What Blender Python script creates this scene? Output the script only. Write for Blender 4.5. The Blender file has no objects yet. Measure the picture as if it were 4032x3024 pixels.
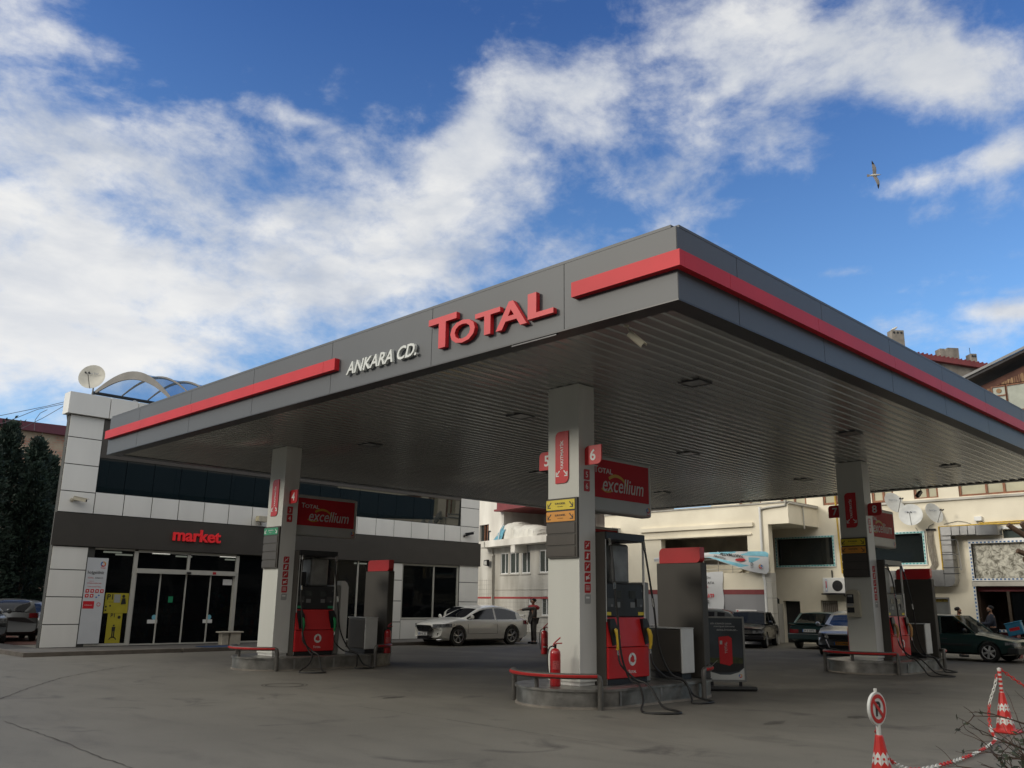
import bpy, bmesh, math, random
from mathutils import Vector, Matrix, Euler
import numpy as np
random.seed(7)
R = math.radians
PI = math.pi
S = bpy.context.scene
COL = S.collection

# ------------------------------------------------------------------ camera
cam = bpy.data.cameras.new('camera')
cam.sensor_width = 36.0
cam.lens = 3442.18 / 4032 * 36.0
cam.clip_start = 0.1
cam.clip_end = 3000
camo = bpy.data.objects.new('camera', cam)
COL.objects.link(camo)
S.camera = camo
_r = Vector((0.70255679, -0.71152447, 0.01211965))
_d = Vector((0.18126076, 0.16245518, -0.96992415))
_f = Vector((0.68815586, 0.68362361, 0.24310546))
mw = Matrix((( _r.x, -_d.x, -_f.x, 0), (_r.y, -_d.y, -_f.y, 0), (_r.z, -_d.z, -_f.z, 1.6), (0, 0, 0, 1)))
camo.matrix_world = mw

# ------------------------------------------------------------------ light
SUN_AZ, SUN_EL = R(150), R(20)      # direction the light comes from
sun = bpy.data.lights.new('sun', 'SUN')
sun.energy = 1.45
sun.angle = R(12)
sun.color = (1.0, 0.93, 0.80)
suno = bpy.data.objects.new('sun', sun)
COL.objects.link(suno)
sd = Vector((math.cos(SUN_AZ) * math.cos(SUN_EL), math.sin(SUN_AZ) * math.cos(SUN_EL), math.sin(SUN_EL)))
suno.rotation_euler = sd.to_track_quat('Z', 'Y').to_euler()

S.view_settings.view_transform = 'Standard'
S.view_settings.look = 'None'
S.view_settings.exposure = 0.0
S.view_settings.gamma = 1.0
S.cycles.max_bounces = 8
S.cycles.transparent_max_bounces = 24

# ------------------------------------------------------------------ sky
W = bpy.data.worlds.new('World')
S.world = W
W.use_nodes = True
nt = W.node_tree
nt.nodes.clear()
N = nt.nodes.new
def lk(a, b, t=None): (t or nt).links.new(a, b)
def math_n(op, a, b=None, c=None, clamp=False, t=None):
    n = (t or nt).nodes.new('ShaderNodeMath'); n.operation = op; n.use_clamp = clamp
    for i, v in enumerate((a, b, c)):
        if v is None: continue
        if isinstance(v, (int, float)): n.inputs[i].default_value = v
        else: (t or nt).links.new(v, n.inputs[i])
    return n.outputs[0]
sky = N('ShaderNodeTexSky')
sky.sky_type = 'NISHITA'; sky.sun_disc = False
sky.sun_elevation = SUN_EL
sky.sun_rotation = PI / 2 - SUN_AZ
sky.air_density = 1.0; sky.dust_density = 0.6; sky.ozone_density = 2.2
tc = N('ShaderNodeTexCoord')
nrm = N('ShaderNodeVectorMath'); nrm.operation = 'NORMALIZE'; lk(tc.outputs['Generated'], nrm.inputs[0])
sep = N('ShaderNodeSeparateXYZ'); lk(nrm.outputs[0], sep.inputs[0])
# azimuth / elevation in degrees
az = math_n('MULTIPLY', math_n('ARCTAN2', sep.outputs[1], sep.outputs[0]), 180 / PI)
el = math_n('MULTIPLY', math_n('ARCSINE', sep.outputs[2]), 180 / PI)
ae = N('ShaderNodeCombineXYZ'); lk(az, ae.inputs[0]); lk(el, ae.inputs[1])
# cloud layer on a plane overhead
den = math_n('MAXIMUM', math_n('ADD', sep.outputs[2], 0.12), 0.06)
uv = N('ShaderNodeCombineXYZ')
lk(math_n('DIVIDE', sep.outputs[0], den), uv.inputs[0]); lk(math_n('DIVIDE', sep.outputs[1], den), uv.inputs[1])
def noise(scale, detail, rough, vec, dist=0.0, loc=(0, 0, 0), rot=0.0, sc=(1, 1, 1)):
    mp = N('ShaderNodeMapping'); mp.inputs['Location'].default_value = loc
    mp.inputs['Rotation'].default_value = (0, 0, rot); mp.inputs['Scale'].default_value = sc
    lk(vec, mp.inputs[0])
    n = N('ShaderNodeTexNoise'); n.inputs['Scale'].default_value = scale; n.inputs['Detail'].default_value = detail
    n.inputs['Roughness'].default_value = rough; n.inputs['Distortion'].default_value = dist
    lk(mp.outputs[0], n.inputs['Vector'])
    return n.outputs['Fac']
n1 = noise(5.2, 12, 0.60, nrm.outputs[0], 0.25, (3.1, 1.7, 0.4), R(20), (1, 1, 1.7))
n2 = noise(15.0, 9, 0.62, nrm.outputs[0], 0.2, (8.2, 4.4, 0), 0, (1, 1, 1.5))
n3 = noise(0.9, 4, 0.5, uv.outputs[0], 0.2, (1.2, 9.4, 0))
# weight of big banks: (azimuth, elevation, semi-axes, tilt, weight)
def blob(a, e, ra, re, tilt, w):
    mp = N('ShaderNodeMapping'); mp.vector_type = 'TEXTURE'
    mp.inputs['Location'].default_value = (a, e, 0); mp.inputs['Rotation'].default_value = (0, 0, R(tilt))
    mp.inputs['Scale'].default_value = (ra, re, 1)
    lk(ae.outputs[0], mp.inputs[0])
    g = N('ShaderNodeTexGradient'); g.gradient_type = 'SPHERICAL' if ra < 24 else 'QUADRATIC_SPHERE'
    lk(mp.outputs[0], g.inputs[0])
    return math_n('MULTIPLY', g.outputs['Fac'], w)
BL = [
    (70.4, 19.0, 23.2, 10.9, 171.0, 0.95),
    (51.4, 23.8, 12.6, 7.2, 177.0, 0.55),
    (46.7, 31.4, 9.5, 3.5, 124.0, 0.5),
    (40.4, 32.9, 4.4, 1.7, -178.0, 0.5),
    (41.5, 31.2, 5.5, 1.9, -179.0, 0.35),
    (45.9, 28.7, 6.1, 2.7, 179.0, 0.3),
    (75.6, 31.5, 4.5, 1.4, -176.0, 0.15),
    (72.3, 30.9, 5.0, 1.3, -175.0, 0.15),
    (60.2, 29.9, 5.8, 1.0, -174.0, 0.42),
    (73.0, 29.6, 8.0, 2.4, 166.0, -0.3),
    (62.5, 32.9, 13.6, 4.8, -178.0, -0.45),
    (22.5, 33.7, 17.5, 4.5, -163.0, 0.85),
    (31.5, 31.6, 9.0, 2.2, -178.0, 0.5),
    (15.0, 29.4, 6.9, 3.9, -148.0, 0.5),
    (30.3, 28.4, 10.8, 2.8, -174.0, 0.38),
    (35.9, 26.4, 6.6, 2.3, -177.0, 0.38),
    (38.7, 30.2, 4.7, 1.9, -177.0, 0.32),
    (17.9, 24.9, 6.8, 1.4, 179.0, 0.62),
    (13.3, 25.1, 2.8, 1.8, 172.0, 0.35),
    (22.5, 20.2, 7.1, 0.9, 179.0, 0.34),
    (14.1, 16.7, 3.6, 0.9, -171.0, 0.7),
    (20.6, 21.5, 12.9, 2.9, -172.0, -0.3),
    (50.6, 36.5, 6.7, 2.8, 177.0, -0.1),
    (22.6, 18.5, 11.8, 3.6, -173.0, -0.25),
    (-135, 40, 130, 85, 0, 2.6), (175, 30, 125, 85, 0, 3.0), (-185, 30, 125, 85, 0, 3.0), (-60, 40, 55, 60, 0, 1.6), (0, 92, 420, 44, 0, 2.2),
]
acc = None
for b in BL:
    o = blob(*b)
    acc = o if acc is None else math_n('ADD', acc, o)
field = math_n('ADD', math_n('ADD', math_n('MULTIPLY', n1, 1.9), math_n('MULTIPLY', n2, 0.95)), math_n('MULTIPLY', n3, .25))
field = math_n('ADD', field, math_n('MULTIPLY', acc, .88))
mr = N('ShaderNodeMapRange'); mr.interpolation_type = 'SMOOTHSTEP'
mr.inputs['From Min'].default_value = 1.50; mr.inputs['From Max'].default_value = 2.22
lk(field, mr.inputs['Value'])
cov = mr.outputs[0]
# far away from the view the clouds are plainly scattered; near the horizon they whiten
hz = N('ShaderNodeMapRange'); hz.inputs['From Min'].default_value = 22; hz.inputs['From Max'].default_value = 0
lk(el, hz.inputs['Value'])
# cloud brightness: thick parts are bright, overhead parts greyer below
shade = noise(3.6, 8, 0.55, uv.outputs[0], 0.2, (5.5, 0.3, 0))
sh = N('ShaderNodeMapRange'); sh.inputs['From Min'].default_value = 0.35; sh.inputs['From Max'].default_value = 0.65
lk(shade, sh.inputs['Value'])
grey = math_n('ADD', math_n('ADD', blob(20, 42, 26, 13, 0, .8), blob(12, 34, 16, 9, 0, .6)), math_n('ADD', blob(-135, 40, 140, 90, 0, 2.0), blob(0, 85, 400, 45, 0, 1.5)), clamp=True)
cm1 = N('ShaderNodeMixRGB'); cm1.inputs[1].default_value = (0.50, 0.55, 0.64, 1); cm1.inputs[2].default_value = (0.86, 0.86, 0.85, 1)
lk(sh.outputs[0], cm1.inputs[0])
cm2 = N('ShaderNodeMixRGB'); cm2.inputs[2].default_value = (0.66, 0.67, 0.68, 1)
lk(math_n('MULTIPLY', grey, 0.75), cm2.inputs[0]); lk(cm1.outputs[0], cm2.inputs[1])
warm = N('ShaderNodeMixRGB'); warm.inputs[2].default_value = (0.93, 0.92, 0.90, 1)
lk(math_n('ADD', math_n('ADD', blob(72, 12, 24, 13, 0, .9), blob(40, 27, 8, 6, 0, .3)), blob(66, 18, 24, 10, 0, .3), clamp=True), warm.inputs[0]); lk(cm2.outputs[0], warm.inputs[1])
skm = N('ShaderNodeVectorMath'); skm.operation = 'MULTIPLY'; lk(sky.outputs[0], skm.inputs[0])
skg = N('ShaderNodeMapRange'); skg.inputs['From Min'].default_value = 17; skg.inputs['From Max'].default_value = 37; lk(el, skg.inputs['Value'])
skc = N('ShaderNodeMixRGB'); skc.inputs[1].default_value = (1.20, 1.58, 1.95, 1); skc.inputs[2].default_value = (.60, .95, 1.55, 1); lk(skg.outputs[0], skc.inputs[0]); lk(skc.outputs[0], skm.inputs[1])
glow = N('ShaderNodeMixRGB'); glow.inputs[2].default_value = (1.95, 1.87, 1.69, 1); lk(math_n('MULTIPLY', math_n('ADD', blob(175, 48, 125, 50, 0, 2.4), blob(-185, 48, 125, 50, 0, 2.4)), 1.0, clamp=True), glow.inputs[0]); lk(warm.outputs[0], glow.inputs[1])
cl10 = N('ShaderNodeVectorMath'); cl10.operation = 'SCALE'; lk(glow.outputs[0], cl10.inputs[0]); cl10.inputs['Scale'].default_value = 10.0
mix = N('ShaderNodeMixRGB'); lk(math_n('MULTIPLY', cov, 0.97), mix.inputs[0]); lk(skm.outputs[0], mix.inputs[1]); lk(cl10.outputs[0], mix.inputs[2])
bg = N('ShaderNodeBackground'); bg.inputs['Strength'].default_value = 0.1
lk(mix.outputs[0], bg.inputs[0])
wo = N('ShaderNodeOutputWorld'); lk(bg.outputs[0], wo.inputs[0])

# ------------------------------------------------------------------ materials
MT = {}
def mat(name, col, rough=0.5, metal=0.0, var=0.06, vs=3.0, bump=0.0, bs=40.0, spec=0.5, dark=None, coat=0.0, streak=0.0):
    if name in MT: return MT[name]
    m = bpy.data.materials.new(name); m.use_nodes = True
    t = m.node_tree; b = t.nodes['Principled BSDF']
    b.inputs['Roughness'].default_value = rough; b.inputs['Metallic'].default_value = metal
    b.inputs['Specular IOR Level'].default_value = spec
    b.inputs['Coat Weight'].default_value = coat
    c = t.nodes.new('ShaderNodeTexCoord')
    n = t.nodes.new('ShaderNodeTexNoise'); n.inputs['Scale'].default_value = vs; n.inputs['Detail'].default_value = 6
    mp = t.nodes.new('ShaderNodeMapping'); mp.inputs['Scale'].default_value = (1, 1, 0.25 if streak else 1)
    t.links.new(c.outputs['Object'], mp.inputs[0]); t.links.new(mp.outputs[0], n.inputs['Vector'])
    r = t.nodes.new('ShaderNodeMapRange'); r.inputs['From Min'].default_value = 0.3; r.inputs['From Max'].default_value = 0.7
    t.links.new(n.outputs['Fac'], r.inputs['Value'])
    mx = t.nodes.new('ShaderNodeMixRGB')
    d = dark if dark else tuple(v * (1 - var * 2) for v in col)
    l = tuple(min(1, v * (1 + var)) for v in col)
    mx.inputs[1].default_value = (*d, 1); mx.inputs[2].default_value = (*l, 1)
    t.links.new(r.outputs[0], mx.inputs[0]); t.links.new(mx.outputs[0], b.inputs['Base Color'])
    if bump:
        n2 = t.nodes.new('ShaderNodeTexNoise'); n2.inputs['Scale'].default_value = bs; n2.inputs['Detail'].default_value = 4
        t.links.new(c.outputs['Object'], n2.inputs['Vector'])
        bp = t.nodes.new('ShaderNodeBump'); bp.inputs['Strength'].default_value = bump; bp.inputs['Distance'].default_value = 0.02
        t.links.new(n2.outputs['Fac'], bp.inputs['Height']); t.links.new(bp.outputs[0], b.inputs['Normal'])
    MT[name] = m
    return m
def glass(name, tint, alpha, rough=0.02, spec=0.6):
    """coated glazing: a glossy sheet that lets part of the light through"""
    if name in MT: return MT[name]
    m = bpy.data.materials.new(name); m.use_nodes = True
    t = m.node_tree; b = t.nodes['Principled BSDF']
    b.inputs['Base Color'].default_value = (0.01, 0.012, 0.014, 1); b.inputs['Roughness'].default_value = rough
    b.inputs['Specular IOR Level'].default_value = spec
    tr = t.nodes.new('ShaderNodeBsdfTransparent'); tr.inputs[0].default_value = (*tint, 1)
    mx = t.nodes.new('ShaderNodeMixShader'); mx.inputs[0].default_value = alpha
    t.links.new(tr.outputs[0], mx.inputs[1]); t.links.new(b.outputs[0], mx.inputs[2])
    t.links.new(mx.outputs[0], t.nodes['Material Output'].inputs[0])
    MT[name] = m
    return m
def emit(name, col, st):
    m = bpy.data.materials.new(name); m.use_nodes = True
    b = m.node_tree.nodes['Principled BSDF']; b.inputs['Base Color'].default_value = (*col, 1)
    b.inputs['Emission Color'].default_value = (*col, 1); b.inputs['Emission Strength'].default_value = st
    MT[name] = m
    return m
white = mat('white_panel', (.80, .79, .745), .38, 0, .04, 1.2, streak=1)
white2 = mat('white_paint', (.70, .69, .655), .5, 0, .04, 2)
alu = mat('grey_cladding', (.62, .61, .58), .40, 0, .04, 3, streak=1)
colp = mat('column_panel', (.60, .60, .55), .5, 0, .03, 1.2, streak=1, spec=.3)
brown = mat('brown_panel', (.055, .049, .041), .6, 0, .05, 2)
brown2 = mat('brown_plastic', (.070, .060, .050), .38, 0, .05, 3)
fasc = mat('fascia_grey', (.072, .078, .086), .48, .0, .04, .6, streak=1)
fascd = mat('fascia_dark', (.030, .031, .035), .4, 0, .05, 2)
red = mat('red_panel', (.56, .018, .022), .32, 0, .05, 2)
redl = mat('red_letter', (.56, .022, .030), .45, 0, .05, 3)
redb = mat('red_band', (.55, .020, .030), .5, 0, .06, 1, spec=.3)
redd = mat('red_sticker', (.46, .012, .018), .35, 0, .04, 5)
black = mat('black_plastic', (.012, .012, .014), .35, 0, .05, 6)
rubber = mat('black_rubber', (.014, .014, .014), .55, 0, .1, 12)
steel = mat('brushed_steel', (.42, .41, .40), .30, .85, .10, 6, streak=0)
steelw = mat('worn_steel', (.30, .29, .27), .40, .8, .22, 4, bump=.15, bs=20)
chrome = mat('chrome', (.6, .6, .6), .12, 1, .02, 3)
guard = mat('grey_guard_paint', (.115, .108, .098), .45, .2, .12, 9)
wtxt = mat('white_lettering', (.74, .74, .72), .5, 0, .02, 5)
btxt = mat('black_lettering', (.02, .02, .02), .5, 0, .02, 5)
rtxt = mat('red_lettering', (.58, .02, .03), .45, 0, .03, 5)
gtxt = mat('grey_lettering', (.35, .35, .34), .5, 0, .03, 5)
yel = mat('yellow_sign', (.72, .56, .03), .45, 0, .04, 5)
orng = mat('orange_sign', (.70, .30, .04), .45, 0, .04, 5)
grn = mat('green_sign', (.02, .26, .12), .45, 0, .04, 5)
blu = mat('blue_print', (.04, .15, .45), .45, 0, .04, 5)
lblu = mat('light_blue_print', (.22, .55, .68), .5, 0, .12, 3)
plaster = mat('cream_plaster', (.80, .74, .60), .85, 0, .05, .8, bump=.25, bs=25, dark=(.70, .64, .51))
plaster2 = mat('white_plaster', (.78, .755, .69), .85, 0, .05, .7, bump=.25, bs=25, dark=(.52, .49, .44), streak=1)
plaster3 = mat('stained_plaster', (.56, .54, .49), .85, 0, .05, .9, bump=.3, bs=20, dark=(.30, .28, .24), streak=1)
greyw = mat('grey_paint', (.27, .27, .28), .7, 0, .06, .8, bump=.1, dark=(.22, .22, .23), streak=1)
maroon = mat('maroon_paint', (.20, .035, .038), .6, 0, .1, 2)
pvc = mat('white_window_frame', (.72, .72, .70), .35, 0, .03, 3)
wood = mat('brown_window_wood', (.24, .095, .045), .6, 0, .2, 8)
dglass = mat('dark_glazing', (.012, .016, .017), .05, 0, .05, 1, spec=.8)
tglass = mat('tinted_glazing', (.05, .065, .062), .10, 0, .25, .6, spec=.7)
dark = mat('dark_interior', (.02, .018, .016), .8, 0, .2, 2)
skin = mat('skin', (.36, .19, .12), .55, 0, .06, 10)
hair = mat('dark_hair', (.015, .012, .01), .7, 0, .1, 20)
plastic_beige = mat('beige_plastic', (.50, .46, .36), .45, 0, .06, 4)
bone = mat('marble_bench', (.50, .46, .38), .5, 0, .1, 5, bump=.1)
conc = mat('old_concrete', (.29, .26, .22), .9, 0, .12, 2, bump=.4, bs=12, dark=(.17, .15, .13))
kerb = mat('kerb_stone', (.145, .125, .105), .85, 0, .15, 3, bump=.3)
shopglass = glass('shop_glass', (.45, .48, .46), .35, .02, .25)
carglass = glass('car_glass', (.32, .38, .36), .40, .02, .35)
carglassd = mat('privacy_glass', (.012, .013, .016), .06, 0, .02, 2, spec=.6)
lamp = emit('shop_lamp', (1, .95, .85), 1.3)
lens = mat('lamp_lens', (.50, .50, .47), .15, 0, .05, 8)
tail = mat('tail_lens', (.22, .008, .012), .15, 0, .1, 10)

# ------------------------------------------------------------------ geometry helpers
class Fr:
    """a local frame: u runs along d (horizontal), v runs up, w runs out of the surface"""
    def __init__(s, o, d, n):
        s.o, s.d, s.n = Vector(o), Vector(d).normalized(), Vector(n).normalized()
        s.up = Vector((0, 0, 1))
        s.right = s.up.cross(s.n).normalized()
        s.sg = 1 if s.right.dot(s.d) > 0 else -1
    def p(s, u, v, w=0): return s.o + s.d * u + s.up * v + s.n * w
def FX(x): return Fr((x, 0, 0), (0, 1, 0), (-1, 0, 0))      # plane X = x seen from lower X; u = Y
def FY(y): return Fr((0, y, 0), (1, 0, 0), (0, -1, 0))      # plane Y = y seen from lower Y; u = X
WORLD = Fr((0, 0, 0), (1, 0, 0), (0, -1, 0))
_tc = {}
def text_data(s, bold=0.0, shear=0.0, spacing=1.0):
    k = (s, bold, shear, spacing)
    if k in _tc: return _tc[k]
    cu = bpy.data.curves.new('t', 'FONT'); cu.body = s; cu.size = 1; cu.offset = bold; cu.shear = shear
    cu.space_character = spacing; cu.extrude = 0.5; cu.resolution_u = 3
    ob = bpy.data.objects.new('t', cu); COL.objects.link(ob)
    dg = bpy.context.evaluated_depsgraph_get(); dg.update()
    me = bpy.data.meshes.new_from_object(ob.evaluated_get(dg))
    vs = [tuple(v.co) for v in me.vertices]; fs = [tuple(p.vertices) for p in me.polygons]
    bpy.data.objects.remove(ob); bpy.data.curves.remove(cu); bpy.data.meshes.remove(me)
    x0 = min(v[0] for v in vs); x1 = max(v[0] for v in vs); y0 = min(v[1] for v in vs); y1 = max(v[1] for v in vs)
    _tc[k] = (vs, fs, x0, x1, y0, y1)
    return _tc[k]
class MB:
    def __init__(s): s.v = []; s.f = []; s.m = []; s.sm = []; s.k = 0; s.smooth = False
    def mi(s, k): s.k = k; return s
    def add(s, vs, fs):
        b = len(s.v); s.v += [tuple(v) for v in vs]
        for f in fs:
            s.f.append(tuple(i + b for i in f)); s.m.append(s.k); s.sm.append(s.smooth)
        return s
    def box(s, x0, x1, y0, y1, z0, z1):
        vs = [(x, y, z) for z in (z0, z1) for y in (y0, y1) for x in (x0, x1)]
        return s.add(vs, [(0, 2, 3, 1), (4, 5, 7, 6), (0, 1, 5, 4), (2, 6, 7, 3), (0, 4, 6, 2), (1, 3, 7, 5)])
    def fb(s, F, u0, u1, v0, v1, w0, w1):
        vs = [F.p(u, v, w) for w in (w0, w1) for v in (v0, v1) for u in (u0, u1)]
        return s.add(vs, [(0, 2, 3, 1), (4, 5, 7, 6), (0, 1, 5, 4), (2, 6, 7, 3), (0, 4, 6, 2), (1, 3, 7, 5)])
    def bbox(s, x0, x1, y0, y1, z0, z1, r=.02, seg=2):
        bm = bmesh.new(); bmesh.ops.create_cube(bm, size=1)
        for v in bm.verts:
            v.co = Vector(((x0 + x1) / 2 + v.co.x * (x1 - x0), (y0 + y1) / 2 + v.co.y * (y1 - y0), (z0 + z1) / 2 + v.co.z * (z1 - z0)))
        bmesh.ops.bevel(bm, geom=list(bm.edges), offset=r, segments=seg, affect='EDGES', profile=.5)
        bm.verts.index_update()
        s.add([tuple(v.co) for v in bm.verts], [tuple(v.index for v in f.verts) for f in bm.faces]); bm.free()
        return s
    def prism(s, F, pts, w0, w1):
        n = len(pts)
        vs = [F.p(u, v, w0) for u, v in pts] + [F.p(u, v, w1) for u, v in pts]
        fs = [tuple(range(n)), tuple(range(n, 2 * n))] + [(i, (i + 1) % n, n + (i + 1) % n, n + i) for i in range(n)]
        return s.add(vs, fs)
    def tube(s, pts, r, n=8, caps=True, rs=None):
        pts = [Vector(p) for p in pts]; m = len(pts); rings = []
        up = Vector((0, 0, 1)); prev = None
        for i, p in enumerate(pts):
            t = (pts[min(i + 1, m - 1)] - pts[max(i - 1, 0)])
            if t.length < 1e-6: t = Vector((0, 0, 1))
            t.normalize()
            if prev is None:
                a = t.orthogonal().normalized()
            else:
                a = (prev - t * prev.dot(t))
                a = a.normalized() if a.length > 1e-5 else t.orthogonal().normalized()
            prev = a; b = t.cross(a); rr = rs[i] if rs else r
            rings.append([p + (a * math.cos(2 * PI * j / n) + b * math.sin(2 * PI * j / n)) * rr for j in range(n)])
        vs = [q for g in rings for q in g]; fs = []
        for i in range(m - 1):
            for j in range(n):
                fs.append((i * n + j, i * n + (j + 1) % n, (i + 1) * n + (j + 1) % n, (i + 1) * n + j))
        if caps: fs += [tuple(range(n)), tuple(range((m - 1) * n, m * n))]
        sm = s.smooth; s.smooth = True; s.add(vs, fs); s.smooth = sm
        return s
    def lathe(s, c, prof, n=16, axis=(0, 0, 1), sx=1, sy=1):
        ax = Vector(axis).normalized(); a = ax.orthogonal().normalized(); b = ax.cross(a); c = Vector(c)
        vs = []; m = len(prof)
        for r, h in prof:
            for j in range(n):
                t = 2 * PI * j / n
                vs.append(c + ax * h + (a * math.cos(t) * sx + b * math.sin(t) * sy) * max(r, 1e-4))
        fs = [(i * n + j, i * n + (j + 1) % n, (i + 1) * n + (j + 1) % n, (i + 1) * n + j) for i in range(m - 1) for j in range(n)]
        fs += [tuple(range(n)), tuple(range((m - 1) * n, m * n))]
        sm = s.smooth; s.smooth = True; s.add(vs, fs); s.smooth = sm
        return s
    def text(s, F, st, u, v, h, w=0, th=.004, width=None, bold=.0, shear=0., rot=0., spacing=1., anchor='c'):
        """letters on frame F centred on (u, v) with height h (and optional total width)"""
        vs, fs, x0, x1, y0, y1 = text_data(st, bold, shear, spacing)
        k = h / (y1 - y0); kx = width / (x1 - x0) if width else k
        ca, sa = math.cos(rot), math.sin(rot)
        out = []
        for a, b, c in vs:
            X = (a - (x0 + x1) / 2 if anchor == 'c' else a - x0) * kx; Y = (b - (y0 + y1) / 2) * k
            X, Y = X * ca - Y * sa, X * sa + Y * ca
            out.append(F.p(u + X * F.sg, v + Y, w + (c + .5) * th))
        return s.add(out, fs)
    def leaf(s, F, u0, u1, v0, v1, r, w0, w1):
        """tile with its upper left and lower right corner rounded (as seen)"""
        if F.sg < 0: a, b = max(u0, u1), min(u0, u1)
        else: a, b = min(u0, u1), max(u0, u1)
        g = 1 if b > a else -1
        pts = [(a, v0)]
        for i in range(6):
            t = PI / 2 * i / 5
            pts.append((b - g * r + g * r * math.sin(t), v0 + r - r * math.cos(t)))
        pts.append((b, v1))
        for i in range(6):
            t = PI / 2 * i / 5
            pts.append((a + g * r - g * r * math.sin(t), v1 - r + r * math.cos(t)))
        return s.prism(F, pts, w0, w1)
    def disc(s, F, u, v, r, w0, w1, n=20, ry=None, a0=0, a1=2 * PI):
        ry = ry or r
        pts = [(u + r * math.cos(a0 + (a1 - a0) * i / n), v + ry * math.sin(a0 + (a1 - a0) * i / n)) for i in range(n + (0 if a1 - a0 > 6.28 else 1))]
        return s.prism(F, pts, w0, w1)
    def arc(s, F, u, v, r0, r1, a0, a1, w0, w1, n=10, du=0, dv=0):
        pts = [(u + r1 * math.cos(a0 + (a1 - a0) * i / n), v + r1 * math.sin(a0 + (a1 - a0) * i / n)) for i in range(n + 1)]
        pts += [(u + du + r0 * math.cos(a1 + (a0 - a1) * i / n), v + dv + r0 * math.sin(a1 + (a0 - a1) * i / n)) for i in range(n + 1)]
        return s.prism(F, pts, w0, w1)
    def build(s, name, mats, parent=None, kind=None, label=None, keepn=False):
        if not isinstance(mats, (list, tuple)): mats = [mats]
        me = bpy.data.meshes.new(name); me.from_pydata(s.v, [], s.f)
        for m in mats: me.materials.append(m)
        me.polygons.foreach_set('material_index', s.m); me.polygons.foreach_set('use_smooth', s.sm)
        if not keepn:
            bm = bmesh.new(); bm.from_mesh(me); bmesh.ops.recalc_face_normals(bm, faces=bm.faces); bm.to_mesh(me); bm.free()
        me.validate(); me.update()
        if any(s.sm): me.set_sharp_from_angle(angle=R(38))
        o = bpy.data.objects.new(name, me); COL.objects.link(o)
        if parent is not None:
            o.parent = parent; o.matrix_parent_inverse = parent.matrix_world.inverted()
        if kind: o['kind'] = kind
        if label: o['label'] = label
        return o
def tag(o, label, cat, group=None):
    o['label'] = label; o['category'] = cat
    if group: o['group'] = group
    return o
def thing(name, loc, label, cat, group=None, rz=0):
    o = bpy.data.objects.new(name, None); COL.objects.link(o); o.empty_display_size = .2
    o.location = loc; o.rotation_euler = (0, 0, rz)
    o.matrix_world = Matrix.Translation(Vector(loc)) @ Matrix.Rotation(rz, 4, 'Z')
    return tag(o, label, cat, group)
def local(o, root):
    """geometry was written in the thing's own coordinates"""
    o.parent = root; o.matrix_parent_inverse = Matrix.Identity(4)
    return o
def copy_tree(o, parent=None):
    c = o.copy(); COL.objects.link(c)
    if parent is not None: c.parent = parent
    for ch in [x for x in bpy.data.objects if x.parent == o]: copy_tree(ch, c)
    return c
def copy_thing(o, loc, label, rz=None):
    c = copy_tree(o); c.location = loc; c['label'] = label
    if rz is not None: c.rotation_euler = (0, 0, rz)
    return c
def swirl(F, root, u, v, r, w, cols, name='round_logo'):
    """round emblem of three sweeping bands"""
    b = MB()
    for k in range(3):
        a = R(100 + 120 * k)
        b.mi(k % len(cols)).arc(F, u, v, r * .52, r, a, a + R(132), w, w + .003, 9, du=r * .14 * math.cos(a + 2.2), dv=r * .14 * math.sin(a + 2.2))
    return b.build(name, cols, root)
def wall(b, F, u0, u1, v0, v1, w0, w1, holes=()):
    us = sorted({u0, u1, *[h[0] for h in holes], *[h[1] for h in holes]}); us = [u for u in us if u0 <= u <= u1]
    for i in range(len(us) - 1):
        a, c = us[i], us[i + 1]; mid = (a + c) / 2
        cuts = sorted([(h[2], h[3]) for h in holes if h[0] < mid < h[1]])
        z = v0
        for lo, hi in cuts:
            if lo > z: b.fb(F, a, c, z, lo, w0, w1)
            z = hi
        if z < v1: b.fb(F, a, c, z, v1, w0, w1)
def window(F, root, u0, u1, v0, v1, fm, gm, depth=.12, fw=.06, mull=(), rails=(), sill=None, name='window', out=0.0):
    """recessed window: glazing > frame (and sill)"""
    g = MB(); g.fb(F, u0, u1, v0, v1, -depth - .02, -depth)
    go = g.build(name, gm, root)
    f = MB()
    f.fb(F, u0, u0 + fw, v0, v1, -depth + .001, -depth + .05 + out); f.fb(F, u1 - fw, u1, v0, v1, -depth + .001, -depth + .05 + out)
    f.fb(F, u0 + fw, u1 - fw, v0, v0 + fw, -depth + .001, -depth + .048 + out); f.fb(F, u0 + fw, u1 - fw, v1 - fw, v1, -depth + .001, -depth + .048 + out)
    for m in mull: f.fb(F, m - fw / 2, m + fw / 2, v0 + fw, v1 - fw, -depth + .001, -depth + .045 + out)
    for m in rails: f.fb(F, u0 + fw, u1 - fw, m - fw / 2, m + fw / 2, -depth + .001, -depth + .042 + out)
    f.build('frame', fm, go)
    if sill:
        k = MB(); k.fb(F, u0 - .06, u1 + .06, v0 - .07, v0 - .001, -depth, .06); k.build('sill', sill, go)
    return go
def bez(p0, p1, p2, p3, n=14):
    p0, p1, p2, p3 = map(Vector, (p0, p1, p2, p3))
    return [p0 * (1 - t) ** 3 + p1 * 3 * t * (1 - t) ** 2 + p2 * 3 * t * t * (1 - t) + p3 * t ** 3 for t in [i / n for i in range(n + 1)]]

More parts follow.
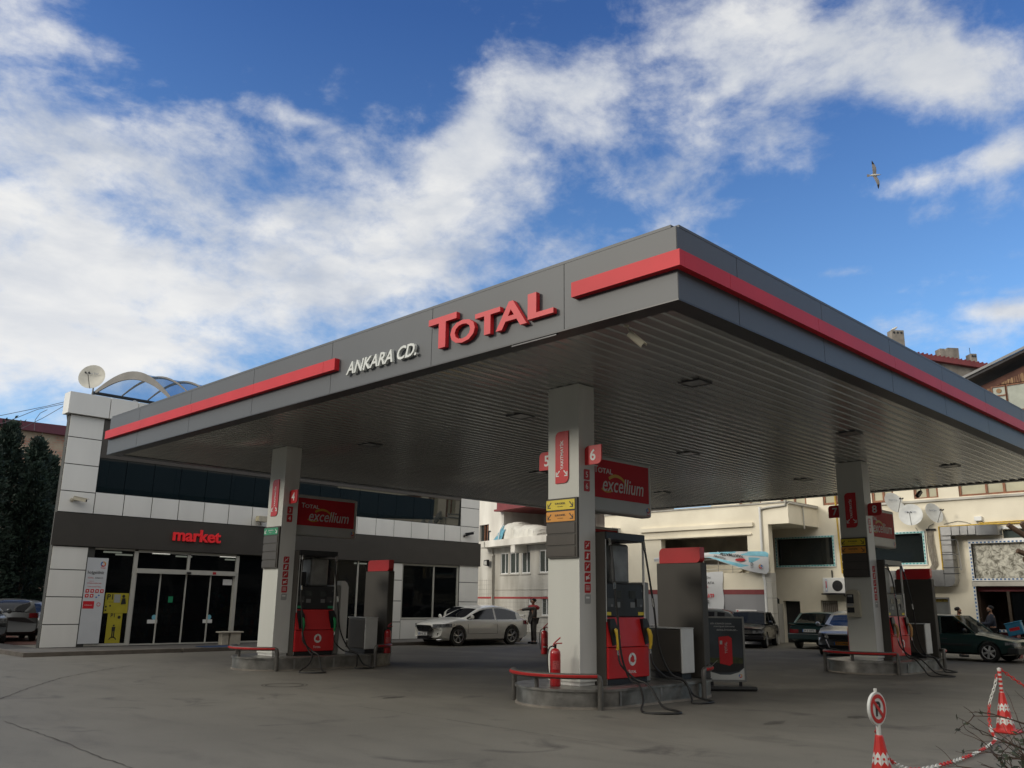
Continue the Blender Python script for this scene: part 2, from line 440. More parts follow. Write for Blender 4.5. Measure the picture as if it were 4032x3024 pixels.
# ================================================================== ground
def ground_mat():
    m = bpy.data.materials.new('forecourt_concrete'); m.use_nodes = True
    t = m.node_tree; b = t.nodes['Principled BSDF']; b.inputs['Roughness'].default_value = .62
    b.inputs['Specular IOR Level'].default_value = .35
    c = t.nodes.new('ShaderNodeTexCoord')
    def nz(sc, det, ro, lo, hi, dist=0, st=(1, 1, 1)):
        mp = t.nodes.new('ShaderNodeMapping'); mp.inputs['Scale'].default_value = st
        t.links.new(c.outputs['Object'], mp.inputs[0])
        n = t.nodes.new('ShaderNodeTexNoise'); n.inputs['Scale'].default_value = sc; n.inputs['Detail'].default_value = det
        n.inputs['Roughness'].default_value = ro; n.inputs['Distortion'].default_value = dist
        t.links.new(mp.outputs[0], n.inputs['Vector'])
        r = t.nodes.new('ShaderNodeMapRange'); r.inputs['From Min'].default_value = lo; r.inputs['From Max'].default_value = hi
        t.links.new(n.outputs['Fac'], r.inputs['Value'])
        return r.outputs[0]
    def mixc(f, a, bb, typ='MIX'):
        x = t.nodes.new('ShaderNodeMixRGB'); x.blend_type = typ
        for i, v in ((0, f), (1, a), (2, bb)):
            if isinstance(v, float): x.inputs[i].default_value = v
            elif isinstance(v, tuple): x.inputs[i].default_value = (*v, 1)
            else: t.links.new(v, x.inputs[i])
        return x.outputs[0]
    base = mixc(nz(.35, 6, .6, .35, .68, .4), (.148, .139, .117), (.200, .188, .158))
    base = mixc(nz(1.7, 8, .65, .50, .78, .6, (1, .35, 1)), base, (.112, .104, .09))
    base = mixc(nz(90, 3, .7, .45, .75), base, (.225, .21, .18))
    base = mixc(nz(60, 2, .6, .60, .80), base, (.08, .075, .07))
    # oil and tyre stains
    st = mixc(nz(.9, 5, .55, .60, .74, 1.0), (0., 0., 0.), (1., 1., 1.))
    base = mixc(st, base, (.088, .082, .073))
    sp = t.nodes.new('ShaderNodeSeparateXYZ'); t.links.new(c.outputs['Object'], sp.inputs[0])
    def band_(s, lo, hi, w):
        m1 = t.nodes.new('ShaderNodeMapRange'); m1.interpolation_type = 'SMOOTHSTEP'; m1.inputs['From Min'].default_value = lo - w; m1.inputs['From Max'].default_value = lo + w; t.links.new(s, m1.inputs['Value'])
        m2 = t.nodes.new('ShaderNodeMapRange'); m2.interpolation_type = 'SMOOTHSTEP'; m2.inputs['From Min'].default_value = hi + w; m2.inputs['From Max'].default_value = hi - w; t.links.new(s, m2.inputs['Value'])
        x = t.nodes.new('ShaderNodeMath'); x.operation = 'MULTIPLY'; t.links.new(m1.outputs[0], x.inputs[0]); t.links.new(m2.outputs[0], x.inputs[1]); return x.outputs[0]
    canopy_shade = t.nodes.new('ShaderNodeMath'); canopy_shade.operation = 'MULTIPLY'; t.links.new(band_(sp.outputs[0], 11.5, 34, 3.5), canopy_shade.inputs[0]); t.links.new(band_(sp.outputs[1], 6.5, 26, 3.5), canopy_shade.inputs[1])  # shade under the canopy, painted into the ground colour
    l2 = t.nodes.new('ShaderNodeMath'); l2.operation = 'MULTIPLY'; t.links.new(canopy_shade.outputs[0], l2.inputs[0]); t.links.new(nz(.5, 5, .6, .15, .55, .8), l2.inputs[1])
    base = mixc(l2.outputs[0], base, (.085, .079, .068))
    t.links.new(base, b.inputs['Base Color'])
    n2 = t.nodes.new('ShaderNodeTexNoise'); n2.inputs['Scale'].default_value = 70; n2.inputs['Detail'].default_value = 5
    t.links.new(c.outputs['Object'], n2.inputs['Vector'])
    bp = t.nodes.new('ShaderNodeBump'); bp.inputs['Strength'].default_value = .35; bp.inputs['Distance'].default_value = .01
    t.links.new(n2.outputs['Fac'], bp.inputs['Height']); t.links.new(bp.outputs[0], b.inputs['Normal'])
    return m
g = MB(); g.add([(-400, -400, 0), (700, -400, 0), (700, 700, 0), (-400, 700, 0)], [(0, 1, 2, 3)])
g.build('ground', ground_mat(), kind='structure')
crackm = mat('crack_fill', (.085, .077, .067), .9, 0, .2, 6)
def crack(pts, w=.02):
    b = MB(); rr = random.Random(len(pts) * 7)
    P = [Vector((p[0], p[1], .004)) for p in pts]; Q = []
    for i in range(len(P) - 1):
        n = max(2, int((P[i + 1] - P[i]).length / .12))
        Q += [P[i].lerp(P[i + 1], k / n) for k in range(n)]
    Q.append(P[-1]); vs = []
    for i, p in enumerate(Q):
        t = (Q[min(i + 1, len(Q) - 1)] - Q[max(i - 1, 0)]).normalized(); s = Vector((-t.y, t.x, 0))
        p = p + s * rr.uniform(-.015, .015); ww = w * rr.uniform(.15, .62)
        vs += [p + s * ww, p - s * ww]
    b.add(vs, [(2 * i, 2 * i + 1, 2 * i + 3, 2 * i + 2) for i in range(len(Q) - 1)])
    return b.build('ground_crack', crackm, kind='structure')
crack([(4.2, 15.2), (4.82, 16.33), (5.72, 17.91), (6.9, 19.76), (8.0, 21.0), (8.85, 21.86), (9.56, 22.51)], .03)
crack([(4.05, 13.4), (4.03, 12.22), (4.0, 10.94), (3.93, 9.79), (3.93, 9.05), (3.9, 7)], .022)
crack([(8.64, 11.87), (8.69, 10.51), (8.66, 9.47), (8.65, 8.51), (8.7, 6)], .012)
crack([(14.86, 8.34), (14.77, 8.04), (14.83, 7.88)], .03)
crack([(20, 16.5), (24, 13.2), (29, 12.4)], .015)
crack([(11.9, 6.2), (12.5, 5.4), (13.6, 4.9)], .014)
ov = mat('oil_stain', (.075, .069, .06), .55, 0, .1, 5)
def stain(x, y, rx, ry, n=16):
    rr = random.Random(int(x * 100)); b = MB()
    vs = [(x + rx * math.cos(2 * PI * i / n) * rr.uniform(.5, 1.1), y + ry * math.sin(2 * PI * i / n) * rr.uniform(.5, 1.1), .0045) for i in range(n)]
    b.add(vs, [tuple(range(n))]); b.build('oil_stain', ov, kind='structure')
stain(30.95, 16.3, .5, .25); stain(13.6, 6.1, .25, .15); stain(12.0, 6.6, .3, .12); stain(9.9, 12.6, .25, .1)
b = MB(); F0 = Fr((9.64, 15.7, .004), (1, 0, 0), (0, -1, 0))
for r0, r1 in ((.34, .37), (.42, .44)):
    vs = []; n = 36
    for i in range(n): a = 2 * PI * i / n; vs += [(9.64 + r0 * math.cos(a), 15.7 + r0 * math.sin(a), .0042), (9.64 + r1 * math.cos(a), 15.7 + r1 * math.sin(a), .0042)]
    b.add(vs, [(2 * i, 2 * i + 1, (2 * i + 3) % (2 * n), (2 * i + 2) % (2 * n)) for i in range(n)])
b.build('manhole_ring', crackm, kind='structure')
# pavement in front of the shop and red paving beside it
pav = mat('pavement_slabs', (.12, .112, .10), .8, 0, .12, 1.5, bump=.3)
b = MB()
b.box(8.6, 27.9, 27.25, 29.62, .001, .10); b.build('pavement', pav, kind='structure')
b = MB(); b.box(8.6, 12.9, 27.05, 27.249, .001, .115); b.box(12.95, 27.9, 27.05, 27.249, .001, .115); b.box(8.4, 8.599, 27.05, 34, .001, .115)
b.build('kerb', kerb, kind='structure')
b = MB(); b.box(8.6, 9.6, 29.62, 33.5, .001, .10); b.build('side_pavement', mat('dark_pavers', (.055, .052, .048), .8, 0, .2, 6, bump=.4), kind='structure')
b = MB(); b.box(3, 12.4, 34.02, 60, .001, .012); b.build('red_paving', mat('red_pavers', (.12, .05, .038), .85, 0, .2, 5, bump=.4), kind='structure')

# ================================================================== market building
YM = 29.62
F = FY(YM)
mk = thing('market_building', (18.5, YM, 0), 'white panelled two-storey shop with dark glass upper floor and brown fascia band', 'building')
b = MB()
J = .014
def panels(F, us, vs, w=.02, b=b):
    for i in range(len(us) - 1):
        for j in range(len(vs) - 1):
            b.fb(F, us[i] + J, us[i + 1] - J, vs[j] + J, vs[j + 1] - J, 0, w)
# left pilaster, right pilaster, strip below the upper windows, pilaster between the shop windows
panels(F, [9.6, 10.68], [.10, .79, 1.62, 2.45, 3.17]); panels(F, [9.6, 10.68], [4.23, 4.90, 5.76, 6.63, 7.36])
panels(F, [26.63, 27.79], [.10, .79, 1.63, 2.47, 3.22]); panels(F, [26.63, 27.79], [4.23, 4.94, 5.78, 6.62, 7.36])
su = [10.68 + (26.63 - 10.68) / 17 * i for i in range(18)]
panels(F, su, [4.23, 4.94]); panels(F, [22.95, 23.42], [.10, .79, 1.63, 2.47, 3.17])
panels(F, [21.2, 22.95], [.10, .88]); panels(F, [23.42, 25.0, 26.63], [.10, .88])
b.build('wall_panel', white, mk)
b = MB()
wall(b, FY(YM + .001), 9.6, 27.79, .0, 7.4, -.25, -.01, [(10.9, 22.93, .12, 3.17), (23.42, 26.63, .88, 3.17), (10.68, 26.63, 4.94, 7.3)])
b.add([(9.6, YM + .26, 0), (14.8, 44, 0), (15.05, 44, 0), (9.85, YM + .26, 0), (9.6, YM + .26, 7.36), (14.8, 44, 7.36), (15.05, 44, 7.36), (9.85, YM + .26, 7.36)], [(0, 1, 2, 3), (4, 5, 6, 7), (0, 1, 5, 4), (1, 2, 6, 5), (2, 3, 7, 6), (3, 0, 4, 7)]); b.box(27.54, 27.79, YM + .26, 44, 0, 7.36); b.box(15.06, 27.53, 43.75, 44, 0, 7.36)
b.box(14.9, 27.53, YM + .27, 43.7, 3.3, 3.5)
b.build('wall', mat('joint_dark', (.05, .05, .045), .7), mk)
b = MB()
FS = Fr((9.6, YM, 0), (5.2, 14.38, 0), (-14.38, 5.2, 0))
panels(FS, [.04, 1.9, 3.8, 5.7, 7.6, 9.5, 11.4, 13.3, 15.2], [.10, 1.62, 3.17, 4.9, 6.63, 7.36], b=b)
FE = Fr((27.79, 0, 0), (0, 1, 0), (1, 0, 0))
panels(FE, [29.64, 31.5, 33.3, 35.1, 36.9, 38.7, 40.5, 42.3, 44], [.10, 1.62, 3.17, 4.9, 6.63, 7.36], b=b)
b.build('side_panel', white, mk)
b = MB()      # projecting cap round the roof
ux = [9.44, 10.75, 11.67, 13.0, 14.4, 15.8, 17.2, 18.6, 20, 21.4, 22.8, 24.2, 25.6, 26.9, 27.95]
for i in range(len(ux) - 1): b.box(ux[i] + J, ux[i + 1] - J, YM - .16, YM + .35, 7.37, 8.07)
b.fb(Fr((9.46, YM, 0), (5.2, 14.38, 0), (-14.38, 5.2, 0)), .40, 15.3, 7.37, 8.07, -.4, 0); b.box(27.5, 27.95, YM + .37, 44.1, 7.37, 8.07)
b.build('roof_cap', white, mk)
b = MB(); b.prism(Fr((0, 0, 7.38), (1, 0, 0), (0, 0, 1)), [], 0, .1) if False else b.add([(9.95, YM + .36, 7.39), (27.45, YM + .36, 7.39), (27.45, 44, 7.39), (15.15, 44, 7.39), (9.95, YM + .36, 7.5), (27.45, YM + .36, 7.5), (27.45, 44, 7.5), (15.15, 44, 7.5)], [(0, 1, 2, 3), (4, 5, 6, 7), (0, 1, 5, 4), (1, 2, 6, 5), (2, 3, 7, 6), (3, 0, 4, 7)]); b.build('roof', conc, mk)
b = MB(); b.box(9.52, 27.85, YM - .07, YM - .002, 3.19, 4.21); b.build('fascia_band', brown, mk)
b = MB(); FB = FY(YM - .07)
b.text(FB, 'market', 14.24, 3.74, .42, 0, .07, width=1.74, bold=.018)
b.build('lettering', emit('red_sign_face', (.62, .02, .025), .25), mk, label='red raised letters reading market')
# upper storey glazing: real sheets of dark mirrored glass with thin joints
ug = MB(); cuts = [10.69, 11.6, 12.55, 13.5, 14.45, 15.4, 16.35, 17.3, 18.25, 19.2, 20.15, 21.1, 22.05, 23.0, 23.95, 24.9, 25.8, 26.62]
for i in range(len(cuts) - 1):
    u0, u1 = cuts[i] + .008, cuts[i + 1] - .008
    vs = [F.p(u, v, w + (v - 4.95) * .036) for w in (-.10, -.075) for v in (4.95, 6.07) for u in (u0, u1)]
    ug.add(vs, [(0, 2, 3, 1), (4, 5, 7, 6), (0, 1, 5, 4), (2, 6, 7, 3), (0, 4, 6, 2), (1, 3, 7, 5)])
ug.build('upper_window', mat('mirror_glass', (.006, .014, .018), .02, 0, .02, 1, spec=1.0), mk)
b = MB(); b.fb(F, 10.69, 26.62, 4.95, 7.3, -.16, -.12); b.build('window_backing', black, mk)
b = MB(); b.fb(F, 10.69, 26.62, 6.075, 7.34, -.119, .0); b.build('dark_spandrel', brown2, mk)
# shop front
b = MB(); D = .10
def bar(u0, u1, v0, v1, d=D, w=.07): b.fb(F, u0, u1, v0, v1, -d, -d + w)
bar(10.9, 12.19, .12, .19); bar(12.19, 12.32, .12, 3.13); bar(12.32, 15.86, 2.42, 2.57, w=.12); bar(14.04, 14.13, 2.57, 3.13); bar(15.86, 15.98, .12, 3.13)
bar(12.32, 15.86, 3.09, 3.17); bar(10.9, 12.19, 3.12, 3.17)
for u in (13.17, 14.075, 14.97): bar(u - .022, u + .022, .14, 2.42, .12, .045)
for u in (12.34, 15.84): bar(u - .02, u + .02, .14, 2.42, .12, .045)
bar(12.32, 15.86, .12, .16, .12, .05)
for u in (17.6, 19.4, 21.2, 22.9): bar(u - .03, u + .03, .12, 3.17)
bar(15.98, 22.95, .12, .17); bar(23.42, 23.50, .88, 3.17); bar(26.54, 26.62, .88, 3.17); bar(23.5, 26.54, .88, .96); bar(23.5, 26.54, 3.10, 3.17); bar(25.17, 25.22, .96, 3.10)
b.build('shop_frame', mat('white_door_frame', (.50, .49, .44), .4, 0, .03, 3), mk)
b = MB(); FG = FY(YM)
for u0, u1 in ((12.36, 13.15), (13.2, 14.05), (14.1, 14.95), (15.0, 15.82)): b.fb(F, u0, u1, .17, 2.41, -.11, -.104)
b.build('door_glass', shopglass, mk)
b = MB()
for u0, u1, v0, v1 in ((12.33, 14.03, 2.58, 3.08), (14.14, 15.85, 2.58, 3.08), (10.91, 12.18, .2, 3.11), (16.0, 17.57, .18, 3.16), (17.64, 19.37, .18, 3.16), (19.44, 21.17, .18, 3.16), (21.24, 22.87, .9, 3.16), (23.51, 25.16, .97, 3.09), (25.23, 26.53, .97, 3.09)):
    b.fb(F, u0, u1, v0, v1, -.08, -.074)
b.build('shop_window', shopglass, mk)
b = MB(); b.fb(F, 14.02, 14.16, 2.44, 2.50, .025, .08); b.build('door_sensor', black, mk)
b = MB(); b.fb(F, 14.98, 15.10, 2.45, 2.53, .022, .03); b.build('door_sticker', redd, mk)
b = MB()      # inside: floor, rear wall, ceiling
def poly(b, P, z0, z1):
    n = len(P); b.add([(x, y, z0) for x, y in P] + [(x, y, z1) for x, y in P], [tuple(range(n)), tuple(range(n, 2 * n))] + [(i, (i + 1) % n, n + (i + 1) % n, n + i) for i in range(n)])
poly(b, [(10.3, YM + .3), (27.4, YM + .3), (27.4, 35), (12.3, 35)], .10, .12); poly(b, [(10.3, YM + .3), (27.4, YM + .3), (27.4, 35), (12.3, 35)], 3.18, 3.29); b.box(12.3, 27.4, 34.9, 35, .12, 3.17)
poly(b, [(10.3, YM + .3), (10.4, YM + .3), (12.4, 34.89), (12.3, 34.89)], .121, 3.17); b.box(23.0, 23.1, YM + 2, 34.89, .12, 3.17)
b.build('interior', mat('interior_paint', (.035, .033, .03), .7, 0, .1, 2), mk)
b = MB()
for x, y in ((11.9, 31.5), (12.9, 33.0), (13.4, 31.0), (14.8, 32.2), (15.9, 30.9), (17.2, 33), (18.6, 31.4), (20.5, 32.5), (22, 31), (24.5, 32)): b.box(x, x + .6, y, y + .09, 3.12, 3.17)
b.build('ceiling_and_fill_lamp', lamp, mk)  # visible lamp strips plus more added deeper in to brighten the room
# shelves with goods seen through the panes (one shelf unit = one thing)
goods = [mat('goods_%s' % n, c, .5, 0, .2, 9) for n, c in (('red', (.38, .03, .03)), ('yellow', (.5, .34, .03)), ('teal', (.03, .25, .3)), ('white', (.45, .45, .45)), ('orange', (.45, .14, .03)), ('blue', (.03, .08, .3)))]
shelf0 = thing('shop_shelf', (12.4, 32.6, .12), 'dark shop shelf with mixed goods behind the first sliding door pane', 'shelf', 'shelves inside the shop')
b = MB()
b.box(0, 1.6, 0, .05, 0, 1.9)
for k in range(5): b.box(0, 1.6, -.4, 0, .1 + .42 * k, .13 + .42 * k)
local(b.build('rack', brown2), shelf0)
rr = random.Random(3); b = MB()
for k in range(4):
    x = .04
    while x < 1.5:
        w = rr.uniform(.06, .16); h = rr.uniform(.15, .36); b.mi(rr.randrange(6)).bbox(x, x + w * .85, -.34, -.06, .131 + .42 * k, .131 + .42 * k + h, .008, 1); x += w
local(b.build('goods', goods), shelf0)
for x, y, l in ((14.3, 33.4, 'dark shop shelf with mixed goods behind the middle sliding door panes'), (16.4, 31.8, 'dark shop shelf with mixed goods just right of the entrance'), (18.6, 32.6, 'dark shop shelf with mixed goods behind the pump beside the shop'), (20.6, 31.4, 'dark shop shelf with mixed goods left of the window pilaster'), (24.2, 33.0, 'dark shop shelf behind the window by the white sedan')):
    copy_thing(shelf0, (x, y, .12), l)
# toys hanging behind the right hand pane
rr = random.Random(5); b = MB()
for k in range(26):
    x = 15.05 + rr.random() * .7; z = .35 + rr.random() * 1.75; r = rr.uniform(.05, .12)
    b.mi(rr.choice([0, 1, 2, 2, 4, 5, 0])).lathe((x, YM + .25 + rr.random() * .2, z), [(.001, -r), (r * .8, -r * .5), (r, 0), (r * .7, r * .6), (.001, r)], 8)
tag(b.build('hanging_toys', goods), 'cluster of colourful toys hanging behind the right door pane', 'toys')
# stickers on the doors
b = MB()
for u in (13.08, 15.03):
    b.mi(0).fb(F, u - .20, u + .14, .80, .92, -.100, -.098); b.mi(1).disc(F, u + .02, 1.0, .08, -.100, -.097)
b.mi(0).fb(F, 15.45, 15.80, 2.1, 2.3, -.100, -.098); b.mi(2).fb(F, 13.52, 13.68, 1.48, 1.68, -.1, -.098)
b.build('door_decal', [wtxt, lblu, grn], mk)
# welcome panel
wp = thing('welcome_panel', (11.0, YM, 1.5), 'tall white welcome panel with red service icons left of the shop entrance', 'sign')
b = MB(); b.fb(F, 10.70, 11.35, .2, 2.85, .004, .016); b.build('board', mat('welcome_white', (.60, .62, .64), .45, 0, .03, 2), wp)
b = MB()
b.text(F, 'hoşgeldiniz', 11.0, 2.38, .13, .017, .002, width=.5, bold=.01)
b.text(F, 'ANKARA CD.', 11.12, 2.22, .045, .017, .002, width=.26); b.build('black_text', btxt, wp)
b = MB()
b.text(F, 'TOTAL', 10.86, 2.22, .045, .017, .002, width=.19); b.text(F, 'Total', 11.2, 2.54, .05, .017, .002)
b.text(F, 'İstasyonumuz', 10.9, 2.12, .03, .017, .002); b.text(F, 'size hizmet vermekten mutlu', 10.99, 2.06, .035, .017, .002, width=.44)
b.text(F, 'Tuvalet Otomatik Yıkama', 11.0, 1.95, .03, .017, .002, width=.42)
for k in range(6): b.leaf(F, 10.75 + .15 * (k % 4), 10.86 + .15 * (k % 4), 1.76 - .15 * (k // 4), 1.87 - .15 * (k // 4), .03, .017, .020)
b.fb(F, 10.72, 11.06, 1.27, 1.50, .017, .020); b.arc(F, 11.2, 1.4, .045, .06, 0, 6.28, .017, .020, 16)
b.build('red_print', rtxt, wp)
b = MB()
for k in range(6): b.disc(F, 10.805 + .15 * (k % 4), 1.815 - .15 * (k // 4), .025, .021, .023, 8)
b.text(F, 'DİKKAT', 10.89, 1.38, .035, .021, .002, width=.24); b.build('white_print', wtxt, wp)
b = MB(); b.fb(F, 11.08, 11.13, 1.60, 1.64, .017, .019); b.fb(F, 11.15, 11.2, 1.66, 1.7, .017, .019); b.build('blue_print', blu, wp)
swirl(F, wp, 11.2, 2.66, .085, .017, [blu, rtxt, orng])
# yellow P1 posters
p1m = mat('poster_yellow', (.42, .36, .03), .5, 0, .05, 5)
def fig(b, u, v, h, w=-.058):
    b.disc(F, u, v + h * .92, h * .07, w, w + .002, 10); b.prism(F, [(u - h * .12, v + h * .5), (u - h * .14, v + h * .82), (u + h * .14, v + h * .82), (u + h * .12, v + h * .5)], w, w + .002)
    b.fb(F, u - h * .11, u - h * .02, v, v + h * .5, w, w + .002); b.fb(F, u + h * .02, u + h * .11, v, v + h * .5, w, w + .002)
pw = thing('window_poster', (11.8, YM, 1.4), 'wide yellow poster with black P1 above the narrow one beside the entrance', 'poster')
b = MB(); b.fb(F, 11.42, 12.17, 1.13, 1.76, -.066, -.060); b.build('sheet', p1m, pw)
b = MB(); b.text(F, 'P1', 11.57, 1.64, .17, -.059, .002, bold=.02); b.text(F, 'MOTOR YAĞI', 11.65, 1.48, .035, -.059, .002)
b.disc(F, 12.0, 1.66, .05, -.059, -.057, 12); b.prism(F, [(11.93, 1.4), (11.96, 1.6), (12.06, 1.6), (12.1, 1.42)], -.059, -.057)
for u, v in ((11.47, 1.33), (11.47, 1.22), (11.6, 1.36)): b.disc(F, u, v, .03, -.059, -.057, 8)
b.build('print', btxt, pw)
b = MB(); b.fb(F, 11.70, 11.90, 1.46, 1.72, -.058, -.055); b.build('paper_note', mat('paper', (.35, .36, .33), .7), pw)
pn = thing('window_poster', (11.8, YM, .6), 'narrow yellow poster with a standing man below the wide one beside the entrance', 'poster')
b = MB(); b.fb(F, 11.56, 12.03, .20, 1.125, -.066, -.060); b.build('sheet', p1m, pn)
b = MB(); b.text(F, 'P1', 11.72, 1.06, .12, -.059, .002, bold=.02); fig(b, 11.79, .36, .42, -.059); b.disc(F, 11.93, 1.0, .05, -.059, -.057); b.arc(F, 11.79, .27, .10, .13, .3, 2.8, -.059, -.057, 8); b.build('print', btxt, pn)
# hanging posters inside the glazing right of the pump
b = MB(); Fi = FY(YM + .12)
b.mi(0).prism(Fi, [(19.9, 2.0), (20.3, 2.05), (20.35, 2.75), (19.85, 2.9)], 0, .004); b.mi(1).prism(Fi, [(20.5, 2.3), (20.75, 2.05), (20.9, 2.35), (20.65, 2.6)], 0, .004)
b.mi(2).text(Fi, 'WWW', 23.95, 2.28, .17, .002, .003, width=.6, bold=.02); b.mi(3).fb(Fi, 23.6, 24.4, 2.05, 2.65, -.01, 0)
tag(b.build('hanging_posters', [redd, blu, gtxt, mat('dim_poster', (.06, .03, .03), .6)]), 'faded posters hanging inside the shop windows, one lettered WWW', 'posters')
# barrel vault on the roof
va = thing('roof_canopy', (12.3, 31.2, 7.5), 'low arched bluish glazed roof on grey metal hoops above the white shop', 'roof')
HL, HR = Vector((11.05, 32.1, 8.72)), Vector((13.25, 30.3, 8.48))
def hoop(k, off, n=18):
    out = []
    for i in range(n + 1):
        q = i / n; c = HL.lerp(HR, q) + Vector((.95 * k, 0, 0)); h = math.sin(PI * (.12 + .76 * q)); h0 = math.sin(PI * .12)
        out.append(c + Vector((0, 0, (.92 + off) * (h - h0) / (1 - h0) + off * .5)))
    return out
ribm = mat('rib_metal', (.34, .32, .29), .4, .3, .08, 3)
hn = Vector((-(HR - HL).y, (HR - HL).x, 0)).normalized()
for k in range(6):
    A0, B0 = hoop(k, -.17 if k == 0 else -.03), hoop(k, .03); b = MB(); th = hn * .08
    for i in range(18):
        vs = [A0[i], A0[i + 1], B0[i + 1], B0[i]]; vs = vs + [v + th for v in vs]
        b.add(vs, [(0, 1, 2, 3), (4, 7, 6, 5), (0, 4, 5, 1), (3, 2, 6, 7), (0, 3, 7, 4), (1, 5, 6, 2)])
    b.build('hoop', ribm, va)
b = MB(); P0 = hoop(0, .0); P1 = hoop(5, .0); b.smooth = True
b.add([v + th * .5 for v in P0 + P1], [(i, i + 1, 20 + i, 19 + i) for i in range(18)]); b.build('roof_glazing', glass('polycarbonate', (.62, .74, .88), .22, .12), va)
dks = mat('dark_steel', (.05, .055, .06), .45, .5)
b = MB(); b.tube([HL, HL + Vector((4.75, 0, 0))], .06); b.tube([HR, HR + Vector((4.75, 0, 0))], .06)
for q in (0, 2.4, 4.75): b.tube([HL + Vector((q, 0, 0)), HL + Vector((q, 0, -1.2))], .05); b.tube([HR + Vector((q, 0, 0)), HR + Vector((q, 0, -1.0))], .05)
b.build('support', dks, va)

# satellite dishes
dishm = mat('dish_cream', (.58, .56, .49), .5, 0, .05, 6)
dishg = mat('dish_grey', (.60, .61, .60), .5, 0, .05, 6)
def dish(loc, dirv, r, label, m, txt=None, side=(0, 0, 1), group='satellite dishes', cat='satellite dish', post=True):
    loc = Vector(loc); d = Vector(dirv).normalized()
    t = thing('satellite_dish', loc, label, cat, group)
    b = MB(); k = 7
    b.lathe(loc, [(.001, 0), (r * .35, .02 * r), (r * .7, .09 * r), (r, .19 * r), (r * 1.015, .19 * r), (r * 1.0, .165 * r), (r * .7, .065 * r), (r * .35, -.01 * r), (.001, -.03 * r)], 28, d)
    b.build('reflector', m, t)
    lo = Vector((0, 0, -1)) - d * d.dot(Vector((0, 0, -1))); lo.normalize()
    e = loc + d * r * 1.05 + lo * r * .1
    b = MB(); b.tube([loc + lo * r * .98 + d * .15 * r, e], .012); b.tube([loc + lo * r * .98 + d * .15 * r, loc - d * .08 + lo * .3 * r], .018)
    b.build('feed_arm', mat('arm_metal', (.16, .15, .13), .5, .5), t)
    b = MB()
    sx = d.cross(lo).normalized()
    for q in (-.06, .06): b.lathe(e + sx * q + d * .03, [(.001, -.05), (.028, -.045), (.03, .03), (.02, .05), (.001, .055)], 8, -d)
    b.build('receiver_head', black, t)
    b = MB(); b.tube([loc - d * .03, loc - d * .18], .03)
    if post: b.tube([loc - d * .18, loc - d * .18 + Vector((0, 0, -r * 1.35))], .025)
    b.build('mount', mat('arm_metal', (.16, .15, .13), .5, .5), t)
    if txt:
        nn = Vector((d.x, d.y, d.z)); Ft = Fr(loc + d * .10 * r, Vector((0, 0, 1)).cross(nn), nn); Ft.up = nn.cross(Ft.right) if Ft.right.length else Ft.up
        b = MB(); b.text(Ft, txt, 0, r * .30, r * .16, .02, .004, width=r * .95); b.build('print', mat('faded_print', (.22, .24, .30), .6), t)
    return t
dish((10.42, 30.5, 8.88), (-.62, -.75, .18), .43, 'round cream satellite dish on the left corner of the shop roof', dishm, 'Next Star')
dish((12.35, 31.4, 8.25), (.5, -.8, .35), .30, 'small pale dish half hidden behind the shop roof edge', dishg, None)

# cameras and small fittings
def cctv(loc, aim, label, m, s=1.0, hang=False):
    loc = Vector(loc); a = Vector(aim).normalized()
    t = thing('security_camera', loc, label, 'camera', 'security cameras')
    sd_ = a.cross(Vector((0, 0, 1))).normalized(); up = sd_.cross(a)
    def ob(b, c, hl, hw, hh):
        vs = [c + a * (i * hl) + sd_ * (j * hw) + up * (k * hh) for k in (-1, 1) for j in (-1, 1) for i in (-1, 1)]
        b.add(vs, [(0, 2, 3, 1), (4, 5, 7, 6), (0, 1, 5, 4), (2, 6, 7, 3), (0, 4, 6, 2), (1, 3, 7, 5)])
    base = loc
    c = loc + a * .22 * s + Vector((0, 0, -.12 * s if hang else .06 * s))
    b = MB(); ob(b, c, .17 * s, .05 * s, .045 * s); b.build('housing', m, t)
    b = MB(); ob(b, c + a * .03 * s + up * .055 * s, .19 * s, .06 * s, .006 * s); b.build('sun_hood', m, t)
    b = MB(); b.lathe(c + a * .17 * s, [(.03 * s, 0), (.032 * s, .012 * s), (.02 * s, .014 * s)], 10, a); b.build('camera_lens', black, t)
    b = MB(); b.tube([base, base + (c - base) * .5 + Vector((0, 0, -.03 * s)), c - up * .04 * s], .014 * s); b.lathe(base, [(.05 * s, 0), (.05 * s, .02 * s), (.02 * s, .03 * s)], 10, (0, 0, -1) if hang else (0, -1, 0)); b.build('bracket', m, t)
    return t
cctv((9.97, YM - .03, 4.62), (.75, -.55, -.18), 'cream security camera on the left white pilaster of the shop', plastic_beige, 1.15)
cctv((26.85, YM - .03, 4.50), (.7, -.5, .15), 'small dark security camera on the right white pilaster of the shop', black, 1.1)
cctv((9.3, 7.02, 5.35), (.45, -.55, -.65), 'white camera hanging near the front corner of the canopy ceiling', plastic_beige, .75, True)
cctv((29.2, 10.4, 5.36), (-.7, .1, -.5), 'dark camera hanging from the far right edge of the canopy ceiling', black, .9, True)
t = thing('floodlight', (16.5, YM - .3, 4.5), 'white box floodlight projecting from the white strip left of column four', 'lamp')
b = MB(); b.bbox(16.42, 16.78, YM - .35, YM - .1, 4.38, 4.60, .02); b.build('housing', plastic_beige, t)
b = MB(); b.box(16.395, 16.419, YM - .32, YM - .13, 4.41, 4.57); b.build('lens', mat('lamp_warm', (.75, .68, .45), .3), t)
b = MB(); b.tube([(16.6, YM - .1, 4.45), (16.7, YM - .02, 4.3)], .02); b.build('bracket', steel, t)
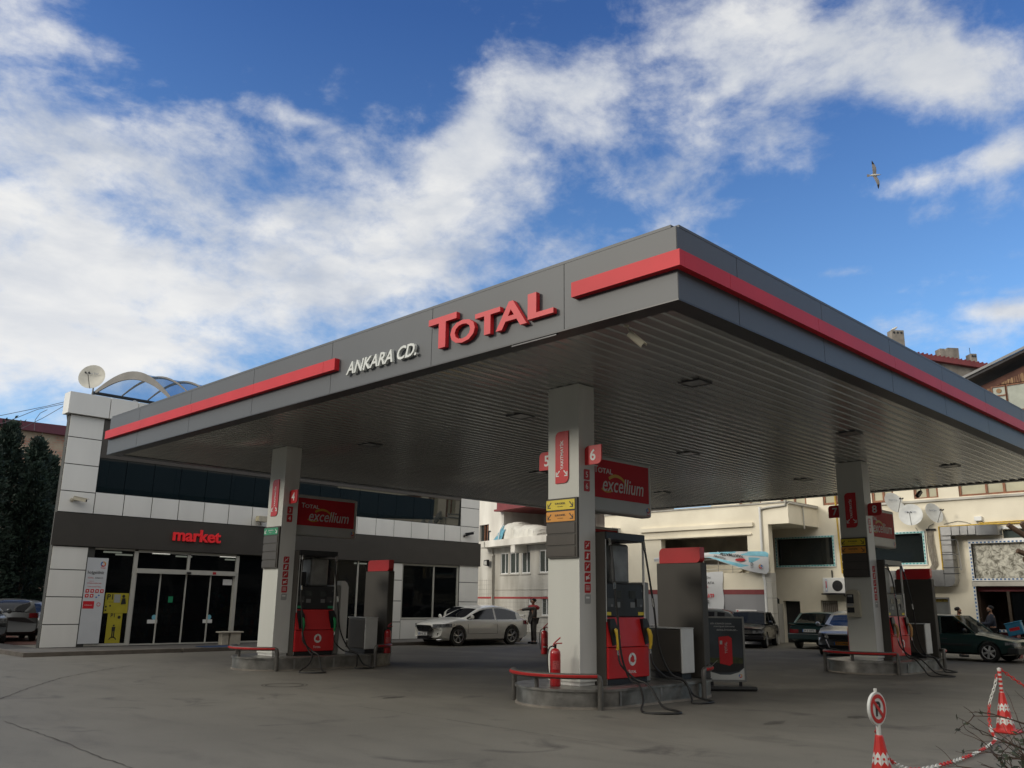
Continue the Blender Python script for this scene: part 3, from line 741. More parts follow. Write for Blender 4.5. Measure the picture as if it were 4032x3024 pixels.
# bench, mat
t = thing('stone_bench', (15.45, 28.9, .1), 'small pale marble bench right of the shop entrance', 'bench')
b = MB(); b.bbox(15.03, 15.88, 28.72, 29.1, .49, .54, .01); b.build('seat', bone, t)
b = MB(); b.bbox(15.12, 15.36, 28.78, 29.04, .101, .489, .008); b.build('leg', bone, t)
b = MB(); b.bbox(15.42, 15.80, 28.76, 29.06, .101, .489, .008); b.build('leg', bone, t)
b = MB(); b.bbox(13.9, 15.1, 26.95 + .35, 28.2, .101, .118, .006, 1)
tag(b.build('door_mat', mat('blue_mat', (.015, .045, .12), .9, 0, .15, 30, bump=.3)), 'flat blue door mat on the pavement before the sliding doors', 'door mat')

# ================================================================== canopy
cn = thing('station_canopy', (19.26, 15.1, 5.4), 'large flat grey filling station canopy with red stripe and raised red letters', 'canopy')
X0, X1, Y0, Y1, ZB, ZT = 8.92, 29.6, 5.9, 24.3, 5.38, 6.38
G_ = .006
def fpan(name, F, us, v0, v1):
    b = MB()
    for i in range(len(us) - 1): b.fb(F, us[i] + G_, us[i + 1] - G_, v0, v1, -.05, 0)
    return b.build(name, fasc, cn)
FL, FR = FX(X0), FY(Y0)
yj = [Y0, 7.83, 10.75, 13.68, 16.6, 19.5, 22.4, Y1]; xj = [X0, 10.4, 13.0, 15.7, 18.35, 21.0, 23.7, 26.4, X1]
fpan('fascia', FL, yj, ZB, ZT - .012); fpan('fascia', FR, xj, ZB, ZT - .012)
fpan('fascia', Fr((X1, 0, 0), (0, 1, 0), (1, 0, 0)), yj, ZB, ZT - .012); fpan('fascia', Fr((0, Y1, 0), (1, 0, 0), (0, 1, 0)), xj, ZB, ZT - .012)
b = MB(); b.box(X0 + .051, X1 - .051, Y0 + .051, Y1 - .051, 5.5, ZT - .03); b.build('core', fascd, cn)
b = MB()  # top flashing
b.box(X0 - .004, X0 + .15, Y0 + .08, Y1 - .08, ZT - .011, ZT + .03); b.box(X0 + .06, X1 + .004, Y0 - .004, Y0 + .15, ZT - .011, ZT + .026)
b.box(X1 - .15, X1 + .004, Y0 + .16, Y1 - .08, ZT - .011, ZT + .03); b.box(X0 + .16, X1 - .16, Y1 - .15, Y1 + .004, ZT - .011, ZT + .028); b.build('flashing', fasc, cn)
def band(F, u0, u1, us):
    b = MB(); cuts = [u0] + [u for u in us if u0 < u < u1] + [u1]
    for i in range(len(cuts) - 1): b.fb(F, cuts[i] + (.003 if i else 0), cuts[i + 1] - .003, 5.775, 5.995, .001, .105)
    return b.build('red_stripe', redb, cn)
band(FL, 13.42, Y1 + .0, [13.8, 16.4, 19.2, 22]); band(FL, Y0 - .105, 7.61, []); band(FR, X0 + .001, X1, [10.03, 12.64, 15.62, 17.9, 20.6, 23.7, 26.6])
# soffit of long slats
b = MB(); b.box(X0 + .001, X0 + .30, Y0 + .001, Y1 - .001, ZB - .02, ZB - .001); b.box(X0 + .301, X1 - .001, Y0 + .001, Y0 + .30, ZB - .02, ZB - .001)
b.box(X0 + .301, X1 - .001, Y1 - .30, Y1 - .001, ZB - .02, ZB - .001); b.box(X1 - .30, X1 - .001, Y0 + .301, Y1 - .301, ZB - .02, ZB - .001)
b.build('edge_trim', fascd, cn)
b = MB(); p = .2; prof = [(.0, .03), (.012, .006), (.035, -.008), (.10, -.016), (.165, -.008), (.188, .006), (.2, .03)]
p = .24; prof = [(0, 0), (.185, 0), (.195, -.010), (.205, -.019), (.2125, -.021), (.22, -.019), (.23, -.010), (.24, 0)]; y = Y0 + .3; pts = []
while y < Y1 - .31:
    for a, c in prof: pts.append((y + a, ZB + .012 + c))
    y += p
xs = [X0 + .3 + (X1 - X0 - .6) * i / 6 for i in range(7)]; n = len(pts); vs = [(x, a, c) for x in xs for a, c in pts]
b.smooth = True
b.add(vs, [(i * n + j, (i + 1) * n + j, (i + 1) * n + j + 1, i * n + j + 1) for i in range(6) for j in range(n - 1)])
sof = b.build('ceiling', mat('soffit_slats', (.46, .465, .45), .24, .60, .05, .4), cn, keepn=True)
for lx in (12.77, 18.95, 25.22):
    for ly in (8.17, 12.42, 17.63):
        b = MB(); b.box(lx - .19, lx + .19, ly - .19, ly + .19, ZB - .012, ZB + .01)
        o = b.build('ceiling_light', mat('diffuser', (.22, .22, .21), .25, 0, .1, 9), cn)
        b = MB(); a = .19; e = .025
        b.box(lx - a - e, lx + a + e, ly - a - e, ly - a, ZB - .02, ZB + .012); b.box(lx - a - e, lx + a + e, ly + a, ly + a + e, ZB - .02, ZB + .012)
        b.box(lx - a - e, lx - a, ly - a, ly + a, ZB - .02, ZB + .012); b.box(lx + a, lx + a + e, ly - a, ly + a, ZB - .02, ZB + .012)
        b.build('light_frame', fascd, o)
# raised letters on the left fascia: T O T A L
def word(items, th, m, nm, lab):
    b = MB()
    for ch, ya, yb, za, zb, bold, sh in items:
        b.text(FL, ch, (ya + yb) / 2, (za + zb) / 2, zb - za, .012, th, width=abs(ya - yb), bold=bold, shear=sh)
    o = b.build(nm, m, cn, label=lab)
    return o
word([('T', 10.74, 10.05, 5.60, 6.135, .03, 0), ('O', 10.19, 9.61, 5.585, 5.965, .02, 0), ('T', 9.61, 9.05, 5.60, 5.985, .03, 0), ('A', 9.14, 8.49, 5.60, 6.02, .022, 0), ('L', 8.47, 7.96, 5.64, 6.035, .03, 0)], .075, redl, 'raised_letters', 'large red raised letters on the grey fascia')
b = MB(); b.text(FL, 'ANKARA CD.', 12.07, 5.725, .235, .02, .055, width=2.02, bold=.016, shear=.28)
b.build('street_letters', mat('white_letter', (.62, .64, .62), .45, 0, .04, 4), cn, label='white raised letters reading ANKARA CD.')
worn_d = mat('conduit_grey', (.09, .09, .095), .4, .3)
b = MB(); b.box(X0 + .02, X0 + .05, 8.0, 8.9, ZB - .045, ZB - .021); b.build('conduit', worn_d, cn)

# ================================================================== columns and islands
icon_w = wtxt
def column(x, y, lab, nums, fuels, fins, group='canopy columns'):
    t = thing('canopy_column', (x + .21, y + .35, 0), lab, 'column', group)
    w, d = .425, .705
    FXc, FYc = FX(x), FY(y)
    b = MB(); b.box(x, x + w, y, y + d, .36, 5.375); b.build('cladding', colp, t)
    b = MB(); b.box(x - .0015, x + w + .0, y - .004, y - .0005, .36, 5.3); b.build('side_cladding', alu, t)
    b = MB(); b.box(x + .02, x + w - .02, y + .02, y + d - .02, .301, .3595); b.build('plinth', alu, t)
    # self service sign
    ks = thing0('payment_sign', t)
    b = MB(); b.leaf(FXc, y + .52, y + .22, 3.64, 4.555, .1, .002, .022); s = b.build('service_sign', red, t)
    b = MB(); b.text(FXc, 'YAKITMATİK', y + .375, 4.135, .085, .0225, .003, width=.52, bold=.018, rot=PI / 2)
    for u, sg in ((y + .455, -1), (y + .285, 1)):
        # arrow pointing down and outwards
        du = -sg * FXc.sg * -1
        q = FXc.sg * sg
        b.prism(FXc, [(u - q * .045, 3.85), (u - q * .03, 3.865), (u + q * .04, 3.795), (u + q * .025, 3.78)], .0225, .0255)
        b.fb(FXc, min(u - q * .02, u + q * .05), max(u - q * .02, u + q * .05), 3.757, 3.777, .0225, .0255)
        b.fb(FXc, min(u + q * .03, u + q * .05), max(u + q * .03, u + q * .05), 3.778, 3.84, .0225, .0255)
    b.build('lettering', wtxt, s)
    # fuel list
    b = MB(); b.fb(FXc, y + .0, y + .685, 2.36, 3.375, .002, .05); p = b.build('fuel_list', brown, t)
    rows = [(3.175, 3.345), (2.975, 3.145), (2.775, 2.945), (2.575, 2.745), (2.385, 2.545)]
    for k, (z0, z1) in enumerate(rows):
        m, s1, s2 = fuels[k] if k < len(fuels) else (brown2, '', '')
        b = MB(); b.fb(FXc, y + .045, y + .695, z0, z1, .051, .062); r = b.build('fuel_row', m, p)
        if s1:
            b = MB(); b.text(FXc, s1, y + .37, (z0 + z1) / 2 + .022, .034, .0625, .002, width=.24, bold=.015); b.text(FXc, s2, y + .37, (z0 + z1) / 2 - .028, .02, .0625, .002, width=.12)
            for u, sg in ((y + .62, -1), (y + .12, 1)):
                q = FXc.sg * sg; zc = (z0 + z1) / 2
                b.prism(FXc, [(u - q * .045, zc + .04), (u - q * .032, zc + .052), (u + q * .035, zc - .022), (u + q * .022, zc - .034)], .0625, .0645)
                b.fb(FXc, min(u - q * .03, u + q * .045), max(u - q * .03, u + q * .045), zc - .052, zc - .036, .0625, .0645)
                b.fb(FXc, min(u + q * .03, u + q * .045), max(u + q * .03, u + q * .045), zc - .035, zc + .025, .0625, .0645)
            b.build('lettering', wtxt if m is grn else btxt, r)
    # stickers on the narrow face
    for k, nm in enumerate(nums):
        b = MB(); b.leaf(FYc, x + .13, x + .285, 3.69 - .2 * k, 3.875 - .2 * k, .03, .005, .009); s = b.build('number_sticker', redd, t)
        b = MB(); b.text(FYc, nm, x + .2075, 3.782 - .2 * k, .10, .0092, .002, bold=.0); b.build('number', wtxt, s)
    for k in range(6):
        zc = 2.57 - .178 * k
        b = MB(); b.leaf(FYc, x + .13, x + .285, zc - .075, zc + .077, .03, .005, .009); s = b.build('warning_sticker', redd if k < 5 else gtxt, t)
        b = MB()
        if k < 4: b.prism(FYc, [(x + .155, zc - .045), (x + .168, zc - .05), (x + .26, zc + .045), (x + .248, zc + .052)], .0092, .011)
        if k in (0, 2): b.fb(FYc, x + .17, x + .24, zc - .012, zc, .0092, .0105); b.fb(FYc, x + .165, x + .172, zc + .02, zc + .05, .0092, .0105)
        if k == 1: b.fb(FYc, x + .19, x + .225, zc - .045, zc + .02, .0092, .0105); b.disc(FYc, x + .2075, zc + .035, .016, .0092, .0105, 10)
        if k == 3: b.fb(FYc, x + .16, x + .21, zc - .03, zc + .02, .0092, .0105); b.disc(FYc, x + .235, zc - .01, .018, .0092, .0105, 10)
        if k == 4:
            for q in range(4): b.fb(FYc, x + .155, x + .255, zc + .035 - .022 * q, zc + .043 - .022 * q, .0092, .0105)
        if k == 5: b.fb(FYc, x + .16, x + .25, zc + .01, zc + .04, .0092, .0105)
        b.build('pictogram', wtxt, s)
    # pump number fins
    for side, nm in fins:
        Ff = FX(x + .19)
        if side > 0: u0, u1 = y - .001, y - .37
        else: u0, u1 = y + d + .37, y + d + .001
        b = MB(); b.leaf(Ff, u0, u1, 3.94, 4.27, .09, 0, .03); s = b.build('number_sign', red, t)
        if nm:
            b = MB(); b.text(Ff, nm, (u0 + u1) / 2, 4.105, .20, .0305, .003, bold=.02); b.build('number', wtxt, s)
    # illuminated box sign along the island
    F9 = FY(y + .20)
    b = MB(); b.bbox(x + .4255, x + 2.39, y + .20, y + .46, 3.2, 4.24, .05, 3); s = b.build('box_sign', mat('sign_case', (.40, .40, .385), .4, 0, .04, 2), t)
    b = MB(); b.fb(F9, x + .45, x + 2.28, 3.46, 4.15, .001, .012); b.build('sign_face', mat('sign_red', (.44, .014, .024), .6, 0, .05, 2, spec=.2), s)
    b = MB(); b.text(F9, 'T', x + .70, 3.965, .125, .0125, .003, bold=.02); b.text(F9, 'OTAL', x + .965, 3.95, .095, .0125, .003, bold=.02, width=.42)
    b.text(F9, 'excellium', x + 1.50, 3.72, .27, .0125, .003, width=1.22, shear=.22, bold=.004); b.build('lettering', mat('sign_white', (.55, .55, .54), .5), s)
    b = MB(); b.arc(F9, x + 1.28, 3.52, .36, .395, R(25), R(125), .013, .015, 14, du=.01, dv=-.02); b.arc(F9, x + 1.02, 3.86, .27, .30, R(235), R(300), .013, .015, 8); b.build('yellow_swoosh', mat('sign_yellow', (.50, .30, .03), .5), s)
    swirl(F9, s, x + 2.26, 3.335, .055, .003, [blu, rtxt, orng])
    b = MB(); b.text(F9, 'Total', x + 2.26, 3.25, .03, .001, .002); b.build('caption', rtxt, s)
    return t
def thing0(n, t): return None
YE = (yel, 'EURODIESEL', 'MOTORİN'); OE = (orng, 'EURODIESEL', 'MOTORİN'); GE = (grn, 'KURŞUNSUZ', 'BENZİN 95')
XA, XB, YA, YB = 11.44, 22.87, 9.72, 19.38
column(XA, YA, 'white square column bearing number fins 5 and 6 and yellow and orange fuel rows', ('5', '6'), (YE, OE), ((1, '6'), (-1, '5')))
column(XA + .05, YB, 'white square column with number fin 4 and a green fuel row, nearest the shop', ('3', '4'), (GE,), ((1, '4'),))
column(XB, YA - .1, 'white square column with number fins 7 and 8 and a card terminal', ('7', '8'), (YE, OE), ((1, '8'), (-1, '7')))
column(XB, YB, 'white square column hidden behind the one with fin 6', (), (YE,), ())
# card terminal on column 8
t = thing('payment_terminal', (XB, 9.97, 1.7), 'beige card terminal with arched hood on the column with fin 8', 'terminal')
Ft = FX(XB)
b = MB(); pts = [(9.93, 1.36), (10.28, 1.36), (10.28, 1.95)] + [(10.105 + .175 * math.cos(a), 1.95 + .10 * math.sin(a)) for a in [PI * i / 10 for i in range(1, 10)]] + [(9.93, 1.95)]
b.prism(Ft, pts, .003, .10); b.build('housing', plastic_beige, t)
b = MB(); b.fb(Ft, 10.07, 10.25, 1.70, 1.93, .101, .115); b.build('keypad', black, t)
b = MB(); b.fb(Ft, 10.10, 10.22, 1.86, 1.91, .116, .119); b.fb(Ft, 10.09, 10.25, 1.63, 1.69, .101, .108); b.build('screen', gtxt, t)
b = MB(); b.fb(Ft, 10.07, 10.25, 1.47, 1.60, .101, .112); b.build('receipt_tray', black, t)

def island(x, y, lab):
    t = thing('pump_island', (x + 1.5, y + .35, 0), lab, 'pump island', 'pump islands')
    cx_, cy, cr = x + .31, y + .35, x + 2.56
    def outline(r, e=0):
        return [(cx_ + r * math.cos(a), cy + r * math.sin(a)) for a in [PI / 2 + PI * i / 20 for i in range(21)]] + [(cr + r * math.cos(a), cy + r * math.sin(a)) for a in [-PI / 2 + PI * i / 20 for i in range(21)]]
    def slab(z0, z1, r, e, m, nm):
        b = MB(); o = outline(r, e); n = len(o)
        vs = [(a, c, z0) for a, c in o] + [(a, c, z1) for a, c in o]
        b.add(vs, [tuple(range(n)), tuple(range(n, 2 * n))]); b.smooth = True
        b.add(vs, [(i, (i + 1) % n, n + (i + 1) % n, n + i) for i in range(n)])
        return b.build(nm, m, t)
    slab(.0, .035, .1+.915, .015, conc, 'base'); slab(.035, .262, 1.0, 0, steelw, 'side_plate'); slab(.263, .30, 1.03, .03, steelw, 'top_plate')
    b = MB()
    for xx in (x + .2, x + 1.3, x + 2.4): b.box(xx, xx + .05, cy - 1.006, cy - 1.0005, .04, .26)
    b.build('joint_strip', steel, t)
    return t
island(XA, YA, 'steel edged rounded pump island under the nearest column with fin 6')
island(XA + .05, YB, 'steel edged rounded pump island at the column with fin 4')
island(XB, YA - .1, 'steel edged rounded pump island at the column with fin 8')
island(XB, YB, 'steel edged pump island hidden behind the nearest pump')
redstrip = mat('rail_red', (.42, .02, .02), .4, 0, .1, 8)
def guardrail(x, y, front, lab):
    cy = y + .35; z = .50
    t = thing('guard_rail', (x, cy, 0), lab, 'guard rail', 'guard rails round the pump islands')
    cx_, r = (x + .31, 1.07) if front else (x + 2.46, 1.07)
    a0, a1 = (R(-122), R(-238)) if front else (R(-84), R(84))
    top = [(cx_ + r * math.cos(t_), cy + r * math.sin(t_), z) for t_ in [a0 + (a1 - a0) * i / 18 for i in range(19)]]
    dv = Vector(top[0]) - Vector(top[1]); dv.normalize(); q = Vector(top[0]) + dv * .06
    dw = Vector(top[-1]) - Vector(top[-2]); dw.normalize(); s_ = Vector(top[-1]) + dw * .06
    a = [(q.x, q.y, 0), (q.x, q.y, z - .09), tuple(q - dv * .02 - Vector((0, 0, .02)))]
    e = [tuple(s_ - dw * .02 - Vector((0, 0, .02))), (s_.x, s_.y, z - .09), (s_.x, s_.y, 0)]
    post = (cx_ - r + .1, cy) if front else (cx_ + r - .1, cy)
    b = MB(); b.tube(a + top + e, .045, 10); b.build('rail', guard, t)
    b = MB()
    cc = Vector((cx_, cy, 0)); pts = []
    for p in top:
        v = Vector(p); o = Vector((v.x - cc.x, v.y - cc.y, 0)); o.normalize(); pts.append(v + o * .028)
    b.tube(pts, .028, 6); b.build('red_stripe', redstrip, t)
    b = MB(); b.tube([(post[0], post[1], .3), (post[0], post[1], z)], .035); b.build('post', guard, t)
guardrail(XA, YA, 1, 'curved red striped rail round the nose of the nearest island'); guardrail(XA, YA, 0, 'short curved rail at the rear end of the nearest island')
guardrail(XA + .05, YB, 1, 'curved red striped rail before the column with fin 4'); guardrail(XA + .05, YB, 0, 'short curved rail at the rear end of the island nearest the shop')
guardrail(XB, YA - .1, 1, 'curved red striped rail before the column with fin 8'); guardrail(XB, YA - .1, 0, 'short curved rail behind the island with fin 8')

def smooth_path(P, n=5):
    out = []
    for i in range(len(P) - 1):
        p0, p1, p2, p3 = P[max(i - 1, 0)], P[i], P[i + 1], P[min(i + 2, len(P) - 1)]
        for k in range(n):
            t = k / n
            out.append(.5 * ((2 * p1) + (p2 - p0) * t + (2 * p0 - 5 * p1 + 4 * p2 - p3) * t * t + (3 * p1 - p0 - 3 * p2 + p3) * t ** 3))
    out.append(P[-1])
    return out
def nozzle(b, p, s, k):
    """fuel nozzle hanging in its boot: coloured guard and metal spout"""
    x, y, z = p
    b.mi(0).tube([(x, y, z + .10), (x + .01, y - .03, z + .06), (x + .02, y - .05, z - .02), (x + .02, y - .05, z - .16), (x + .015, y - .035, z - .24)], .03, 8, rs=[.022, .038, .04, .03, .022])
def dispenser(x, y, lab, noz, low, group='fuel dispensers'):
    t = thing('fuel_dispenser', (x + 1.0, y + .35, .3), lab, 'fuel dispenser', group)
    yf, yb = y - .20, y + .90
    b = MB(); b.bbox(x + .44, x + .50, yf + .02, yb - .02, .301, 2.80, .01, 1); b.box(x + .17, x + .4395 - .0, y - .001 + .02, y + .03, 2.0, 2.01)
    b.bbox(x + .17 + .26, x + .2 + .235, yf, yf + .02, .301, 2.80, .003, 1)
    b = MB(); b.bbox(x + .43, x + .455, yf, yb, .301, 2.80, .005, 1); b.build('side_cabinet', brown, t)
    b = MB(); b.bbox(x + .46, x + .49, yf + .01, yf + .05, .301, 2.78, .006, 1); b.bbox(x + 1.545, x + 1.575, yf + .01, yf + .05, .40, 2.78, .006, 1)
    b.bbox(x + .46, x + .49, yb - .05, yb - .01, .301, 2.78, .006, 1); b.bbox(x + 1.545, x + 1.575, yb - .05, yb - .01, .40, 2.78, .006, 1); b.build('upright', alu, t)
    b = MB(); b.bbox(x + .46, x + 1.58, yf - .01, yb + .01, 2.68, 2.815, .012, 1); b.build('top_beam', black, t)
    b = MB(); b.bbox(x + 1.02, x + 1.54, y + .12, y + .58, 1.951, 2.66, .05, 2); b.build('vapour_panel', mat('worn_alu_panel', (.30, .30, .285), .5, .3, .15, 4), t)
    b = MB(); b.bbox(x + .52, x + .92, y + .15, y + .55, 1.951, 2.30, .02, 1); b.build('hose_box', black, t)
    b = MB(); b.bbox(x + .455, x + 1.57, yf + .03, yb - .03, 1.39, 1.95, .012, 1); d = b.build('display_head', black, t)
    F = FY(yf + .03)
    b = MB()
    for u in (.72, 1.13): b.fb(F, x + u, x + u + .18, 1.70, 1.83, .001, .006)
    b.build('screen', mat('lcd', (.035, .04, .038), .15), d)
    b = MB()
    for u in (.56, 1.38): b.fb(F, x + u - .06, x + u + .12, 1.56, 1.70, .001, .018)
    b.build('card_reader', mat('dark_grey', (.05, .05, .05), .4), d)
    b = MB()
    for u in (.74, 1.16): b.fb(F, x + u, x + u + .13, 1.55, 1.64, .001, .004)
    for u in (.60, 1.42): b.fb(F, x + u, x + u + .05, 1.56, 1.6, .0185, .020)
    b.text(F, noz[2], x + 1.50, 1.84, .05, .001, .003); b.build('label_plate', mat('label_grey', (.17, .17, .17), .4), d)
    b = MB(); b.fb(F, x + .46, x + .62, 1.42, 1.475, .001, .004); b.fb(F, x + 1.38, x + 1.54, 1.42, 1.475, .001, .004); b.build('fuel_label', noz[1], d)
    b = MB()
    pr = [(yf + .02, 1.385), (yf - .05, .92), (yf - .02, .90), (yf + .04, .90), (yf + .1, 1.385)]
    vs = [(xx, a, c) for xx in (x + .455, x + 1.575) for a, c in [(yf + .02, 1.385), (yf - .045, .91), (yb + .045, .91), (yb - .02, 1.385)]]
    b.add(vs, [(0, 1, 2, 3), (4, 5, 6, 7), (0, 1, 5, 4), (1, 2, 6, 5), (2, 3, 7, 6), (0, 3, 7, 4)]); b.build('upper_panel', red, t)
    b = MB(); b.bbox(x + .45, x + 1.585, yf - .035, yb + .035, .40, .90, .012, 1); lp = b.build('lower_panel', red, t)
    b = MB(); b.bbox(x + .47, x + 1.56, yf, yb, .301, .398, .005, 1); b.build('base', black, t)
    F2 = FY(yf - .035)
    swirl(F2, lp, x + 1.1, .70, .105, .002, [wtxt]); b = MB(); b.text(F2, 'T', x + 1.005, .50, .055, .002, .003, bold=.01); b.text(F2, 'OTAL', x + 1.115, .495, .042, .002, .003, width=.17, bold=.01); b.build('lettering', wtxt, lp)
    b = MB(); b.bbox(x + 1.60, x + 1.76, yf + .06, yb - .06, .301, 1.99, .02, 1); b.build('end_panel', mat('end_grey', (.25, .25, .235), .45, .1, .06, 2), t)
    for k, ux in enumerate((x + .56, x + 1.47)):
        yy = yf - .02
        b = MB()
        b.prism(FY(yy - .02), [(ux - .07, 1.36), (ux + .05, 1.37), (ux + .12, 1.25), (ux + .16, .96), (ux - .01, .93), (ux - .06, 1.2)], -.06, .012); b.build('nozzle_boot', black, t)
        b = MB(); nozzle(b, (ux + .04, yy - .045, 1.10), 1, 0); n_ = b.build('nozzle', noz[0], t)
        b = MB(); b.tube([(ux + .055, yy - .08, .86), (ux + .06, yy - .09, .78)], .022); b.build('swivel', chrome, n_)
        if k == 0: P_ = [(.54, -.22, 2.66), (.44, -.36, 2.36), (.42, -.42, 1.85), (.48, -.42, 1.37), (.56, -.42, .80), (.74, -.44, .42), (.70, -.66, .335), (.42, -.95, .14), (.02, -1.22, .022), (.05, -1.52, .02), (.32, -1.70, .02), (.53, -1.50, .02), (.66, -1.14, .05), (.80, -.78, .33), (.80, -.50, .42), (.63, -.36, .62), (.62, -.31, .79)]
        else: P_ = [(1.52, -.22, 2.66), (1.43, -.36, 2.25), (1.50, -.42, 1.57), (1.62, -.42, .90), (1.86, -.47, .46), (1.96, -.70, .335), (1.82, -.92, .08), (1.70, -1.02, .02), (1.86, -1.18, .02), (2.14, -1.14, .02), (2.26, -.98, .02), (2.10, -.78, .10), (1.98, -.66, .335), (1.74, -.46, .40), (1.53, -.36, .60), (1.53, -.31, .79)]
        pts = smooth_path([Vector((x + a, y + c_, z_)) for a, c_, z_ in P_], 5)
        b = MB(); b.tube(pts, .0175, 8); b.build('hose', rubber, t)
        b = MB(); b.tube([pts[0] + Vector((0, 0, .03)), pts[2]], .027); b.build('hose_coupling', chrome, t)
        b = MB(); b.tube([pts[9], pts[10]], .024); b.build('hose_coupling', chrome, t)
    return t
NY = mat('nozzle_yellow', (.62, .42, .03), .45, 0, .06, 8); NG = mat('nozzle_green', (.01, .22, .07), .45, 0, .06, 8); NO = mat('nozzle_tan', (.50, .28, .10), .5, 0, .06, 8)
dispenser(XA, YA, 'red and black fuel dispenser with yellow nozzles right of the column with fin 6', (NY, yel, '6'), 0)
dispenser(XA + .05, YB, 'red and black fuel dispenser with green nozzles in front of the shop', (NG, grn, '4'), 0)
dispenser(XB, YA - .1, 'red and black fuel dispenser with tan nozzles right of the column with fin 8', (NO, yel, '8'), 0)
dispenser(XB, YB, 'dark dispenser glimpsed through the frame of the nearest dispenser', (NY, yel, '2'), 0)

def service_tower(x, y, lab, rd=red):
    t = thing('service_cabinet', (x + 2.7, y + .35, .3), lab, 'cabinet', 'tall brown cabinets with red headers')
    b = MB(); b.bbox(x + 3.07, x + 3.27, y - .40, y + .62, .301, 2.39, .012, 1); b.build('body', brown, t)
    b = MB(); Fh = FX(x + 3.07); b.leaf(Fh, y - .37, y + .56, 2.392, 2.68, .09, -.18, -.02); b.build('header', rd, t)
    return t
def low_cabinet(x, y, lab):
    t = thing('low_cabinet', (x + 2.4, y, .3), lab, 'cabinet', 'low brown and white cabinets beside the pumps')
    b = MB(); b.bbox(x + 2.46, x + 2.83, y - .30, y + .45, .42, 1.175, .03, 2); b.build('body', brown2, t)
    b = MB(); b.bbox(x + 2.45, x + 2.84, y - .335, y - .301, .41, 1.18, .01, 1); b.build('white_panel', mat('panel_white', (.62, .62, .60), .4, 0, .04, 3), t)
    b = MB(); b.bbox(x + 2.445, x + 2.845, y - .34, y + .455, 1.181, 1.20, .006, 1); b.build('top', mat('panel_white', (.5, .5, .5)), t)
    b = MB(); b.box(x + 2.5, x + 2.8, y - .28, y + .42, .301, .419); b.build('foot', black, t)
    return t
service_tower(XA, YA, 'tall brown cabinet with red header behind the nearest dispenser')
service_tower(XA + .05, YB, 'tall brown cabinet with bright red header in front of the shop windows')
service_tower(XB, YA - .1, 'tall brown cabinet with red header right of the dispenser with tan nozzles')
low_cabinet(XA, YA, 'low brown cabinet with white end stripe beside the nearest dispenser')
low_cabinet(XA + .05, YB, 'low brown cabinet with white end stripe beside the dispenser with green nozzles')
low_cabinet(XB, YA - .1, 'low brown cabinet with white end stripe beside the dispenser with tan nozzles')
# slim grey stand beside pump 4
t = thing('air_unit', (13.35, 19.2, .3), 'slim grey arched stand behind the dispenser with green nozzles', 'stand')
b = MB(); pts = [(13.28, .301), (13.5, .301), (13.5, 1.95), (13.45, 2.05), (13.38, 2.1), (13.28, 2.1)]; b.prism(FY(19.45), pts, 0, .2); b.build('body', alu, t)

# extinguishers
exm = mat('extinguisher_red', (.40, .012, .016), .28, 0, .05, 4, coat=.4)
def extinguisher(x, y, z, lab, s=1.0, rz=0, group='fire extinguishers'):
    t = thing('fire_extinguisher', (x, y, z), lab, 'fire extinguisher', group, rz)
    def L(b, nm, m): return local(b.build(nm, m), t)
    b = MB(); b.lathe((0, 0, 0), [(.001, 0), (.085 * s, .0), (.09 * s, .02 * s), (.092 * s, .04 * s), (.092 * s, .52 * s), (.085 * s, .57 * s), (.06 * s, .605 * s), (.03 * s, .62 * s), (.001, .622 * s)], 20); L(b, 'cylinder', exm)
    b = MB(); b.lathe((0, 0, .622 * s), [(.022 * s, 0), (.022 * s, .05 * s), (.03 * s, .06 * s), (.001, .07 * s)], 10); L(b, 'valve', black)
    b = MB(); b.tube([(-.04 * s, 0, .66 * s), (.02 * s, 0, .70 * s), (.12 * s, 0, .705 * s)], .011 * s); b.tube([(-.04 * s, 0, .68 * s), (.02 * s, 0, .74 * s), (.09 * s, 0, .80 * s)], .012 * s); L(b, 'handle', exm)
    b = MB(); b.tube(bez((-.02 * s, 0, .65 * s), (-.17 * s, 0, .70 * s), (-.15 * s, -.02 * s, .4 * s), (-.115 * s, -.04 * s, .12 * s), 12), .012 * s); L(b, 'hose', rubber)
    Fl = Fr((0, 0, 0), (1, 0, 0), (0, -1, 0))
    b = MB(); n = 10
    for (z0, z1, a0, a1, k) in ((.28, .42, -130, -55, 0), (.17, .21, -125, -60, 1)):
        vs = []
        for i in range(n + 1):
            a = R(a0 + (a1 - a0) * i / n); vs += [(.0935 * s * math.cos(a), .0935 * s * math.sin(a), z0 * s), (.0935 * s * math.cos(a), .0935 * s * math.sin(a), z1 * s)]
        b.mi(k).add(vs, [(2 * i, 2 * i + 2, 2 * i + 3, 2 * i + 1) for i in range(n)])
    L(b, 'label_sheet', [mat('faded_red_label', (.45, .08, .08), .5, 0, .3, 60), mat('white_label', (.45, .42, .40), .5, 0, .5, 60)])
    return t
extinguisher(11.14, 9.99, .301, 'red fire extinguisher standing at the foot of the column with fin 6', .95, R(-38))
extinguisher(22.02, 20.22, .0, 'red fire extinguisher half hidden left of the column with fin 6', 1.2, R(-40))
extinguisher(14.62, 18.98, .301, 'red fire extinguisher beside the low cabinet before the shop', .95, R(-30))

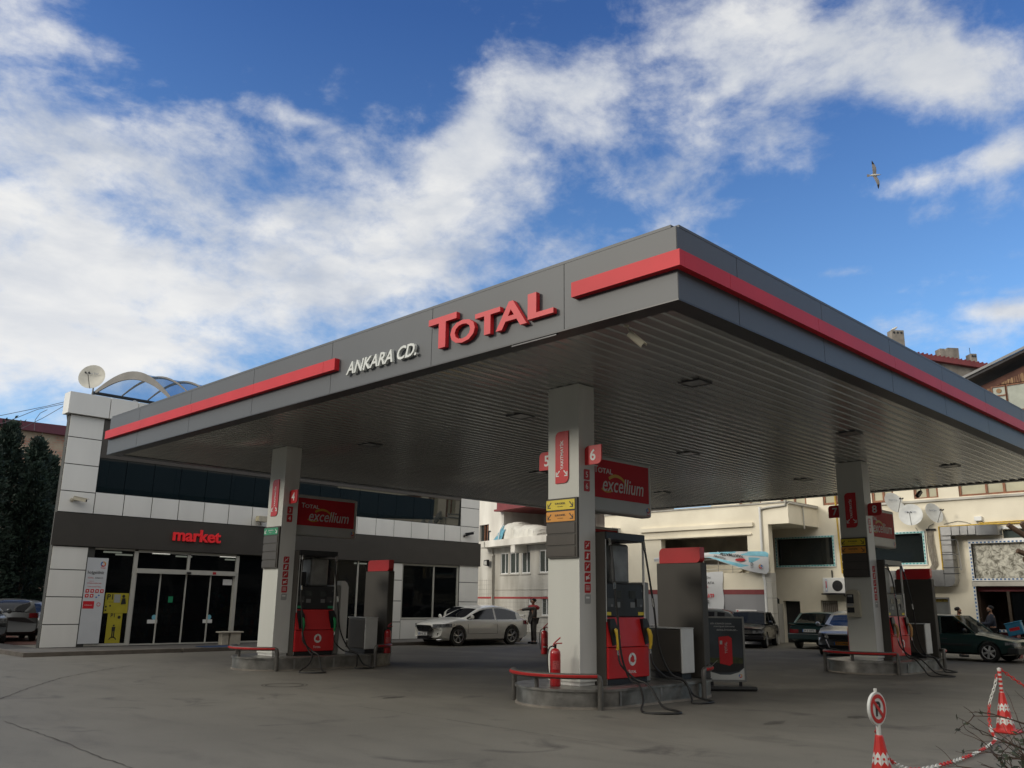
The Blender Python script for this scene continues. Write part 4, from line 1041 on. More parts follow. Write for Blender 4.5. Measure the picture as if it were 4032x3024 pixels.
# ================================================================== buildings behind the forecourt
# service bay, plane X = 35.7
XS = 35.7
F = FX(XS)
bay = thing('service_building', (XS, 23.5, 0), 'white service bay with grey base, maroon stripe and open upper gallery', 'building')
b = MB(); wall(b, F, 19.40, 28.6, 2.31, 6.02, -.35, 0, [(20.45, 25.12, 3.04, 4.68)]); b.box(XS + .351, XS + .9, 18.42, 19.39, 5.13, 6.0)
b.build('upper_wall', plaster, bay)
b = MB(); b.fb(F, 18.40, 19.399, 5.12, 6.02, -2.9, .0); b.box(XS + .91, XS + 2.78, 19.4, 21.3, 5.125, 6.0); b.build('projecting_box', plaster, bay)
b = MB(); b.fb(F, 18.36, 28.6, 6.021, 6.09, -2.9, .05); b.build('coping', mat('old_coping', (.38, .36, .32), .8, 0, .15, 4), bay)
b = MB(); b.fb(F, 20.1, 26.3, 5.06, 5.24, .001, .12); b.fb(F, 20.2, 26.1, 4.70, 4.76, .001, .07); b.build('ledge', plaster, bay)
b = MB(); b.fb(F, 19.65, 28.6, .0, 2.099, -.35, -.002); b.build('lower_wall', greyw, bay)
b = MB(); b.fb(F, 19.401, 28.6, 2.10, 2.309, -.35, .003); b.build('stripe', maroon, bay)
b = MB()
zz_ = [.02, .65, 1.30, 1.95, 2.6, 3.03]
for i in range(5): b.fb(F, 19.36, 19.66, zz_[i] + .006, zz_[i + 1] - .006, -.36, .05)
b.build('pilaster', plaster3, bay)
b = MB(); b.fb(F, 19.4, 21.5, .0, .07, -.002, .06); b.build('skirting', pvc, bay)
b = MB(); b.tube([(XS - .07, 19.72, 5.9), (XS - .07, 19.72, 2.95), (XS - .07, 19.66, 2.6), (XS - .07, 19.66, .5), (XS - .1, 19.62, .42)], .055, 8)
b.build('downpipe', pvc, bay)
b = MB(); b.tube([(XS - .06, 19.7, 5.80), (XS - .06, 19.3, 5.86), (XS - .06, 18.5, 5.9), (XS - .05, 18.45, 6.12)], .05, 8); b.build('drain_pipe', plaster3, bay)
b = MB(); b.tube([(XS + 1.3, 18.36, 5.98), (XS + 1.3, 18.34, 4.95)], .03); b.tube([(XS + .0, 18.36, 6.0), (XS + 2.7, 18.36, 5.98)], .045); b.build('overflow_pipe', plaster3, bay)
b = MB()      # behind the gallery opening
b.mi(0).box(XS + 4, XS + 4.1, 24, 28.6, 2.4, 6.0); b.mi(0).box(XS + 2.6, XS + 2.7, 21.3, 28.6, 2.4, 6.0); b.mi(0).box(XS + .351, XS + 2.6, 21.3, 28.6, 4.9, 5.0); b.mi(0).box(XS + .351, XS + 2.6, 21.3, 28.6, 2.5, 2.6); b.add([(XS + .36, 19.62, 0), (38.4, 21.15, 0), (38.4, 21.3, 0), (XS + .36, 19.8, 0), (XS + .36, 19.62, 5.1), (38.4, 21.15, 5.1), (38.4, 21.3, 5.1), (XS + .36, 19.8, 5.1)], [(0, 1, 2, 3), (4, 5, 6, 7), (0, 1, 5, 4), (1, 2, 6, 5), (2, 3, 7, 6), (3, 0, 4, 7)])
b.build('gallery_room', mat('gallery_dim', (.42, .38, .32), .9, 0, .2, 1), bay)
b = MB(); b.add([(XS + 1.6, 22.6, 3.0), (XS + 1.6, 20.5, 4.2), (XS + 1.6, 20.5, 3.95), (XS + 1.6, 22.1, 3.0), (XS + 1.75, 22.6, 3.0), (XS + 1.75, 20.5, 4.2), (XS + 1.75, 20.5, 3.95), (XS + 1.75, 22.1, 3.0)], [(0, 1, 2, 3), (4, 5, 6, 7), (0, 1, 5, 4), (1, 2, 6, 5), (2, 3, 7, 6), (3, 0, 4, 7)]); b.box(XS + 1.8, XS + 1.9, 20.6, 25, 2.6, 3.5)
b.build('stair', plaster, bay)
b = MB()
for z in (3.22, 3.42, 3.66): b.tube([(XS + .2, 20.5, z), (XS + .2, 25.0, z)], .016, 6)
for y in (20.9, 21.38, 22.12, 22.9, 23.6, 24.3): b.tube([(XS + .2, y, 3.04), (XS + .2, y, 4.05 if y > 21.5 else 3.66)], .016, 6)
b.build('railing', plaster3, bay)
b = MB(); b.box(XS + .4, XS + 3.2, 28.3, 28.601, 0, 6); b.build('end_wall', plaster3, bay)
# notice board, price poster, sagging banner
nb = thing('notice_board', (XS, 20.7, 1), 'white framed notice board with dark rounded panel on the grey wall', 'sign')
b = MB(); b.prism(F, [(21.19, 1.45), (20.17, 1.44), (20.13, .60), (21.1, .60)], .004, .03); b.build('board', wtxt, nb)
b = MB(); b.prism(F, [(21.16, .8), (21.12, 1.12), (20.98, 1.28), (20.7, 1.36), (20.35, 1.38), (20.24, 1.36), (20.2, .72), (20.5, .64), (21.0, .64)], .031, .034); b.build('panel', brown2, nb)
b = MB(); b.text(F, 'OTO YIKAMA KURALLARI', 20.62, 1.26, .045, .0345, .003, width=.55)
for k in range(8): b.fb(F, 20.3, 20.86, .74 + .06 * k, .752 + .06 * k, .0345, .037)
b.disc(F, 21.02, 1.13, .05, .0345, .037, 12); b.disc(F, 21.03, .98, .05, .0345, .037, 12); b.build('white_print', gtxt, nb)
b = MB(); b.fb(F, 21.06, 21.15, 1.28, 1.41, .0305, .034); b.build('red_mark', redd, nb)
pb = thing('price_poster', (XS, 22.4, 2.2), 'hanging white fabric poster lettered FİYATA on the service bay wall', 'banner')
b = MB(); n = 12; vs = []
for j in range(n + 1):
    for i in range(n + 1):
        u = 24.0 - (24.0 - 21.78) * i / n; v = 1.0 + (3.02 - 1.0) * j / n + (.10 * (i / n) * (j / n) if True else 0); w = .05 + .02 * math.sin(i * 1.3 + j * .2) + .015 * math.sin(j * .9)
        vs.append(F.p(u + .02 * math.sin(j), v, w))
b.smooth = True; b.add(vs, [(j * (n + 1) + i, j * (n + 1) + i + 1, (j + 1) * (n + 1) + i + 1, (j + 1) * (n + 1) + i) for j in range(n) for i in range(n)])
b.build('fabric', mat('banner_white', (.60, .61, .62), .7, 0, .03, 1), pb)
b = MB(); b.text(F, 'BENZİN', 22.71, 2.86, .12, .085, .003, width=.62); b.text(F, 'AYNI FİYATA', 22.75, 2.63, .145, .085, .003, width=1.1, bold=.012)
for k in range(3): b.fb(F, 22.51, 22.85, 1.70 + .05 * k, 1.732 + .05 * k, .085, .088)
b.build('black_print', btxt, pb)
b = MB(); b.text(F, 'YERİNDE', 22.90, 2.45, .12, .085, .003, width=.74, bold=.01); b.text(F, 'excellium', 22.87, 2.08, .25, .085, .003, width=1.25, shear=.2, bold=.012); b.build('red_print', rtxt, pb)
bn = thing('sagging_banner', (XS, 21, 3.5), 'sagging twisted white and light blue banner hanging across the service bay', 'banner')
top = [(25.4, 3.80), (24.6, 3.84), (23.8, 3.86), (22.9, 3.95), (22.3, 3.97), (21.6, 3.97), (20.9, 3.97), (20.3, 3.96), (19.8, 3.95), (19.45, 3.92), (19.33, 3.84)]
bot = [(25.4, 3.62), (24.6, 3.66), (23.8, 3.70), (22.9, 3.76), (22.3, 3.72), (21.6, 3.50), (20.9, 3.28), (20.3, 3.10), (19.8, 3.00), (19.48, 2.97), (19.36, 3.06)]
def strip(b, A, B, w0, wob=.012, t0=0., t1=1., seg=6, sub=4):
    pts = []
    for i in range(len(A) - 1):
        for k in range(sub):
            q = k / sub; a = (A[i][0] * (1 - q) + A[i + 1][0] * q, A[i][1] * (1 - q) + A[i + 1][1] * q); c = (B[i][0] * (1 - q) + B[i + 1][0] * q, B[i][1] * (1 - q) + B[i + 1][1] * q); pts.append((a, c))
    pts.append((A[-1], B[-1])); vs = []
    for i, (a, c) in enumerate(pts):
        for k in range(seg + 1):
            t = t0 + (t1 - t0) * k / seg; vs.append(F.p(a[0] * (1 - t) + c[0] * t, a[1] * (1 - t) + c[1] * t, w0 + wob * math.sin(i * .35 + t * 5) + .03 * t * (1 - t)))
    m = seg + 1
    b.smooth = True; b.add(vs, [(i * m + k, i * m + k + 1, (i + 1) * m + k + 1, (i + 1) * m + k) for i in range(len(pts) - 1) for k in range(seg)]); b.smooth = False
b = MB(); strip(b, top, bot, .22); b.build('fabric', mat('banner_white', (.6, .6, .6)), bn)
b = MB(); strip(b, top[4:], bot[4:], .226, t0=.0, t1=.22); strip(b, top[3:8], bot[3:8], .226, t0=.72, t1=.93); strip(b, top[7:10], bot[7:10], .226, t0=.3, t1=.55); b.build('blue_wave', lblu, bn)
b = MB(); b.text(F, 'YAKITMATİK', 21.15, 3.80, .16, .27, .003, width=1.25, bold=.03, rot=R(172)); b.text(F, 'KULLANIN', 21.75, 3.74, .09, .27, .003, width=.6, bold=.02, rot=R(165))
b.text(F, 'D', 20.13, 3.40, .13, .27, .003, bold=.02); b.text(F, 'Dünyası', 20.13, 3.27, .045, .27, .003, bold=.01); b.build('black_print', btxt, bn)
b = MB(); b.disc(F, 20.7, 3.60, .26, .27, .273, 18, .07); b.build('red_print', redd, bn)
swirl(F, bn, 19.72, 3.29, .09, .27, [blu, rtxt, orng])

# cream restaurant building, plane X = 38.5
XC2 = 38.5
F = FX(XC2)
cb = thing('restaurant_building', (XC2, 14, 0), 'cream plastered building with framed dark windows and wood clad gable', 'building')
b = MB()
holes = [(17.68, 20.62, 3.37, 4.76), (13.74, 16.7, 3.37, 4.76), (19.55, 20.38, .0, 1.85), (17.76, 18.55, 1.2, 1.88), (13.05, 13.82, .0, 2.04), (8.9, 12.10, .0, 4.18), (9.0, 10.8, 4.32, 4.66),
         (14.90, 15.85, 6.03, 7.5), (13.05, 14.05, 6.10, 7.5), (9.3, 12.25, 6.07, 7.5), (16.9, 18.1, 6.10, 7.4), (18.9, 20.2, 6.1, 7.4), (21.2, 22.4, 6.1, 7.4)]
wall(b, F, 2, 24.0, 0, 9.3, -.35, 0, holes)
b.build('wall', plaster, cb)
b = MB(); b.fb(F, 2, 24, 0, 9.3, -8, -7.8); b.fb(F, 23.8, 24, 0, 9.3, -7.8, -.36); b.fb(F, 2, 2.2, 0, 9.3, -7.8, -.36); b.fb(F, 2.21, 23.79, 9.1, 9.25, -7.79, -.36); b.fb(F, 2.21, 23.79, 5.3, 5.5, -7.79, -.36)
b.fb(F, 12.45, 12.6, 0, 5.2, -7.7, -.36); b.fb(F, 13.1, 13.2, 0, 5.2, -7.7, -.36); b.build('inner_wall', plaster3, cb)
def framed(u0, u1, v0, v1, tile, ground=dglass, name='window'):
    g = MB(); g.fb(F, u0, u1, v0, v1, -.16, -.14); o = g.build(name, ground, cb)
    w = .10; b = MB()
    b.fb(F, u0 - w, u1 + w, v0 - w, v0, .001, .05); b.fb(F, u0 - w, u1 + w, v1, v1 + w, .001, .05); b.fb(F, u0 - w, u0, v0, v1, .001, .05); b.fb(F, u1, u1 + w, v0, v1, .001, .05); b.build('white_surround', pvc, o)
    b = MB(); t = .075; s = .072
    for i in range(int((u1 - u0 + 2 * w) / s / 1) // 2 + 1):
        u = u0 - .02 + i * s * 2
        if u + s * .55 > u1 + w: break
        for vv in (v0 - .06, v1 + .015): b.fb(F, u, u + s, vv, vv + .05, .0505, .056)
    for i in range(int((v1 - v0) / s) // 2 + 1):
        v = v0 + .02 + i * s * 2
        if v + s > v1: break
        for uu in (u0 - .065, u1 + .015): b.fb(F, uu, uu + .05, v, v + s, .0505, .056)
    b.build('tile_pattern', tile, o)
    return o
tq = mat('turquoise_tile', (.05, .33, .34), .3, 0, .2, 12); bt = mat('blue_tile', (.02, .12, .32), .3, 0, .2, 12)
lt = mat('pale_turquoise', (.40, .62, .60), .35, 0, .05, 9)
def framed2(u0, u1, v0, v1):
    o = framed(u0, u1, v0, v1, tq)
    b = MB(); w = .1
    for q in ((u0 - w, u1 + w, v0 - w + .03, v0 - .001), (u0 - w, u1 + w, v1 + .001, v1 + w - .03)): b.fb(F, *q, .0501, .0503)
    for q in ((u0 - w + .03, u0 - .001, v0, v1), (u1 + .001, u1 + w - .03, v0, v1)): b.fb(F, *q, .0501, .0503)
    b.build('pale_tile', lt, o)
    return o
framed2(17.78, 20.50, 3.45, 4.66); framed2(13.85, 16.6, 3.45, 4.66)
# frosted shop window with mottled film
def film_mat():
    m = bpy.data.materials.new('frosted_film'); m.use_nodes = True; t = m.node_tree; bb = t.nodes['Principled BSDF']
    c = t.nodes.new('ShaderNodeTexCoord'); mp = t.nodes.new('ShaderNodeMapping'); mp.inputs['Rotation'].default_value = (.4, .3, .8)
    v = t.nodes.new('ShaderNodeTexNoise'); v.inputs['Scale'].default_value = 5.5; v.inputs['Detail'].default_value = 3; v.inputs['Roughness'].default_value = .6; v.inputs['Distortion'].default_value = .8
    r = t.nodes.new('ShaderNodeValToRGB'); r.color_ramp.elements[0].position = .36; r.color_ramp.elements[0].color = (.16, .15, .12, 1); r.color_ramp.elements[1].position = .60; r.color_ramp.elements[1].color = (.60, .58, .50, 1)
    t.links.new(c.outputs['Object'], mp.inputs[0]); t.links.new(mp.outputs[0], v.inputs['Vector']); t.links.new(v.outputs['Fac'], r.inputs[0]); t.links.new(r.outputs[0], bb.inputs['Base Color'])
    bb.inputs['Roughness'].default_value = .25
    return m
framed(9.0, 12.0, 2.78, 4.15, bt, film_mat(), 'frosted_window')
b = MB(); b.fb(F, 8.9, 12.12, 2.48, 2.66, -.02, .05); b.build('shop_lintel', plaster3, cb)
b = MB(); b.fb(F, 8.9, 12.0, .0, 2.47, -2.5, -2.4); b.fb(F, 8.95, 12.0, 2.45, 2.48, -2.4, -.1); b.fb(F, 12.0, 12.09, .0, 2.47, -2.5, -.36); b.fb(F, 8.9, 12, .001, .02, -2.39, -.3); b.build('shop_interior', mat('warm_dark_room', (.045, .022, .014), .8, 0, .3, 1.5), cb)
b = MB(); b.fb(F, 8.9, 12.0, 2.28, 2.44, -.3, -.24); b.build('shop_valance', mat('maroon_valance', (.13, .012, .02), .6, 0, .2, 2), cb)
b = MB(); b.fb(F, 10.85, 10.95, .02, 2.28, -.22, -.14); b.fb(F, 9.9, 10.0, .02, 2.28, -.22, -.14); b.build('shop_door_frame', mat('dark_wood', (.05, .035, .022), .5, 0, .2, 9), cb)
b = MB(); b.text(F, 'KEBAP SALONU', 10.2, 1.9, .16, -.13, .004, width=1.2) if False else b.fb(F, 10.0, 10.8, .1, 2.2, -.19, -.185); b.build('shop_glass', shopglass, cb)
b = MB()      # tile strip down the side of the opening
b.mi(0).fb(F, 12.005, 12.10, .02, 2.475, .001, .03)
for i in range(17): b.mi(1).fb(F, 12.025, 12.08, .08 + i * .144, .152 + i * .144, .0305, .036)
b.build('tile_strip', [pvc, bt], cb)
b = MB(); b.fb(F, 9.0, 10.8, 4.34, 4.64, -.14, -.12); g_ = b.build('upper_sash', tglass, cb)
b = MB(); b.fb(F, 8.9, 10.95, 4.68, 4.78, .001, .04); b.fb(F, 8.9, 12.1, 4.20, 4.31, .001, .045); b.build('white_band', pvc, cb)
# upper row of brown windows with sunlit glass
wg = mat('curtained_glass', (.50, .47, .33), .12, 0, .10, 1.2, spec=.8)
for u0, u1, ml in ((14.90, 15.85, [15.35]), (13.05, 14.05, [13.5]), (9.3, 12.25, [10.55, 11.2]), (16.9, 18.1, [17.5]), (18.9, 20.2, [19.5]), (21.2, 22.4, [21.8])):
    window(F, cb, u0, u1, 6.06 if u0 < 16 else 6.12, 7.45, wood, wg, .10, .09, ml)
b = MB(); b.fb(F, 9.0, 16.1, 5.94, 6.03, .001, .09); b.build('string_course', plaster3, cb)
# doors, grille
b = MB(); b.fb(F, 13.05, 13.82, 0, 2.04, -.2, -.16); d_ = b.build('grey_door', mat('door_grey', (.16, .165, .16), .6, 0, .08, 3), cb)
b = MB(); b.fb(F, 13.05, 13.11, 0, 2.04, -.159, .01); b.fb(F, 13.76, 13.82, 0, 2.04, -.159, .01); b.fb(F, 13.11, 13.76, 1.98, 2.04, -.159, .01); b.build('door_frame', mat('door_frame_grey', (.20, .20, .19), .6), d_)
b = MB(); b.fb(F, 13.15, 13.72, 1.87, 1.975, -.155, -.12); b.build('door_sign', mat('mustard_sign', (.25, .18, .02), .5, 0, .3, 20), d_)
b = MB(); b.fb(F, 19.56, 20.37, 0, 1.84, -.3, -.26); b.build('dark_gate', mat('gate_black', (.012, .012, .014), .5), cb)
b = MB(); b.fb(F, 17.77, 18.54, 1.2, 1.87, -.25, -.2); b.build('barred_window', mat('curtain_brown', (.22, .18, .15), .8, 0, .15, 5), cb)
b = MB()
for i in range(9): b.fb(F, 17.80 + i * .088, 17.815 + i * .088, 1.2, 1.87, -.10, -.085)
b.fb(F, 17.77, 18.54, 1.80, 1.82, -.084, -.07); b.build('window_bars', plaster3, cb)
# lean-to beside the pilaster
lt_ = thing('lean_to_shelter', (37.5, 20.6, 0), 'small shelter with dark ragged roof and brown door beside the pilaster', 'shelter')
b = MB(); b.prism(FX(38.2), [(19.2 + 1.2, 1.93), (20.85, 2.2), (20.85, 1.75), (20.4, 1.72)], 0, 1.6); b.build('roof', mat('ragged_tarp', (.03, .035, .03), .9, 0, .3, 6, bump=.5), lt_)
b = MB(); b.box(37.9, 38.0, 20.6, 20.84, 0, 1.7); b.build('brown_door', mat('rust_brown', (.10, .04, .025), .8, 0, .2, 4), lt_)
b = MB(); b.box(38.05, 38.48, 20.39, 20.58, 0, 1.72); b.build('wall', plaster3, lt_)
# gable: wood cladding above
gm = bpy.data.materials.new('weathered_planks'); gm.use_nodes = True; t_ = gm.node_tree; bb = t_.nodes['Principled BSDF']; bb.inputs['Roughness'].default_value = .8
c_ = t_.nodes.new('ShaderNodeTexCoord'); mp_ = t_.nodes.new('ShaderNodeMapping'); mp_.inputs['Scale'].default_value = (1, 14, .8); n_ = t_.nodes.new('ShaderNodeTexNoise'); n_.inputs['Scale'].default_value = 2.2; n_.inputs['Detail'].default_value = 5
r_ = t_.nodes.new('ShaderNodeValToRGB'); r_.color_ramp.elements[0].position = .42; r_.color_ramp.elements[0].color = (.10, .035, .025, 1); r_.color_ramp.elements[1].position = .66; r_.color_ramp.elements[1].color = (.42, .27, .14, 1)
t_.links.new(c_.outputs['Object'], mp_.inputs[0]); t_.links.new(mp_.outputs[0], n_.inputs['Vector']); t_.links.new(n_.outputs['Fac'], r_.inputs[0]); t_.links.new(r_.outputs[0], bb.inputs['Base Color'])
b = MB(); n = 30
for i in range(60):
    u = 11.6 - i * .13; zt = 10.35 + (11.45 - u) * .345 - .25
    if u < 6.0: zt = 10.35 + 5.45 * .345 - .25 - (6.0 - u) * .345
    wl = [(9.38, 9.99, 9.3, 10.2), (10.05, 10.5, 9.3, 10.2), (8.3, 9.3, 9.3, 10.2), (6.5, 7.5, 9.3, 10.2)]
    lo = 9.301
    for a, c, z0, z1 in wl:
        if a - .06 < u - .06 < c + .06: lo = 10.46
    if zt > lo: b.fb(F, u - .124, u, lo, zt, .03, .06 + .008 * (i % 3))
    if lo > 10: b.fb(F, u - .13, u, 9.301, 9.5, .03, .06)
b.build('plank_cladding', gm, cb)
b = MB(); b.fb(F, 2.2, 11.6, 9.31, 10.3, -.4, .02); b.build('gable_wall', plaster3, cb)
b = MB(); b.prism(F, [(11.6, 10.301), (6.0, 12.2), (2.2, 10.9), (2.2, 10.301)], -.4, .02); b.build('gable', mat('gable_brown', (.12, .05, .035), .8, 0, .2, 2), cb)
b = MB()
def slope(b, p, q, w0, w1, th):
    b.prism(F, [p, q, (q[0], q[1] + th), (p[0], p[1] + th)], w0, w1)
slope(b, (11.9, 10.5), (6.0, 12.55), -7.5, .62, .12); slope(b, (2.0, 11.16), (5.99, 12.55), -7.5, .62, .12); b.build('gable_roof', mat('roof_edge_dark', (.045, .042, .045), .7, 0, .2, 3), cb)
b = MB(); slope(b, (11.95, 10.6), (6.0, 12.68), .625, .68, .10); b.build('verge_board', mat('verge_grey', (.22, .22, .22), .5), cb)
for u0, u1, z0, z1, ml, rl in ((10.02, 10.48, 9.35, 10.36, [], [10.0]), (8.95, 9.95, 9.35, 10.36, [], []), (6.4, 7.6, 9.35, 10.3, [7.0], [])):
    Fw = Fr((XC2 - .06, 0, 0), (0, 1, 0), (-1, 0, 0)); g = MB(); g.fb(Fw, u0, u1, z0, z1, .03, .05); o = g.build('gable_window', mat('curtain_pale', (.42, .44, .37), .15, 0, .12, 2, spec=.7), cb)
    b = MB(); w = .05
    b.fb(Fw, u0 - w, u0, z0, z1, .03, .09); b.fb(Fw, u1, u1 + w, z0, z1, .03, .09); b.fb(Fw, u0 - w, u1 + w, z1, z1 + w, .03, .092); b.fb(Fw, u0 - w, u1 + w, z0 - w, z0, .03, .092)
    for m in rl: b.fb(Fw, u0, u1, m - .025, m + .025, .0505, .085)
    b.build('frame', wood, o)
b = MB(); b.disc(Fr((XC2 - .06, 0, 0), (0, 1, 0), (-1, 0, 0)), 10.25, 10.2, .095, .051, .08, 20); b.build('vent_disc', mat('copper_vent', (.22, .12, .05), .5, .3), cb)

# dishes on the cream wall
dish((XC2 - .42, 14.78, 5.93), (-.42, -.82, .38), .47, 'grey satellite dish highest on the cream wall, seen from its left edge', dishg, 'BİLEN TÜRK', post=False)
dish((XC2 - .50, 14.06, 5.38), (-.93, -.25, .22), .46, 'round white satellite dish between two others on the cream wall', dishg, 'Next Star', post=False)
dish((XC2 - .42, 13.20, 5.40), (-.40, -.86, .32), .43, 'oval looking satellite dish right of the round one on the cream wall', dishg, 'Next Star', post=False)
# duct
dm = mat('galvanised_duct', (.42, .42, .42), .28, .85, .12, 2, bump=.1, bs=6)
du = thing('ventilation_duct', (XC2, 12.5, 3.5), 'shiny galvanised ventilation duct turning over the frosted shop window', 'duct')
b = MB()
wx = XC2 - .06
ys = [12.95, 12.52, 12.2, 11.9, 11.6]
for i in range(4): b.bbox(wx - .50, wx - .0, ys[i + 1] + .006, ys[i] - .006, 4.47, 4.83, .012, 1)
# rounded end
pts = [(11.6, .0)] + [(11.6 - .8 * math.sin(a), -.1 + .62 * (1 - (1 - math.cos(a))) ) for a in [0]]
F3 = Fr((wx - .52, 0, 4.465), (0, 1, 0), (0, 0, 1))
n = 10; vs = []
for k in range(n + 1):
    a = PI / 2 * k / n; y = 11.59 - .80 * math.sin(a); x = wx - .50 * math.cos(a) - .0
    vs += [(x, y, 4.45), (x, y, 4.84)]
vs += [(wx, 11.59, 4.45), (wx, 11.59, 4.84)]
m = len(vs) // 2
b.smooth = True; b.add(vs, [(2 * i, 2 * ((i + 1) % m), 2 * ((i + 1) % m) + 1, 2 * i + 1) for i in range(m)]); b.smooth = False
b.add(vs, [tuple(2 * i for i in range(m)), tuple(2 * i + 1 for i in range(m))])
b.build('upper_run', dm, du)
b = MB(); zz2 = [4.46, 4.1, 3.8, 3.5, 3.2, 2.95]
for i in range(5): b.bbox(wx - .46, wx - .0, 12.57, 12.97, zz2[i + 1] + .006, zz2[i] - .006, .012, 1)
b.build('vertical_run', dm, du)
b = MB(); pts = [(12.97, 2.94), (12.57, 2.94), (12.56, 2.75), (12.62, 2.56), (12.74, 2.48), (12.97, 2.46)]; b.prism(FX(wx - .48), pts, -.46, 0); b.build('elbow', dm, du)
b = MB(); b.bbox(wx - .48, wx, 12.98, 14.9, 2.46, 3.12, .015, 1); b.bbox(wx - .48, wx, 14.91, 16.8, 2.46, 3.12, .015, 1); b.build('lower_run', dm, du)
b = MB()
for z in (4.3, 3.72, 3.2, 2.97): b.fb(FX(wx - .47), 12.35, 13.0, z - .012, z + .012, 0, .012)
b.build('strap', mat('dark_steel', (.05, .05, .05)), du)
b = MB(); b.tube([(wx - .1, 12.45, 4.3), (wx - .1, 12.42, 3.1)], .035); b.build('side_pipe', plaster3, du)
yp = mat('gas_pipe_yellow', (.55, .36, .04), .5, 0, .12, 5)
b = MB(); b.tube([(XC2 - .05, 17.55, 9.2), (XC2 - .05, 17.48, 5.3), (XC2 - .05, 17.42, 3.05)], .035); tag(b.build('gas_pipe', yp), 'yellow gas pipe running down the cream wall left of column eight', 'pipe')
b = MB(); b.tube([(XC2 - .05, 13.16, 2.95), (XC2 - .05, 13.16, 4.88), (XC2 - .05, 11.5, 4.90), (XC2 - .05, 9.0, 4.88)], .03); b.tube([(XC2 - .05, 9.0, 4.98), (XC2 - .05, 11.6, 4.96)], .02); tag(b.build('gas_pipe', yp), 'yellow gas pipe running along the cream wall above the shiny duct', 'pipe')
b = MB(); rr = random.Random(2)
for k in range(7):
    y = 13.64 - k * .035; b.tube([(XC2 - .03, y, 4.75), (XC2 - .05, y + rr.uniform(-.03, .03), 4.3), (XC2 - .05, y - .04 + rr.uniform(-.03, .03), 3.7), (XC2 - .05, y - .05 + rr.uniform(-.03, .03), 3.35), (XC2 - .04, y + .1, 3.12)], .02, 6)
tag(b.build('cable_bundle', mat('old_cable', (.27, .24, .20), .8, 0, .15, 9)), 'bundle of old grey pipes hanging between the dark window and the duct', 'cables')
b = MB(); b.fb(F, 13.3, 13.68, 4.74, 4.82, .001, .06); tag(b.build('wall_opening', dark), 'dark ragged slot in the cream wall above the cable bundle', 'wall slot')
t = thing('junction_box', (XC2, 11.6, 5.1), 'small grey junction box on the cream wall above the duct', 'junction box')
b = MB(); b.bbox(XC2 - .12, XC2 - .001, 11.46, 11.74, 5.04, 5.22, .012, 1); b.build('case', pvc, t)
b = MB(); b.tube([(XC2 - .05, 11.66, 5.04), (XC2 - .05, 11.66, 4.93)], .012, 6); b.tube([(XC2 - .05, 11.53, 5.04), (XC2 - .06, 11.4, 4.95)], .014, 6); b.build('cable', black, t)
b = MB(); 
for p in ([(12.95, 4.98), (12.7, 5.03), (12.4, 5.08), (12.1, 5.02), (11.9, 4.93)], [(14.1, 4.9), (13.9, 4.55), (13.75, 4.45)], [(13.35, 5.02), (13.55, 4.93), (13.6, 4.8)]): b.tube([(XC2 - .02, a, c) for a, c in p], .01, 5)
tag(b.build('loose_cables', black), 'thin loose cables looping over the cream wall below the dishes', 'cables')
# air conditioner
t = thing('air_conditioner', (XC2, 17.7, 2.5), 'white air conditioner outdoor unit on a black bracket left of column eight', 'air conditioner')
b = MB(); b.bbox(XC2 - .42, XC2 - .06, 17.16, 18.2, 2.19, 2.86, .02, 1); b.build('case', pvc, t)
Fa = FX(XC2 - .42)
b = MB(); b.disc(Fa, 17.52, 2.51, .235, .002, .012, 24); b.build('fan_grille', black, t)
b = MB()
for r in (.08, .14, .2): b.arc(Fa, 17.52, 2.51, r - .006, r, 0, 6.28, .013, .017, 20)
b.build('grille_ring', mat('dark_grey', (.05, .05, .05)), t)
b = MB(); b.fb(Fa, 17.98, 18.08, 2.28, 2.78, .002, .006); b.build('label_edge', blu, t); b = MB(); b.fb(Fa, 17.99, 18.07, 2.30, 2.76, .0065, .009); b.build('label_plate', wtxt, t)
b = MB(); b.text(Fa, 'airfel', 18.03, 2.55, .06, .0095, .002, width=.36, bold=.02, rot=-PI / 2) if False else b.fb(Fa, 18.01, 18.05, 2.42, 2.72, .0095, .0115); b.build('label_mark', rtxt, t)
b = MB(); b.fb(F, 17.1, 18.25, 2.13, 2.185, .001, .5); b.prism(Fr((0, 17.3, 0), (1, 0, 0), (0, -1, 0)), [(XC2 - .4, 2.13), (XC2 - .001, 2.13), (XC2 - .001, 1.9)], 0, .04); b.tube([(XC2 - .05, 17.9, 2.86), (XC2 - .05, 17.9, 3.2)], .03); b.build('bracket', black, t)

# angled white building with a terrace
AZ = R(76); FA = Fr((36, 27, 0), (math.cos(AZ), math.sin(AZ), 0), (-math.sin(AZ), math.cos(AZ), 0))
ab = thing('terrace_building', (38, 36, 0), 'white stained building with terrace slab and row of narrow white windows', 'building')
b = MB()
hl = [(12.19, 13.11, 3.33, 4.63), (10.92, 12.0, 3.33, 4.63), (9.66, 10.64, 3.33, 4.63), (7.65, 8.70, 3.33, 4.63), (5.2, 6.2, 3.33, 4.63), (9.46, 9.81, 1.57, 2.0), (7.6, 8.46, .93, 2.0), (5.0, 6.0, .93, 2.0)]
wall(b, FA, .5, 14.0, 0, 4.95, -.3, 0, hl); b.build('lower_wall', plaster3, ab)
b = MB(); wall(b, FA, 14.0, 18.5, 0, 5.25, -.3, .1, []); b.fb(FA, 13.85, 14.0, 0, 4.6, 0.001, .12); b.build('side_bay', plaster3, ab)
b = MB(); b.fb(FA, .5, 14.66, 4.97, 5.36, -3.2, .95); b.build('terrace_slab', plaster2, ab)
b = MB(); b.fb(FA, 9.98, 10.44, 4.52, 4.969, .02, .9); b.fb(FA, 4.5, 4.96, 4.52, 4.969, .02, .9); b.build('bracket', plaster2, ab)
